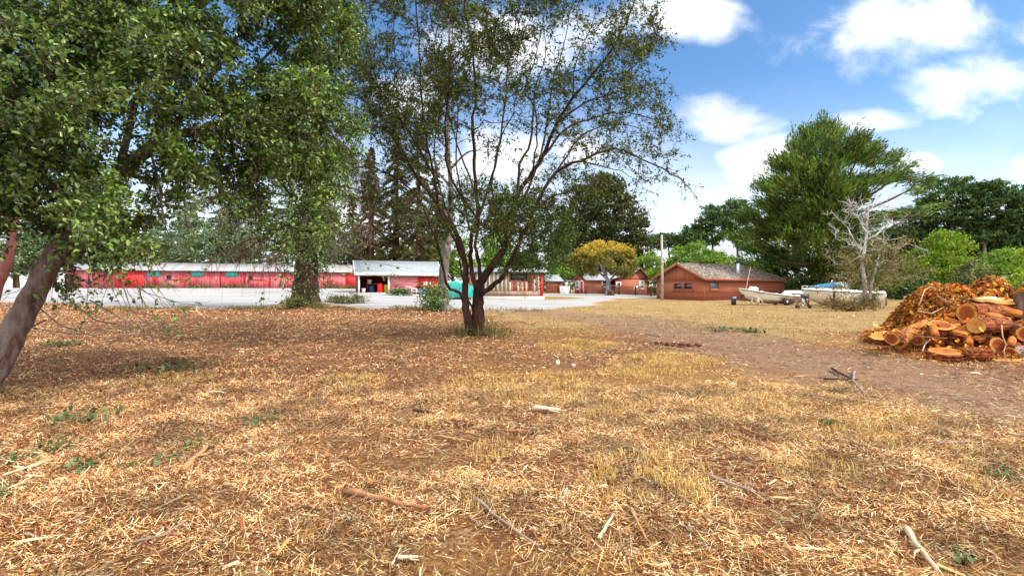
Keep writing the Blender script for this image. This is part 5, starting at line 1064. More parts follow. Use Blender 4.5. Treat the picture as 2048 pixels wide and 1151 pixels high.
# ------------------------------------------------------------------ trees
TRUNKB = mat('dark_bark', [(.020, .012, .009), (.06, .032, .022), (.13, .07, .045)], scale=6, detail=8, rough=.95, bump=.9, bscale=22, stretch=(1, 1, .25))
TRUNKR = mat('red_brown_bark', [(.016, .008, .006), (.042, .018, .011), (.085, .038, .024)], scale=5, detail=8, rough=.95, bump=.9, stretch=(1, 1, .2))
TRUNKG = mat('grey_bark', [(.10, .08, .075), (.22, .19, .18), (.34, .30, .29)], scale=4, detail=9, rough=.9, bump=.7, stretch=(1, 1, .35))
TRUNKP = mat('smooth_violet_grey_bark', [(.03, .014, .009), (.08, .042, .028), (.16, .12, .105), (.085, .036, .02), (.21, .17, .155)], scale=3.2, detail=10, rough=.9, bump=1., bscale=12, stretch=(1, 1, .4))
BLEACH = mat('bleached_branches', [(.30, .28, .26), (.50, .48, .45)], scale=3, detail=6, rough=.9, bump=.4)
def catmull(pts, per=6):
    pts = np.asarray(pts, float); q = np.vstack([2 * pts[0] - pts[1], pts, 2 * pts[-1] - pts[-2]]); out = []
    for i in range(1, len(q) - 2):
        t = np.linspace(0, 1, per, endpoint=False)[:, None]; a, b, c, d = q[i - 1:i + 3]
        out.append(.5 * (2 * b + (c - a) * t + (2 * a - 5 * b + 4 * c - d) * t ** 2 + (3 * b - a - 3 * c + d) * t ** 3))
    return np.vstack(out + [pts[-1:]])
class Tree:
    def __init__(s, base): s.base = np.asarray(base, float); s.mb = MB(); s.nd = np.zeros((0, 3)); s.nr = np.zeros(0); s.nt = np.zeros((0, 3)); s.paths = []
    def limb(s, pts, r0, r1, k=9, per=6, flare=0., wob=0.):
        c = catmull(pts, per); n = len(c)
        if wob: c[1:-1] += rng.normal(0, wob, (n - 2, 3))
        r = np.linspace(r0, r1, n) * (1 + .05 * np.sin(np.arange(n) * 1.7))
        if flare: r *= 1 + flare * np.exp(-np.linspace(0, 6, n))
        s.mb.tube(c, r, k); s._add(c, r); return c
    def _add(s, c, r):
        s.nd = np.vstack([s.nd, c]); s.nr = np.concatenate([s.nr, r]); s.nt = np.vstack([s.nt, nrm(np.gradient(c, axis=0))])
    def grow(s, T, rt=.006, ratio=.6, sag=.05, up=1.2, k=5, m=6, wob=.04, rc=.012):
        o = np.argsort(np.linalg.norm(T - s.base, axis=1)); P_ = []; Rr = []
        for t in T[o]:
            d = s.nd - t; dd = np.sum(d * d, 1) * (1 + up * np.clip(d[:, 2] / (np.sqrt(np.sum(d * d, 1)) + 1e-6), 0, 1) * 2)
            i = int(np.argmin(dd)); a = s.nd[i]; ln = np.linalg.norm(t - a)
            if ln < .05: continue
            q = np.linspace(0, 1, m)[:, None]
            c = a + (t - a) * q + s.nt[i] * ln * .25 * (q * (1 - q) * 2) + np.array((0, 0, -sag * ln)) * (q * (1 - q) * 4) + rng.normal(0, wob * ln, (m, 3)) * (q * (1 - q) * 4)
            r0 = min(s.nr[i] * ratio, rc * ln + rt * 1.6); r = np.linspace(max(r0, rt), rt, m)
            P_.append(c); Rr.append(r); s._add(c[1:], r[1:])
        if P_: s.mb.tubes(np.array(P_), np.array(Rr), k); s.paths.append(np.array(P_))
        return np.array(P_)
    def twigs(s, paths, per, L, r=(.004, .0015), up=.25, out=.6, droop=.15, k=3, m=4, mb=None, t0=.2):
        """short twigs along the paths (N,m,3); returns twig curves"""
        N, M, _ = paths.shape; n = N * per; pi = np.repeat(np.arange(N), per); t = (t0 + (1 - t0) * rng.random(n)) * (M - 1); i = np.minimum(t.astype(int), M - 2); f = (t - i)[:, None]
        a = paths[pi, i] * (1 - f) + paths[pi, i + 1] * f; tg = nrm(paths[pi, i + 1] - paths[pi, i])
        d = nrm(tg * out + rng.normal(0, .6, (n, 3)) + (0, 0, up)); l = (L[0] + (L[1] - L[0]) * rng.random(n))[:, None, None]
        q = np.linspace(0, 1, m)[None, :, None]
        c = a[:, None] + d[:, None] * l * q + np.array((0, 0, -1.)) * l * droop * q ** 2 + rng.normal(0, .05, (n, m, 3)) * l * q
        (mb or s.mb).tubes(c, np.linspace(r[0], r[1], m)[None] * np.ones((n, 1)), k, False); return c
    def done(s, name, label, cat, bark, crowns, group=None, woodname='trunk'):
        o = thing(name, label, cat, s.base, group=group); s.mb.build(woodname, bark, o, loc=s.base, smooth=True)
        for nm, b, m in crowns: b.build(nm, m, o, loc=s.base)
        return o
def on_twigs(c, per, jit=.02, knots=0):
    n, m, _ = c.shape; k = n * per; i = np.repeat(np.arange(n), per); t = rng.random(k) * (m - 1)
    if knots: t = np.clip((np.floor(t / (m - 1) * knots) + .5 + .4 * np.repeat(rng.random(n) - .5, per)) / knots * (m - 1), 0, m - 1.001)
    j = np.minimum(t.astype(int), m - 2); f = (t - j)[:, None]
    p = c[i, j] * (1 - f) + c[i, j + 1] * f; d = nrm(c[i, j + 1] - c[i, j]); return p + rng.normal(0, jit, p.shape), d
def ell(c, r, n, shell=.35, noise=None):
    """points in an ellipsoid, thinner towards its heart"""
    d = nrm(rng.normal(0, 1, (n * 2, 3))); q = (shell + (1 - shell) * rng.random(n * 2)) ** .6; p = np.asarray(c) + d * q[:, None] * np.asarray(r)
    return p[:n]
def clumps(T, per, rad, L, W, up=.4, dirs=None, sq=.7, six=False, fold=.3):
    C_ = np.repeat(T, per, 0); C_ = C_ + rng.normal(0, 1, C_.shape) * np.array((rad, rad, rad * sq)) * .6
    return leaf_mb(C_, L, W, up, fold, dirs=None if dirs is None else np.repeat(dirs, per, 0), six=six)

# ===== leaning broadleaf tree at the left
LEAFA = ramp_island('glossy_leaf', [(0.017, 0.042, 0.009), (0.038, 0.088, 0.014), (0.077, 0.153, 0.020), (0.130, 0.218, 0.028), (0.183, 0.271, 0.035), (0.071, 0.130, 0.029), (0.236, 0.283, 0.038), (0.041, 0.088, 0.017), (0.106, 0.177, 0.035), (0.153, 0.230, 0.031), (0.053, 0.106, 0.028)], rough=.33, trans=.30, spec=.5, nscale=.9, amp=.95)
B0_ = P(-95, 840, 6.6); B0_[2] = gz(*B0_[:2]) - .1
t = Tree(B0_)
t.limb([B0_, P(-20, 745, 6.7), P(28, 660, 6.8), P(72, 580, 6.95), P(120, 490, 7.1), P(168, 425, 7.25), P(235, 350, 7.5), P(300, 298, 7.7), P(365, 268, 7.9)], .165, .085, 14, 7, .3)
for pts, r0, r1 in [
    ([P(365, 268, 7.9), P(450, 245, 8.2), P(540, 215, 8.7), P(640, 190, 9.3)], .15, .04), ([P(330, 282, 7.8), P(400, 180, 8.1), P(470, 80, 8.4), P(520, -60, 8.8)], .12, .03),
    ([P(235, 350, 7.5), P(265, 230, 7.5), P(290, 100, 7.6), P(300, -80, 7.6)], .13, .03), ([P(160, 432, 7.2), P(80, 350, 7.3), P(20, 325, 7.5), P(-90, 290, 7.8), P(-240, 250, 8.)], .13, .04),
    ([P(180, 410, 7.3), P(140, 280, 7.2), P(100, 150, 7.1), P(60, 0, 7.1), P(40, -120, 7.0)], .11, .03), ([P(400, 258, 8.0), P(470, 290, 8.4), P(540, 340, 8.9), P(600, 420, 9.4), P(630, 500, 9.7)], .08, .02),
    ([P(130, 475, 7.1), P(190, 500, 6.9), P(240, 560, 6.7), P(262, 620, 6.6)], .05, .010), ([P(110, 510, 7.05), P(60, 540, 6.8), P(95, 610, 6.6)], .03, .008), ([P(300, 298, 7.7), P(320, 380, 7.3), P(330, 450, 7.1), P(370, 520, 6.9)], .04, .008),
    ([P(440, 250, 8.2), P(500, 150, 8.9), P(580, 60, 9.6), P(660, -40, 10.2)], .08, .02), ([P(600, 200, 9.1), P(660, 260, 9.6), P(690, 340, 9.8), P(680, 440, 9.9)], .05, .01), ([P(240, 345, 7.5), P(330, 360, 8.6), P(430, 330, 9.6), P(520, 300, 10.4)], .09, .02)]: t.limb(pts, r0 * .46, r1 * .5, 8, 5)
def low_edge(px): return np.interp(px, [-300, -60, 20, 60, 100, 150, 250, 290, 320, 345, 370, 450, 480, 520, 600, 640, 690, 716], [470, 470, 440, 500, 560, 600, 610, 575, 510, 430, 375, 385, 440, 505, 525, 505, 440, 250])
n = 9000; px = -320 + 1045 * rng.random(n); py = -260 + 900 * rng.random(n)
Yt = np.interp(px, [-320, 0, 300, 500, 720], [7.2, 7.1, 7.5, 8.6, 9.8]) + rng.normal(0, .75, n)
dens = np.clip(.75 + 2.2 * fbm(px, py, .011, 3, 5), .05, 1) * np.where(py < low_edge(px) - 20, 1, 0)
dens *= np.where((py < 120) & (px < 330), .55, 1) * np.where(py < 90, .75, 1) * np.where((px < 90) & (py > 230) & (py < 300), .5, 1)
dens *= np.where((py > 495), .5, 1) * np.where((px > 560) & (py > 330), .5, 1)
right = 700 + 18 * np.sin(py * .03); dens *= np.where(px > right - np.clip(py - 300, 0, 400) * .05, 0, 1)
k = rng.random(n) < dens * .42; T = np.stack([(px[k] - 1024) / 1024 * Yt[k], Yt[k], 1.5 + (575.5 - py[k]) / 1024 * Yt[k]], -1)
pt = t.grow(T, rt=.004, sag=.06, up=.6, k=4, rc=.010)
tw = t.twigs(pt[:, 2:], 10, (.18, .55), (.004, .0015), up=.0, droop=.35)
lp, ld = on_twigs(tw, 14, .035)
crown = leaf_mb(lp, (.040, .098), (.022, .052), .9, .22, dirs=ld * .7, six=True)
# bare hanging twigs under the crown
bt_ = []
for i in range(46):
    px0 = rng.choice([70 + 230 * rng.random(), 200 + 220 * rng.random(), 470 + 200 * rng.random()]); py0 = low_edge(px0) - 30 - 70 * rng.random(); Y_ = np.interp(px0, [0, 300, 700], [6.9, 7.2, 9.5]); dxp = rng.normal(25, 45); dl = 50 + 90 * rng.random()
    bt_.append([P(px0, py0, Y_), P(px0 + dxp * .4, py0 + dl * .45, Y_ - .1), P(px0 + dxp, py0 + dl * .8, Y_ - .2), P(px0 + dxp * 1.7, py0 + dl * .95, Y_ - .25)])
t.mb.tubes(np.array(bt_), np.array([.006, .005, .0035, .002])[None] * np.ones((len(bt_), 1)), 4)
tb_ = t.twigs(np.array(bt_), 3, (.12, .4), (.003, .001), up=-.1, droop=.2); lq, ldq = on_twigs(tb_[::2], 3, .02); c2 = leaf_mb(lq, (.05, .10), (.03, .05), .9, .22, dirs=ldq, six=True); crown.add(np.vstack(c2.v), *c2.f)
for pts in [[(60, 600, 6.8), (120, 650, 6.5), (190, 672, 6.4), (285, 690, 6.3)], [(120, 585, 6.8), (190, 640, 6.4), (270, 655, 6.3), (330, 640, 6.2)], [(90, 640, 6.6), (60, 655, 6.4), (150, 668, 6.2), (240, 662, 6.2)], [(180, 600, 6.7), (250, 640, 6.5), (270, 665, 6.4), (215, 690, 6.3)]]: t.mb.tubes(np.array([P(*z_) for z_ in pts])[None], np.array([.011, .008, .006, .003])[None], 5)
t.done('leaning_tree', 'leafy broadleaf tree with a smooth leaning trunk at the left edge', 'tree', TRUNKP, [('crown', crown, LEAFA)])
print('left tree leaves', len(lp))

# ===== open multi-stemmed tree in the centre
LEAFB = ramp_island('small_dark_leaf', [(0.014, 0.029, 0.004), (0.030, 0.057, 0.005), (0.056, 0.093, 0.005), (0.088, 0.131, 0.006), (0.125, 0.163, 0.007), (0.053, 0.059, 0.008), (0.035, 0.066, 0.006)], rough=.5, trans=.28, nscale=.7, amp=.5)
g = G(950, 669); Yb = g[1]; t = Tree(g - (0, 0, .1))
def Q(px, py, d=0.): return P(px, py, Yb + d)
GL = [
 ([(948, 678, -.08), (937, 645, -.12), (930, 605, -.15), (931, 560, -.1), (930, 525, 0), (922, 490, .1), (905, 450, .2), (893, 435, .3), (870, 400, .5), (845, 370, .7), (820, 331, .9), (796, 282, 1.2), (777, 224, 1.5), (752, 160, 1.8), (735, 80, 2.0), (725, -30, 2.2)], .15, .022, .5),
 ([(957, 676, 0), (957, 640, 0), (956, 605, 0), (957, 575, .05), (966, 555, .1), (985, 530, .2), (1006, 500, .3), (1012, 470, .3), (1022, 430, .3), (1035, 389, .2), (1064, 345, .1), (1088, 311, 0), (1112, 248, -.3), (1146, 195, -.6), (1195, 136, -1.), (1240, 70, -1.4), (1270, 0, -1.7)], .225, .022, .5),
 ([(957, 600, 0), (950, 572, -.1), (944, 545, -.2), (940, 510, -.4), (945, 470, -.7), (955, 438, -.9), (950, 360, -1.2), (947, 292, -1.5), (945, 233, -1.7), (953, 195, -1.8), (945, 110, -2.), (930, 20, -2.2), (925, -70, -2.4)], .15, .03, 0),
 ([(958, 590, 0), (960, 555, .3), (955, 520, .6), (952, 480, .9), (962, 420, 1.3), (985, 350, 1.7), (1000, 280, 2.), (1010, 200, 2.3), (1018, 110, 2.5), (1040, 10, 2.7)], .13, .03, 0),
 ([(962, 588, -.1), (980, 575, -.4), (1005, 555, -.7), (1022, 520, -1.), (1045, 470, -1.3), (1073, 409, -1.6), (1112, 345, -1.9), (1161, 321, -2.2), (1229, 297, -2.5), (1268, 311, -2.7), (1341, 345, -2.9), (1383, 378, -3.)], .15, .012, 0),
 ([(930, 600, -.15), (915, 583, -.5), (895, 572, -.9), (887, 535, -1.2), (878, 500, -1.5), (860, 450, -1.8), (838, 400, -2.1), (800, 360, -2.4), (760, 340, -2.6), (715, 335, -2.8), (690, 350, -2.9)], .09, .012, 0),
 ([(948, 625, 0), (938, 600, -.1), (926, 560, -.5), (918, 520, -.8)], .06, .04, 0),
 ([(930, 525, 0), (905, 470, -.3), (880, 420, -.6), (868, 350, -1.), (850, 270, -1.4), (842, 180, -1.8), (838, 80, -2.2), (830, -30, -2.5)], .09, .025, 0),
 ([(1035, 389, .2), (1040, 330, .7), (1060, 285, 1.1), (1066, 214, 1.4), (1050, 180, 1.6), (1072, 110, 1.9), (1090, 20, 2.2)], .09, .022, 0),
 ([(1012, 470, .3), (1045, 400, 1.0), (1075, 330, 1.6), (1093, 250, 2.1), (1105, 170, 2.5), (1130, 80, 2.9), (1150, -20, 3.2)], .09, .02, 0),
 ([(1088, 311, 0), (1130, 260, .5), (1190, 235, 1.), (1250, 225, 1.4), (1310, 240, 1.8), (1345, 262, 2.0)], .07, .012, 0),
 ([(1112, 248, -.3), (1170, 205, 0), (1235, 185, .3), (1290, 170, .5), (1345, 168, .7)], .06, .010, 0),
 ([(1073, 409, -1.6), (1130, 385, -1.2), (1180, 370, -.9), (1240, 375, -.6), (1290, 420, -.4)], .05, .008, 0),
 ([(893, 435, .3), (850, 425, .9), (790, 410, 1.4), (730, 395, 1.9), (690, 400, 2.2)], .05, .01, 0),
 ([(820, 331, .9), (770, 290, 1.5), (720, 250, 2.0), (670, 215, 2.6)], .05, .01, 0), ([(868, 350, -1.), (820, 270, -1.8), (770, 190, -2.5), (715, 120, -3.2)], .06, .012, 0),
 ([(955, 438, -.9), (905, 360, -1.9), (890, 270, -2.7), (900, 150, -3.3), (905, 40, -3.8)], .07, .015, 0), ([(962, 420, 1.3), (930, 330, 2.4), (900, 240, 3.2), (880, 130, 3.8), (860, 20, 4.2)], .07, .015, 0),
 ([(905, 450, .2), (880, 380, .9), (868, 300, 1.5), (880, 210, 2.0), (870, 110, 2.4), (882, 10, 2.8)], .06, .014, 0), ([(945, 470, -.7), (925, 400, -.3), (912, 310, .2), (915, 220, .5), (905, 120, .9), (915, 10, 1.2)], .06, .012, 0),
 ([(1006, 500, .3), (990, 430, .9), (985, 350, 1.4), (1005, 270, 1.0), (1030, 210, .6), (1035, 110, .2), (1060, 0, -.2)], .06, .012, 0), ([(1064, 345, .1), (1075, 270, -.6), (1068, 190, -1.2), (1090, 110, -1.7), (1085, 20, -2.2)], .05, .012, 0),
 ([(1112, 345, -1.9), (1160, 275, -1.4), (1215, 250, -1.), (1275, 255, -.7), (1325, 285, -.4)], .05, .010, 0), ([(1146, 195, -.6), (1150, 130, -1.2), (1180, 60, -1.8), (1205, -20, -2.2)], .04, .010, 0), ([(845, 370, .7), (800, 300, -.2), (765, 240, -.9), (725, 200, -1.5), (680, 170, -2.)], .05, .010, 0),
 ([(777, 224, 1.5), (790, 150, 1.1), (785, 60, .7), (800, -20, .3)], .04, .010, 0), ([(878, 500, -1.5), (835, 470, -1.9), (790, 455, -2.3), (745, 470, -2.6)], .035, .008, 0), ([(1161, 321, -2.2), (1215, 335, -1.8), (1260, 350, -1.5), (1300, 385, -1.2)], .03, .008, 0),
 ([(1022, 430, .3), (1090, 440, .0), (1120, 470, -.3), (1135, 520, -.5)], .05, .01, 0), ([(1010, 480, .3), (1060, 490, 1.0), (1100, 500, 1.4)], .05, .01, 0)]
for pts, r0, r1, fl in GL: t.limb([Q(*z_) for z_ in pts], r0 * (.70 if fl else .56), r1 * .6, 10 if r0 > .1 else 7, 4, fl * 1.3, .016)
n = 8600; px = 630 + 770 * rng.random(n); py = -190 + 660 * rng.random(n); dY = rng.uniform(-4.6, 4.6, n)
rl = np.interp(py, [-190, 0, 100, 200, 300, 350, 400, 450], [1230, 1320, 1350, 1370, 1360, 1345, 1200, 1100]); ll = np.interp(py, [-190, 0, 100, 300, 400, 450], [760, 690, 660, 660, 690, 800])
cxm = (rl + ll) / 2; e2 = ((px - cxm) / ((rl - ll) / 2)) ** 2 + (dY / 4.8) ** 2
den = np.where(e2 < 1, 1, 0) * np.clip(.40 + 1.1 * fbm(px, py, .012, 3, 15), .10, 1) * np.where(py < 220, 1.25, 1.0) * np.where((px < 900) & (py < 260), 1.55, 1.) * np.where((px > 930) & (px < 1060) & (py > 230) & (py < 370), .45, 1)
k = rng.random(n) < den * .55; T = np.stack([(px[k] - 1024) / 1024 * (Yb + dY[k]), Yb + dY[k], 1.5 + (575.5 - py[k]) / 1024 * (Yb + dY[k])], -1)
pt = t.grow(T, rt=.007, sag=-.02, up=.8, k=4, wob=.05, rc=.011, ratio=.5)
gp_ = [catmull([Q(*z_) for z_ in GL[i][0][-6:]], 5) for i in (4, 5, 10, 11, 12, 13, 14, 15, 1, 0)]
gp_ = [c_[np.linspace(0, len(c_) - 1, 12).astype(int)] for c_ in gp_]
tw = t.twigs(pt, 5, (.25, .8), (.006, .003), up=.12, droop=.12, out=.8)
tw2 = t.twigs(np.array(gp_), 44, (.25, .75), (.007, .0035), up=.1, droop=.25, out=.8, t0=0)
tw3 = t.twigs(tw[::2], 2, (.12, .35), (.005, .003), up=.1, droop=.1)
lp, ld = on_twigs(np.concatenate([tw, tw2, tw3]), 6, .04, 2)
crown = leaf_mb(lp, (.05, .115), (.03, .06), .6, .25, dirs=ld * .4)
# the denser lower foliage right of the stems
n = 400; px = 960 + 185 * rng.random(n); py = 385 + 190 * rng.random(n); e2 = ((px - 1060) / 95) ** 2 + ((py - 465) / 88) ** 2; k = (e2 < 1 + rng.normal(0, .15, n)) & (fbm(px, py, .02, 2, 4) > -.30); dY = rng.uniform(-1.4, 2.2, n)
T2 = np.stack([(px[k] - 1024) / 1024 * (Yb + dY[k]), Yb + dY[k], 1.5 + (575.5 - py[k]) / 1024 * (Yb + dY[k])], -1)
pt2 = t.grow(T2, rt=.005, sag=.03, up=.2, k=4); tw = t.twigs(pt2[:, 2:], 5, (.2, .5), (.005, .002), up=0, droop=.35); lp2, ld2 = on_twigs(tw, 9, .04)
low = leaf_mb(lp2, (.05, .11), (.03, .06), .7, .25, dirs=ld2 * .4)
t.done('open_tree', 'wide multi-stemmed tree with sparse small leaves in the middle of the clearing', 'tree', TRUNKR, [('crown', crown, LEAFB), ('lower_foliage', low, ramp_island('low_leaf', [(.02, .05, .008), (.045, .095, .014), (.08, .15, .022), (.13, .20, .035), (.06, .11, .016)], rough=.5, trans=.3))])
print('centre leaves', len(lp), len(lp2))
# grass and suckers round its foot
gb = thing('trunk_suckers', 'tuft of green and straw coloured shoots round the foot of the middle tree', 'shoots', g)
n = 420; a_ = rng.random(n) * 6.283; rr = .25 + .75 * rng.random(n) ** 1.5; b = blades(g[0] + rr * np.cos(a_) * 1.2, g[1] + rr * np.sin(a_) * .8, .12 + .5 * rng.random(n) ** 2, .004 + .006 * rng.random(n), .6); b.build('shoots', ramp_island('shoots', [(.05, .07, .015), (.12, .14, .03), (.30, .22, .07), (.42, .32, .12), (.08, .05, .02)], trans=.2), gb, loc=g)
n = 500; a_ = rng.random(n) * 6.283; rr = .2 + .7 * rng.random(n); C_ = np.stack([g[0] + .25 + rr * np.cos(a_), g[1] + rr * np.sin(a_) * .7, g[2] + .08 + .6 * rng.random(n) ** 2 * (1.1 - rr)], -1); leaf_mb(C_, (.04, .09), (.02, .045), .5).build('leaves', ramp_island('sucker_leaf', [(.05, .08, .02), (.10, .14, .03), (.2, .17, .05), (.3, .22, .08)], trans=.2), gb, loc=g)

# ===== ivy clad conifer behind, with dead hanging branches
IVY = ramp_island('ivy_leaf', [(0.015, 0.043, 0.011), (0.049, 0.108, 0.019), (0.101, 0.178, 0.033), (0.168, 0.265, 0.052), (0.273, 0.351, 0.099)], rough=.4, trans=.15, spec=.5)
DEADN = ramp_island('dead_needles', [(0.060, 0.034, 0.019), (0.120, 0.072, 0.042), (0.204, 0.132, 0.084), (0.264, 0.192, 0.120), (0.096, 0.084, 0.036)], rough=.9)
NEED = ramp_island('dark_needles', [(0.011, 0.026, 0.008), (0.025, 0.051, 0.012), (0.042, 0.080, 0.017), (0.070, 0.109, 0.024), (0.085, 0.101, 0.024)], rough=.7, trans=.12)
g = np.array((*MOUND, gz(*MOUND))); Yi = g[1]; t = Tree(g - (0, 0, .3))
t.limb([g - (0, 0, .3), P(612, 560, Yi), P(616, 480, Yi), P(622, 380, Yi + .1), P(628, 250, Yi + .2), P(632, 50, Yi + .3), P(634, -250, Yi + .4)], .72, .22, 16, 6, .35)
T = []
for (x0, y0, x1, y1, dy) in [(612, 470, 480, 505, -.5), (612, 470, 420, 515, -1.), (610, 440, 450, 420, -1.5), (612, 400, 400, 400, -1), (612, 360, 360, 360, -.5), (615, 350, 470, 330, 1), (620, 420, 740, 400, -1), (620, 450, 690, 470, -2), (620, 380, 760, 400, -1.5), (625, 330, 770, 380, -.8), (625, 300, 740, 340, 1.), (622, 480, 745, 455, -2.2), (625, 280, 700, 300, -2), (620, 500, 540, 520, -2)]:
    c = t.limb([P(x0, y0, Yi), P((x0 + x1) / 2, (y0 + y1) / 2 - 18, Yi + dy * .5), P(x1, y1, Yi + dy)], .09, .02, 6, 6); T.append(c[-9:])
tw = t.twigs(np.array(T), 75, (.5, 1.7), (.010, .004), up=-.5, droop=.7, out=.5, m=5, t0=0); lp, ld = on_twigs(tw, 9, .06)
dead = leaf_mb(lp, (.10, .30), (.012, .03), -.2, .2, dirs=ld * .8 + (0, 0, -.4))
hang = []; 
for i in range(700): q = rng.random(); hang.append((g[0] + rng.normal(.2, .9), Yi + rng.normal(0, .9) - .2, .2 + 8.5 * q))
H_ = np.array(hang); rad = np.linalg.norm((H_[:, :2] - g[:2]), axis=1); ax = np.interp(H_[:, 2], [0, 3, 9], [0, .1, .3]); H_[:, :2] = g[:2] + np.stack([ax, 0 * ax], -1) + nrm(H_[:, :2] - g[:2]) * (.75 + .55 * rng.random(700)[:, None] * (1 + .6 * (rng.random(700) > .7))[:, None]); H_ = H_[rng.random(700) < np.interp(H_[:, 2], [.2, 1.8, 3.], [.12, .3, 1.])]; H_[:, 2] += g[2]
ivy = clumps(H_, 16, .45, (.08, .17), (.06, .12), .3, six=True)
Tc = np.concatenate([ell((P(634, y_, Yi + .3)), (r_, r_, 1.2), 26) for y_, r_ in [(300, 2.6), (230, 3.), (160, 3.2), (80, 3.), (0, 2.8), (-80, 2.4), (-160, 1.9), (-240, 1.2)]]); t.grow(Tc, rt=.015, up=.1, sag=.1, k=4)
need = clumps(Tc, 30, .7, (.18, .45), (.05, .10), .3)
t.done('ivy_conifer', 'tall conifer with an ivy wrapped trunk and brown dead hanging branches left of centre', 'tree', TRUNKB, [('ivy', ivy, IVY), ('dead_branches', dead, DEADN), ('crown', need, NEED)])
SHRUB = ramp_island('shrub_leaf', [(0.026, 0.047, 0.011), (0.052, 0.094, 0.023), (0.104, 0.161, 0.040), (0.185, 0.214, 0.056), (0.269, 0.183, 0.068)], rough=.6, trans=.2)
def bush(name, label, px, py, w, h, n, L, W, m, cat='shrub', deep=.8, stems=14, per=14, six=True):
    g = G(px, py); t_ = Tree(g - (0, 0, .05)); T = ell(g + (0, 0, h * .45), (w / 2, w / 2 * deep, h * .55), n, .2); T = T[T[:, 2] > g[2] + .05]; T = g + (T - g) * (.72 + 1.1 * np.abs(fbm(T[:, 0] * 1.7 + T[:, 2] * 1.3, T[:, 1] + T[:, 2], 1.3 / max(h, .6) + .4, 3, 8)))[:, None]
    for i in range(stems): e_ = T[rng.integers(len(T))]; t_.limb([g + (rng.normal(0, .06), rng.normal(0, .06), -.05), g + (e_ - g) * .5 + (0, 0, .1 * h), e_], .02 * h, .006, 5, 4)
    t_.grow(T, rt=.005, k=4); c_ = clumps(T, per, .28 * h / 1.5 + .06, L, W, .4, six=six)
    return t_.done(name, label, cat, TRUNKB, [('foliage', c_, m)], woodname='stems')
bush('mound_bush', 'low tangle of green and brown shoots on the mound by the ivy trunk', 690, 607, 3.2, .7, 170, (.06, .14), (.03, .07), SHRUB)
bush('fern_clump', 'green bracken like clump at the foot of the ivy trunk', 588, 614, 1.8, .7, 60, (.10, .26), (.03, .06), SHRUB)
bush('dark_bush', 'dark glossy bush hugging the pale trunk left of the middle tree', 868, 622, 1.9, 1.9, 170, (.07, .15), (.05, .09), IVY, per=13, stems=24)
# pale barked tree behind the middle tree
q = P(886, 600, 30.5); q[2] = gz(q[0], 30.5); t = Tree(q - (0, 0, .1))
t.limb([q - (0, 0, .1), P(886, 560, 30.5), P(893, 500, 30.4), P(900, 440, 30.4), P(902, 380, 30.2), P(896, 280, 30), P(898, 120, 30), P(900, -60, 30)], .30, .03, 12, 6, .3)
for x1, y1, dy in [(830, 430, -1), (960, 380, 1), (830, 330, 2), (970, 300, -1), (820, 260, -2), (980, 200, 1), (840, 150, 1), (960, 90, -1)]: t.limb([P(899, y1 + 40, 30.2), P((899 + x1) / 2, y1 + 5, 30 + dy / 2), P(x1, y1, 30 + dy)], .08, .02, 6, 5)
Tc = np.concatenate([ell(P(x_, y_, 30.5 + d_), (1.5, 1.5, .7), 16) for x_, y_, d_ in [(830, 425, -1), (960, 375, 1), (830, 325, 2), (820, 255, -2), (840, 145, 1), (960, 85, -1), (900, 20, 0)]]); t.grow(Tc, rt=.01, k=4)
t.done('pale_trunk_tree', 'tree with a pale grey trunk standing behind the middle tree', 'tree', mat('lichen_bark', [(.05, .04, .035), (.12, .10, .09), (.24, .21, .2)], scale=4, detail=9, rough=.9, bump=.7, stretch=(1, 1, .35)), [('crown', clumps(Tc, 40, .6, (.12, .3), (.04, .09), .3), NEED)])
# red barked trunk at far left
q = P(-40, 640, 15.5); q[2] = gz(*q[:2]); t = Tree(q - (0, 0, .1)); t.limb([q - (0, 0, .1), P(-8, 575, 15.5), P(12, 530, 15.6), P(24, 480, 15.7), P(30, 420, 15.9), P(60, 340, 16.2), P(110, 240, 16.6), P(140, 120, 17)], .17, .06, 12, 6, .2)
Tc = np.concatenate([ell(P(x_, y_, 16.5), (1.8, 1.5, 1.2), 40) for x_, y_ in [(20, 240), (120, 180), (-60, 200), (90, 60), (-20, 80), (190, 110)]]); t.grow(Tc, rt=.01, k=4)
t.done('red_bark_tree', 'tree with a peeling red brown trunk at the far left behind the leaning tree', 'tree', mat('peeling_red_bark', [(.05, .014, .010), (.12, .026, .018), (.08, .03, .025), (.16, .05, .035)], scale=4, detail=8, rough=.8, bump=.6, stretch=(1, 1, .3)), [('crown', clumps(Tc, 30, .5, (.08, .16), (.04, .07), .4), LEAFA)])
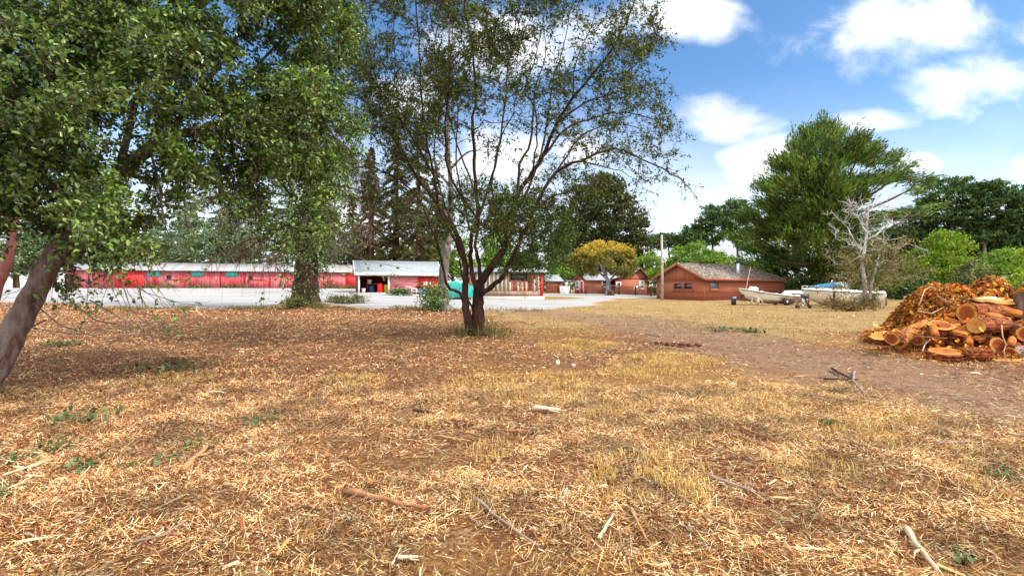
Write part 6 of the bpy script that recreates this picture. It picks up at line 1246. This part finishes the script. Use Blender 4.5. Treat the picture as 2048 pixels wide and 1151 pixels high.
# ------------------------------------------------------------------ background trees
def conifer(name, label, cat, loc, H, Rm, h0, nb, m, bark=TRUNKB, per=34, L=(.35, .9), W=(.12, .26), droop=.25, r0=.35, shape=1.1, gap=.25, up0=.15, sprig=.3, seed=0, group=None):
    """trunk, whorled boughs and needle sprays along each bough"""
    o = thing(name, label, cat, loc, group=group); b = MB(); b.tube([(0, 0, -.5), (0, 0, H * .5), (.02 * H * rng.normal(), .02 * H * rng.normal(), H)], [r0, r0 * .62, .03], 10)
    hh = h0 + (H - h0) * np.sort(rng.random(nb)) ** .95; az = rng.random(nb) * 6.283
    ln = Rm * (1 - ((hh - h0) / (H - h0)) ** shape) ** .8 * (.55 + .6 * rng.random(nb)) + .3
    q = np.linspace(0, 1, 5)[None, :, None]; dv = np.stack([np.cos(az), np.sin(az), up0 + .1 * rng.normal(0, 1, nb)], -1)
    c = np.stack([0 * hh, 0 * hh, hh], -1)[:, None] + dv[:, None] * ln[:, None, None] * q + np.array((0, 0, -1.)) * (ln[:, None, None] * droop * q ** 2)
    b.tubes(c, np.linspace(1, .25, 5)[None] * (.02 + .012 * ln)[:, None], 4); b.build('trunk', bark, o, smooth=True)
    k = nb * per; i = np.repeat(np.arange(nb), per); tt = gap + (1.02 - gap) * rng.random(k); f = tt * 4; j = np.minimum(f.astype(int), 3); f = (f - j)[:, None]
    C_ = c[i, j] * (1 - f) + c[i, np.minimum(j + 1, 4)] * f; sd = np.stack([-np.sin(az), np.cos(az), 0 * az], -1)[i]
    wl = (ln[i] * sprig * (1.15 - tt))[:, None]; C_ = C_ + sd * rng.normal(0, .55, (k, 1)) * wl + np.stack([0 * tt, 0 * tt, -np.abs(rng.normal(0, .22, k)) + .06], -1) * (.4 + .2 * ln[i][:, None] / max(Rm, 1) * 2)
    d = nrm(dv[i] + sd * rng.normal(0, .7, (k, 1)) + (0, 0, -.15)); leaf_mb(C_, L, W, .9, .3, dirs=d * 1.5).build('crown', m, o); return o
FAR1 = ramp_island('forest_needles', [(0.020, 0.048, 0.025), (0.035, 0.084, 0.038), (0.061, 0.121, 0.052), (0.089, 0.158, 0.068), (0.126, 0.185, 0.085)], rough=.8, trans=.12)
FAR2 = ramp_island('brownish_needles', [(0.050, 0.043, 0.016), (0.084, 0.074, 0.024), (0.134, 0.106, 0.041), (0.168, 0.113, 0.048), (0.066, 0.084, 0.025)], rough=.85, trans=.1)
CYP = ramp_island('cypress_sprays', [(0.014, 0.043, 0.007), (0.028, 0.077, 0.012), (0.051, 0.122, 0.017), (0.094, 0.183, 0.024), (0.154, 0.243, 0.028), (0.088, 0.129, 0.017), (0.196, 0.156, 0.018), (0.057, 0.135, 0.018)], rough=.7, trans=.2, nscale=.45, amp=1.1)
CYPD = ramp_island('dark_cypress', [(0.016, 0.042, 0.012), (0.028, 0.070, 0.019), (0.052, 0.116, 0.026), (0.083, 0.157, 0.035), (0.118, 0.170, 0.040)], rough=.8, trans=.1)
LIME = ramp_island('lime_leaf', [(0.078, 0.170, 0.009), (0.132, 0.254, 0.013), (0.215, 0.351, 0.016), (0.298, 0.420, 0.023), (0.106, 0.183, 0.014), (0.355, 0.416, 0.049)], rough=.55, trans=.3)
WILLOW = ramp_island('willow_leaf', [(0.052, 0.130, 0.010), (0.094, 0.198, 0.016), (0.151, 0.281, 0.019), (0.209, 0.330, 0.035), (0.267, 0.372, 0.058)], rough=.6, trans=.3)
PALEL = ramp_island('pale_far_leaf', [(0.081, 0.138, 0.069), (0.138, 0.207, 0.103), (0.207, 0.287, 0.138), (0.115, 0.172, 0.057)], rough=.7, trans=.25)
def gnd(px, Y): x = (px - 1024) / 1024 * Y; return np.array((x, Y, gz(x, Y)))
protoA = conifer('forest_conifer', 'tall dark conifer behind the red stable, leftmost in view', 'tree', gnd(30, 96), 27, 4.6, 4, 130, FAR1, per=46)
protoB = conifer('forest_conifer', 'tall brownish redwood behind the open shed, nearest the pale trunk', 'tree', gnd(838, 82), 27, 4.4, 3.5, 190, FAR2, bark=TRUNKR, per=56, droop=.45, up0=.0, r0=.7)
ordn = ['second from the left', 'third from the left', 'fourth from the left', 'fifth from the left', 'sixth from the left', 'seventh from the left', 'eighth from the left', 'ninth from the left', 'tenth from the left']
for i, (px, Y, s, sx) in enumerate([(95, 104, .85, 1.1), (165, 98, .95, 1.), (240, 110, 1.05, 1.1), (300, 100, .85, 1.15), (372, 112, 1.15, 1.), (445, 120, 1.0, 1.2), (520, 104, 1.05, 1.1), (575, 96, .9, 1.), (655, 112, .62, 1.25)]):
    copy_thing(protoA, gnd(px, Y), rng.random() * 6.28, (s * sx, s * sx, s), f'tall dark conifer in the row behind the red stable, {ordn[i]}')
for px, Y, s, lb in [(705, 90, .62, 'shorter brownish redwood behind the left end of the open shed'), (742, 84, .86, 'brownish redwood rising over the open bay of the shed'), (792, 90, 1.0, 'tall brownish redwood rising over the middle of the shed roof'), (872, 96, .86, 'brownish redwood seen just left of the middle tree stems'), (985, 104, .72, 'brownish redwood seen through the middle tree stems'), (1065, 110, .6, 'shorter redwood right of the middle tree stems')]:
    copy_thing(protoB, gnd(px, Y), rng.random() * 6.28, (s * 1.1, s * 1.1, s), lb)
def blob_tree(name, label, loc, blobs, per_t, per_l, rad, L, W, m, bark=TRUNKB, tr=None, r0=.3, cat='tree', sq=.7, up=.4, dirs=None, six=False, shell=.45, group=None, k=4, rt=.02):
    """trunk + limbs that reach for targets spread through hand placed crown lobes; blobs: (centre, radii)"""
    t_ = Tree(loc - np.array((0, 0, .2)))
    for pts, a_, b_ in (tr or [([loc - (0, 0, .2), loc + (0, 0, (blobs[0][0][2] - loc[2]) * .5), blobs[0][0]], r0, r0 * .3)]): t_.limb(pts, a_, b_, 10, 5, .15)
    T = np.concatenate([ell(c, r, int(per_t * (r[0] * r[2]) ** .6) + 4, shell) for c, r in blobs]); T = T[T[:, 2] > loc[2] + .15]
    t_.grow(T, rt=rt, k=k, up=.4, wob=.06, rc=.012)
    D = None
    if dirs is not None:
        cc = np.mean([b_[0] for b_ in blobs], 0); D = nrm(nrm(T - cc) * dirs[0] + np.array(dirs[1]))
    c_ = clumps(T, per_l, rad, L, W, up, D, sq, six)
    return t_.done(name, label, cat, bark, [('crown', c_, m)], group=group)
def PB(px, py, Y, rx, ry, rd=None): s = Y / 1024; return (P(px, py, Y), (rx * s, (rd or rx) * s, ry * s))
# pale green trees seen in the gap under the leaning tree
for i, (px, py, Y, rx, ry, lb) in enumerate([(35, 490, 84, 60, 70, 'pale green tree left of the leaning trunk beyond the stable'), (110, 480, 88, 50, 70, 'pale green tree between the leaning trunk and the stable roof'), (420, 455, 88, 55, 75, 'pale green broadleaf tree glimpsed through the gap below the leaning crown'), (480, 470, 90, 45, 60, 'pale green tree right of the gap under the leaning crown'), (330, 480, 92, 50, 60, 'pale green tree behind the stable roof left of the gap'), (690, 500, 86, 38, 32, 'pale green bushy tree behind the stable end beside the shed'), (200, 490, 90, 60, 60, 'pale green tree behind the left part of the stable')]):
    blob_tree('pale_tree', lb, gnd(px, Y), [PB(px, py, Y, rx, ry), PB(px - rx * .5, py + ry * .4, Y, rx * .7, ry * .6), PB(px + rx * .5, py + ry * .3, Y + 2, rx * .7, ry * .6)], 11, 26, .8, (.3, .7), (.2, .4), PALEL)
for px, Y, bl, lb in [(905, 92, [(905, 500, 34, 40), (885, 530, 30, 26), (930, 535, 28, 26)], 'green tree glimpsed between the pale trunk and the middle stems'), (1000, 98, [(1000, 505, 40, 36), (975, 535, 30, 26), (1030, 530, 34, 28)], 'green tree behind the slatted shed'), (780, 96, [(780, 500, 40, 28), (820, 505, 40, 26), (745, 510, 34, 22), (855, 505, 30, 26)], 'green undergrowth trees behind the open shed roof')]:
    blob_tree('understory_tree', lb, gnd(px, Y), [PB(a_, b_, Y, c_, d_) for a_, b_, c_, d_ in bl], 12, 28, .8, (.3, .7), (.2, .4), WILLOW)
# round dark cypress behind the yellow tree
blob_tree('round_cypress', 'big round dark evergreen behind the yellow tree', gnd(1203, 118), [PB(1203, 455, 118, 86, 85), PB(1160, 490, 115, 48, 60), PB(1245, 485, 116, 50, 62), PB(1200, 400, 117, 58, 50), PB(1270, 520, 118, 30, 40), PB(1125, 510, 120, 30, 45), PB(1200, 530, 113, 70, 40)], 12, 30, 1.3, (.6, 1.3), (.3, .6), ramp_island('round_cypress_leaf', [(.02, .035, .010), (.04, .06, .016), (.075, .095, .022), (.11, .125, .03), (.06, .06, .018), (.03, .045, .014)], rough=.8, trans=.15), r0=.8, sq=.55, shell=.6, dirs=(1., (0, 0, .3)))
# yellow tree
YEL = gnd(1215, 71)
YL = ramp_island('turning_leaf', [(.06, .085, .016), (.12, .14, .026), (.20, .19, .035), (.30, .24, .035), (.09, .11, .02), (.36, .27, .03)], rough=.6, trans=.3, high=(5.0, 7.8, [(.40, .32, .035), (.60, .42, .04), (.66, .40, .035), (.56, .31, .025), (.30, .30, .04)]))
Yy = 71.
blob_tree('yellow_tree', 'round spreading tree with yellow turning leaves and a stumpy trunk', YEL, [PB(1209, 512, Yy, 58, 24), PB(1165, 527, Yy, 27, 18), PB(1252, 528, Yy, 24, 18), PB(1185, 505, Yy, 34, 18), PB(1232, 505, Yy, 32, 18), PB(1209, 535, Yy, 56, 15), PB(1150, 515, Yy, 14, 10), PB(1262, 515, Yy, 13, 12), PB(1172, 545, Yy, 20, 9), PB(1248, 545, Yy, 20, 9), PB(1208, 492, Yy, 26, 10)], 15, 28, .5, (.2, .44), (.13, .26), YL, bark=TRUNKG,
          tr=[([YEL - (0, 0, .2), P(1217, 575, Yy), P(1215, 560, Yy), P(1209, 545, Yy), P(1205, 520, Yy)], .42, .10), ([P(1216, 566, Yy), P(1232, 545, Yy), P(1245, 528, Yy)], .18, .05), ([P(1213, 556, Yy), P(1192, 540, Yy), P(1172, 525, Yy)], .16, .05), ([P(1210, 548, Yy), P(1222, 525, Yy + 1), P(1230, 505, Yy + 1.5)], .14, .04), ([P(1212, 553, Yy), P(1200, 530, Yy - 1.5), P(1190, 505, Yy - 2)], .14, .04)], sq=.6, up=.9, six=True)
st_ = thing('tree_stump', 'cut stump with an orange face against the foot of the yellow tree', 'stump', gnd(1222, 70.2)); MB().lathe([(.5, -.1), (.42, .3), (.38, .68)], 16).build('bark', TRUNKB, st_); MB().lathe([(.01, .69), (.36, .684), (.37, .60)], 16).build('cut_face', CUTY, st_)
# willowy bushes behind the garage and fence
for px, py, Y, bl, m_, lb in [(1385, 0, 88, [(1385, 515, 48, 32), (1360, 535, 35, 25), (1415, 530, 40, 28)], WILLOW, 'bright green willow bush rising over the garage ridge'), (1310, 0, 92, [(1310, 562, 34, 26), (1285, 575, 20, 16), (1335, 558, 24, 24)], LIME, 'rounded lime green bush beside the garage and wire fence'), (1455, 0, 92, [(1450, 535, 42, 26), (1480, 545, 28, 18), (1425, 520, 30, 20)], WILLOW, 'green bush behind the right half of the garage roof'),
                                      (1500, 0, 80, [(1500, 540, 32, 16), (1530, 545, 20, 12)], LIME, 'yellow green bush tops over the hipped end of the garage'), (1270, 0, 105, [(1300, 530, 26, 28), (1270, 550, 24, 24)], WILLOW, 'tall green bush beside the power pole')]:
    blob_tree('willow_bush', lb, gnd(px, Y), [PB(a_, b_, Y, c_, d_) for a_, b_, c_, d_ in bl], 22, 44, .6, (.25, .6), (.12, .26), m_, cat='bush', sq=.6, up=.3, six=False)
# distant dark trees
for px, Y, bl, lb in [(1340, 140, [(1335, 478, 28, 14), (1312, 486, 18, 16), (1362, 486, 22, 18)], 'low dark tree on the skyline over the fence'), (1425, 135, [(1425, 425, 20, 18), (1440, 445, 22, 18), (1408, 450, 20, 18), (1425, 470, 26, 20), (1395, 478, 22, 16)], 'dark rounded pine between the pole and the big cypress'),
                      (1475, 125, [(1470, 415, 26, 16), (1490, 430, 22, 18), (1462, 440, 22, 18), (1480, 465, 26, 22), (1500, 480, 24, 22)], 'dark pine close against the left of the big cypress'), (1385, 145, [(1385, 462, 20, 14), (1376, 486, 22, 18)], 'small dark pine left of the two dark pines on the skyline')]:
    blob_tree('skyline_pine', lb, gnd(px, Y), [PB(a_, b_, Y, c_, d_) for a_, b_, c_, d_ in bl], 10, 30, 1.0, (.5, 1.1), (.2, .45), CYPD, sq=.5, r0=.4)
# the big wind-shaped cypress
rng = np.random.default_rng(23)
Yc = 66.; cb = gnd(1655, Yc)
PADS = [(1642, 250, 24, 9), (1660, 445, 54, 26), (1655, 395, 50, 24), (1710, 440, 50, 24), (1600, 460, 56, 28), (1690, 500, 60, 30), (1560, 450, 50, 24), (1640, 350, 50, 22), (1662, 258, 22, 8), (1612, 268, 26, 9), (1645, 266, 45, 14), (1608, 288, 48, 18), (1690, 283, 50, 14), (1735, 300, 45, 12), (1570, 325, 40, 20), (1630, 318, 70, 24), (1705, 322, 60, 20), (1765, 325, 46, 13), (1805, 328, 26, 9), (1545, 372, 42, 18), (1600, 370, 60, 28), (1670, 368, 60, 26), (1735, 360, 62, 18), (1790, 352, 40, 10), (1530, 412, 36, 18), (1580, 425, 60, 30), (1645, 425, 60, 30), (1700, 405, 46, 20), (1850, 362, 28, 8), (1820, 378, 30, 9), (1506, 442, 28, 14), (1550, 470, 60, 30), (1620, 480, 66, 34), (1690, 470, 56, 30), (1480, 468, 24, 12), (1515, 490, 46, 18), (1570, 520, 60, 30), (1650, 535, 66, 34), (1715, 520, 46, 30), (1775, 425, 50, 13), (1835, 428, 46, 10), (1870, 420, 24, 7), (1600, 565, 60, 26), (1680, 575, 66, 24), (1745, 560, 46, 28), (1550, 545, 40, 22)]
trl = [([cb - (0, 0, .4), P(1652, 540, Yc), P(1655, 470, Yc), P(1662, 400, Yc), P(1655, 340, Yc), P(1645, 285, Yc)], 1.05, .15)]
for (x0, y0, x1, y1, d_) in [(1657, 450, 1740, 370, -1), (1655, 430, 1800, 350, 1), (1660, 400, 1720, 310, 2), (1655, 470, 1560, 425, -2), (1655, 480, 1500, 460, 1), (1655, 420, 1560, 350, 2), (1655, 500, 1840, 425, -3), (1660, 440, 1850, 364, 3), (1655, 520, 1560, 520, -3), (1655, 530, 1740, 540, -2), (1656, 380, 1590, 300, -2)]: trl.append(([P(x0, y0, Yc), P((x0 + x1) / 2, (y0 + y1) / 2 + 8, Yc + d_), P(x1, y1, Yc + 1.5 * d_)], .30, .06))
t = Tree(cb - (0, 0, .4))
for pts, a_, b_ in trl: t.limb(pts, a_, b_, 9, 6)
T = []
for (x_, y_, rx, ry) in PADS:
    x_ += rng.normal(0, 6); y_ += rng.normal(0, 5) * (y_ > 300); dd = rng.uniform(-5., 5.) * (1 if y_ < 440 else 1.2); dd = -2.5 - abs(dd) * .4 if (abs(x_ - 1662) < 50 and 330 < y_ < 500) else dd; dd = max(dd, 7.) if (y_ > 485 and x_ < 1640) else dd; s_ = Yc / 1024
    for dep in ((0,) if rx < 32 else (-.5, .5)):
        c_ = P(x_, y_, Yc + dd + dep * rx * s_); T.append(ell(c_, (rx * s_ * .95, rx * s_ * .6, ry * s_ * .78), int(rx * ry / 34) + 6, .2))
T = np.concatenate(T); T = T[T[:, 2] > .4]; pts_ = t.grow(T, rt=.02, k=4, up=.5, sag=-.05, rc=.014)
wind = nrm(T - P(1650, 450, Yc)) * (.9, .6, .25); wind = nrm(wind + np.array((.22, 0, .38)))
fc = np.repeat(T, 26, 0) + np.repeat(wind, 26, 0) * rng.normal(.15, .55, (len(T) * 26, 1)) + rng.normal(0, .28, (len(T) * 26, 3)) * (1, 1, .7)
cyp = leaf_mb(fc, (.35, .95), (.08, .18), .7, .3, dirs=np.repeat(wind, 26, 0) * 1.9)
t.done('wind_cypress', 'huge wind swept cypress behind the boats', 'tree', TRUNKB, [('crown', cyp, CYP)]); print('cypress', len(fc))
# skirt of dark undergrowth beneath it
blob_tree('undergrowth_bush', 'dark undergrowth below the big cypress behind the boats', gnd(1640, 72), [PB(1560, 525, 76, 44, 34), PB(1510, 530, 80, 36, 28), PB(1610, 530, 76, 50, 34), PB(1690, 540, 76, 50, 34), PB(1600, 580, 72, 40, 26), PB(1660, 578, 73, 50, 28), PB(1730, 578, 72, 50, 28), PB(1790, 580, 74, 40, 24)], 12, 26, .7, (.3, .7), (.14, .3), CYPD, cat='bush')
# row of flat topped cypresses on the right
for px, Y, bl, lb in [(1855, 104, [(1850, 440, 46, 12), (1820, 465, 50, 14), (1880, 470, 44, 14), (1840, 500, 60, 18), (1870, 410, 34, 10), (1835, 535, 60, 26)], 'dark layered cypress between the wind swept cypress and the row on the right'),
                      (1905, 100, [(1900, 368, 42, 12), (1940, 380, 34, 11), (1880, 395, 46, 13), (1925, 410, 52, 14), (1890, 435, 56, 14), (1930, 455, 50, 14), (1895, 480, 60, 16)], 'tallest dark layered cypress in the row on the right'),
                      (1968, 98, [(1975, 372, 36, 11), (1995, 395, 40, 13), (1955, 420, 40, 13), (1985, 445, 44, 14), (1960, 475, 46, 16), (1990, 505, 40, 16)], 'dark layered cypress second from the right edge'),
                      (2038, 96, [(2035, 385, 32, 14), (2060, 405, 40, 16), (2025, 430, 34, 14), (2060, 460, 46, 18), (2030, 490, 34, 16), (2090, 430, 40, 30)], 'dark layered cypress at the right edge'),
                      (1790, 110, [(1795, 470, 40, 16), (1770, 500, 50, 20), (1810, 520, 50, 24)], 'dark cypress low behind the bare grey tree'), (1825, 112, [(1800, 480, 60, 30), (1850, 500, 60, 34), (1900, 520, 60, 36), (1760, 520, 50, 34)], 'dark woodland tree filling the gap behind the lime tree'), (1985, 112, [(1940, 470, 60, 36), (2000, 460, 60, 40), (2060, 470, 60, 44), (1960, 520, 70, 40), (2040, 520, 70, 40)], 'dark woodland trees closing the right side behind the row'), (2330, 98, [(2320, 420, 60, 40), (2370, 460, 60, 50), (2300, 500, 70, 50)], 'dark cypress farther beyond the right edge'), (2520, 100, [(2510, 400, 60, 40), (2560, 450, 70, 50), (2490, 500, 70, 50)], 'last dark cypress of the row far beyond the right edge'), (2150, 96, [(2140, 400, 50, 30), (2180, 450, 60, 40), (2130, 500, 50, 30)], 'dark cypress beyond the right edge')]:
    s_ = Y / 1024; lo = gnd(px, Y); bl_ = [PB(a_, b_, Y + rng.uniform(-2, 2), c_, d_) for a_, b_, c_, d_ in bl]
    tr_ = [([lo - (0, 0, .3), P(px + 2, 520, Y), P(px - 2, 440, Y), P(px, bl[0][1] + 8, Y)], .40, .10)]
    blob_tree('row_cypress', lb, lo, bl_, 17, 26, .8, (.5, 1.2), (.16, .34), CYPD, bark=TRUNKG, tr=tr_, sq=.35, up=1.2, shell=.3, dirs=(1., (.2, 0, .1)))
# bright green bushy tree and neighbours
blob_tree('lime_tree', 'bright lime green bushy tree right of the bare grey tree', gnd(1885, 74), [PB(1885, 515, 74, 55, 38), PB(1858, 545, 73, 40, 34), PB(1920, 545, 74, 44, 36), PB(1890, 485, 74, 34, 22), PB(1890, 575, 72, 60, 24)], 14, 36, .6, (.25, .6), (.14, .3), LIME, dirs=(1, (0, 0, .3)))
blob_tree('olive_bush', 'olive green bush between the lime tree and the cream house', gnd(1945, 68), [PB(1945, 545, 68, 28, 26), PB(1965, 560, 68, 20, 20), PB(1925, 565, 67, 26, 20)], 14, 30, .5, (.2, .5), (.12, .24), SHRUB, cat='bush')
blob_tree('yellow_green_bush', 'yellow green bush at the right edge in front of the cream house', gnd(2052, 52), [PB(2055, 545, 52, 30, 26), PB(2080, 520, 52, 40, 40), PB(2040, 565, 51, 22, 18)], 16, 34, .4, (.2, .42), (.1, .2), LIME, cat='bush')
blob_tree('hedge_bush', 'green bush behind the cypress row base at the right', gnd(2010, 80), [PB(2005, 520, 80, 36, 24), PB(1985, 540, 80, 26, 22), PB(2035, 525, 80, 30, 26)], 13, 30, .6, (.3, .6), (.14, .3), WILLOW, cat='bush')
blob_tree('field_edge_bush', 'dark green bush at the field edge right of the cabin boat', gnd(1800, 66), [PB(1795, 575, 66, 36, 22), PB(1835, 572, 66, 36, 24), PB(1768, 580, 67, 22, 18)], 13, 28, .5, (.25, .5), (.12, .25), CYPD, cat='bush')
blob_tree('stable_bush', 'green bush between the slatted shed and the white gate far behind', gnd(1105, 108), [PB(1105, 545, 108, 26, 28), PB(1085, 560, 108, 22, 20), PB(1135, 555, 108, 24, 22)], 13, 28, .7, (.35, .7), (.2, .4), WILLOW, cat='bush')
# bare grey tree with mossy leaves
Yg = 38.; gb_ = gnd(1731, Yg); t = Tree(gb_ - (0, 0, .1))
BR = [([(1731, 590), (1729, 560), (1724, 530), (1728, 505), (1733, 470), (1735, 440), (1738, 410)], .17, .04), ([(1739, 598), (1744, 565), (1753, 530), (1760, 505)], .12, .04), ([(1733, 480), (1752, 470), (1766, 458), (1784, 445)], .08, .015), ([(1730, 495), (1715, 490), (1703, 470), (1695, 455), (1684, 445)], .07, .012), ([(1733, 465), (1722, 445), (1712, 430), (1700, 425)], .05, .01), ([(1735, 440), (1728, 420), (1722, 400)], .04, .01), ([(1737, 425), (1748, 410), (1755, 395)], .04, .01), ([(1729, 510), (1714, 515), (1700, 525), (1682, 528)], .05, .01), ([(1745, 470), (1765, 480), (1790, 478), (1815, 470)], .04, .008), ([(1728, 560), (1715, 560), (1708, 570)], .03, .008), ([(1753, 530), (1775, 520), (1795, 528)], .04, .01)]
for pts, a_, b_ in BR: t.limb([P(x_, y_, Yg + rng.normal(0, .25)) for x_, y_ in pts], a_, b_, 7, 5, 0, .01)
n = 150; px = rng.normal(1732, 34, n); py = rng.uniform(392, 510, n); T = np.stack([(px - 1024) / 1024 * Yg, Yg + rng.normal(0, .9, n), 1.5 + (575.5 - py) / 1024 * Yg], -1); pt = t.grow(T, rt=.012, up=.8, k=4, wob=.08, rc=.016); t.twigs(pt, 4, (.2, .6), (.010, .005), up=.3, droop=0)
n = 260; px = np.concatenate([rng.normal(1775, 28, 130), rng.normal(1695, 20, 60), rng.normal(1730, 26, 70)]); py = np.concatenate([rng.uniform(480, 560, 130), rng.uniform(505, 580, 60), rng.uniform(500, 590, 70)]); Tm = np.stack([(px - 1024) / 1024 * Yg, Yg + rng.normal(0, .8, n), 1.5 + (575.5 - py) / 1024 * Yg], -1); t.grow(Tm, rt=.008, k=4)
t.done('bare_grey_tree', 'small grey half bare tree with mossy leaves standing before the cabin boat', 'tree', BLEACH, [('mossy_foliage', clumps(Tm, 24, .30, (.10, .24), (.04, .09), .2, sq=1.1), ramp_island('mossy_leaf', [(.07, .065, .02), (.13, .115, .03), (.21, .18, .055), (.30, .25, .09), (.15, .10, .035)], rough=.8, trans=.2))])
BRK = ramp_island('bramble', [(.05, .045, .012), (.13, .09, .025), (.24, .15, .04), (.34, .21, .07), (.12, .14, .03), (.20, .08, .035)], rough=.8, trans=.15)
bush('bramble_patch', 'sprawling brown and green bramble in front of the cabin boat', 1700, 622, 4.4, .95, 210, (.06, .18), (.025, .06), BRK, deep=.5, per=10, stems=60)
bush('bramble_patch', 'taller reddish weed stalks at the left end of the bramble by the cabin boat', 1668, 618, 1.6, 2.0, 60, (.05, .14), (.02, .05), BRK, deep=.5, per=6, stems=26)
bush('ivy_bush', 'green leafy clump around the foot of the bare grey tree', 1735, 611, 1.9, 1.5, 110, (.07, .18), (.04, .08), SHRUB, per=18)
for i, (px, w_) in enumerate([(320, 4.), (400, 3.), (470, 3.2), (665, 2.6), (700, 2.)]):
    Yq = np.interp(px, [130, 722], [63.2, 74.]); g_ = gnd(px, Yq); t_ = thing('wall_weeds', ['weedy green growth at the foot of the stable under the first teal board', 'weedy growth at the stable foot between the teal boards', 'weedy growth at the stable foot by the third teal board', 'leafy plants at the stable foot right of the ivy trunk', 'leafy plants at the stable foot next to the shed post'][i], 'weeds', g_)
    n = 240; C_ = np.stack([w_ * (rng.random(n) - .5), rng.normal(-.2, .2, n), .5 * rng.random(n) ** 1.4], -1); leaf_mb(C_, (.12, .35), (.05, .12), .5, six=True).build('leaves', SHRUB, t_)
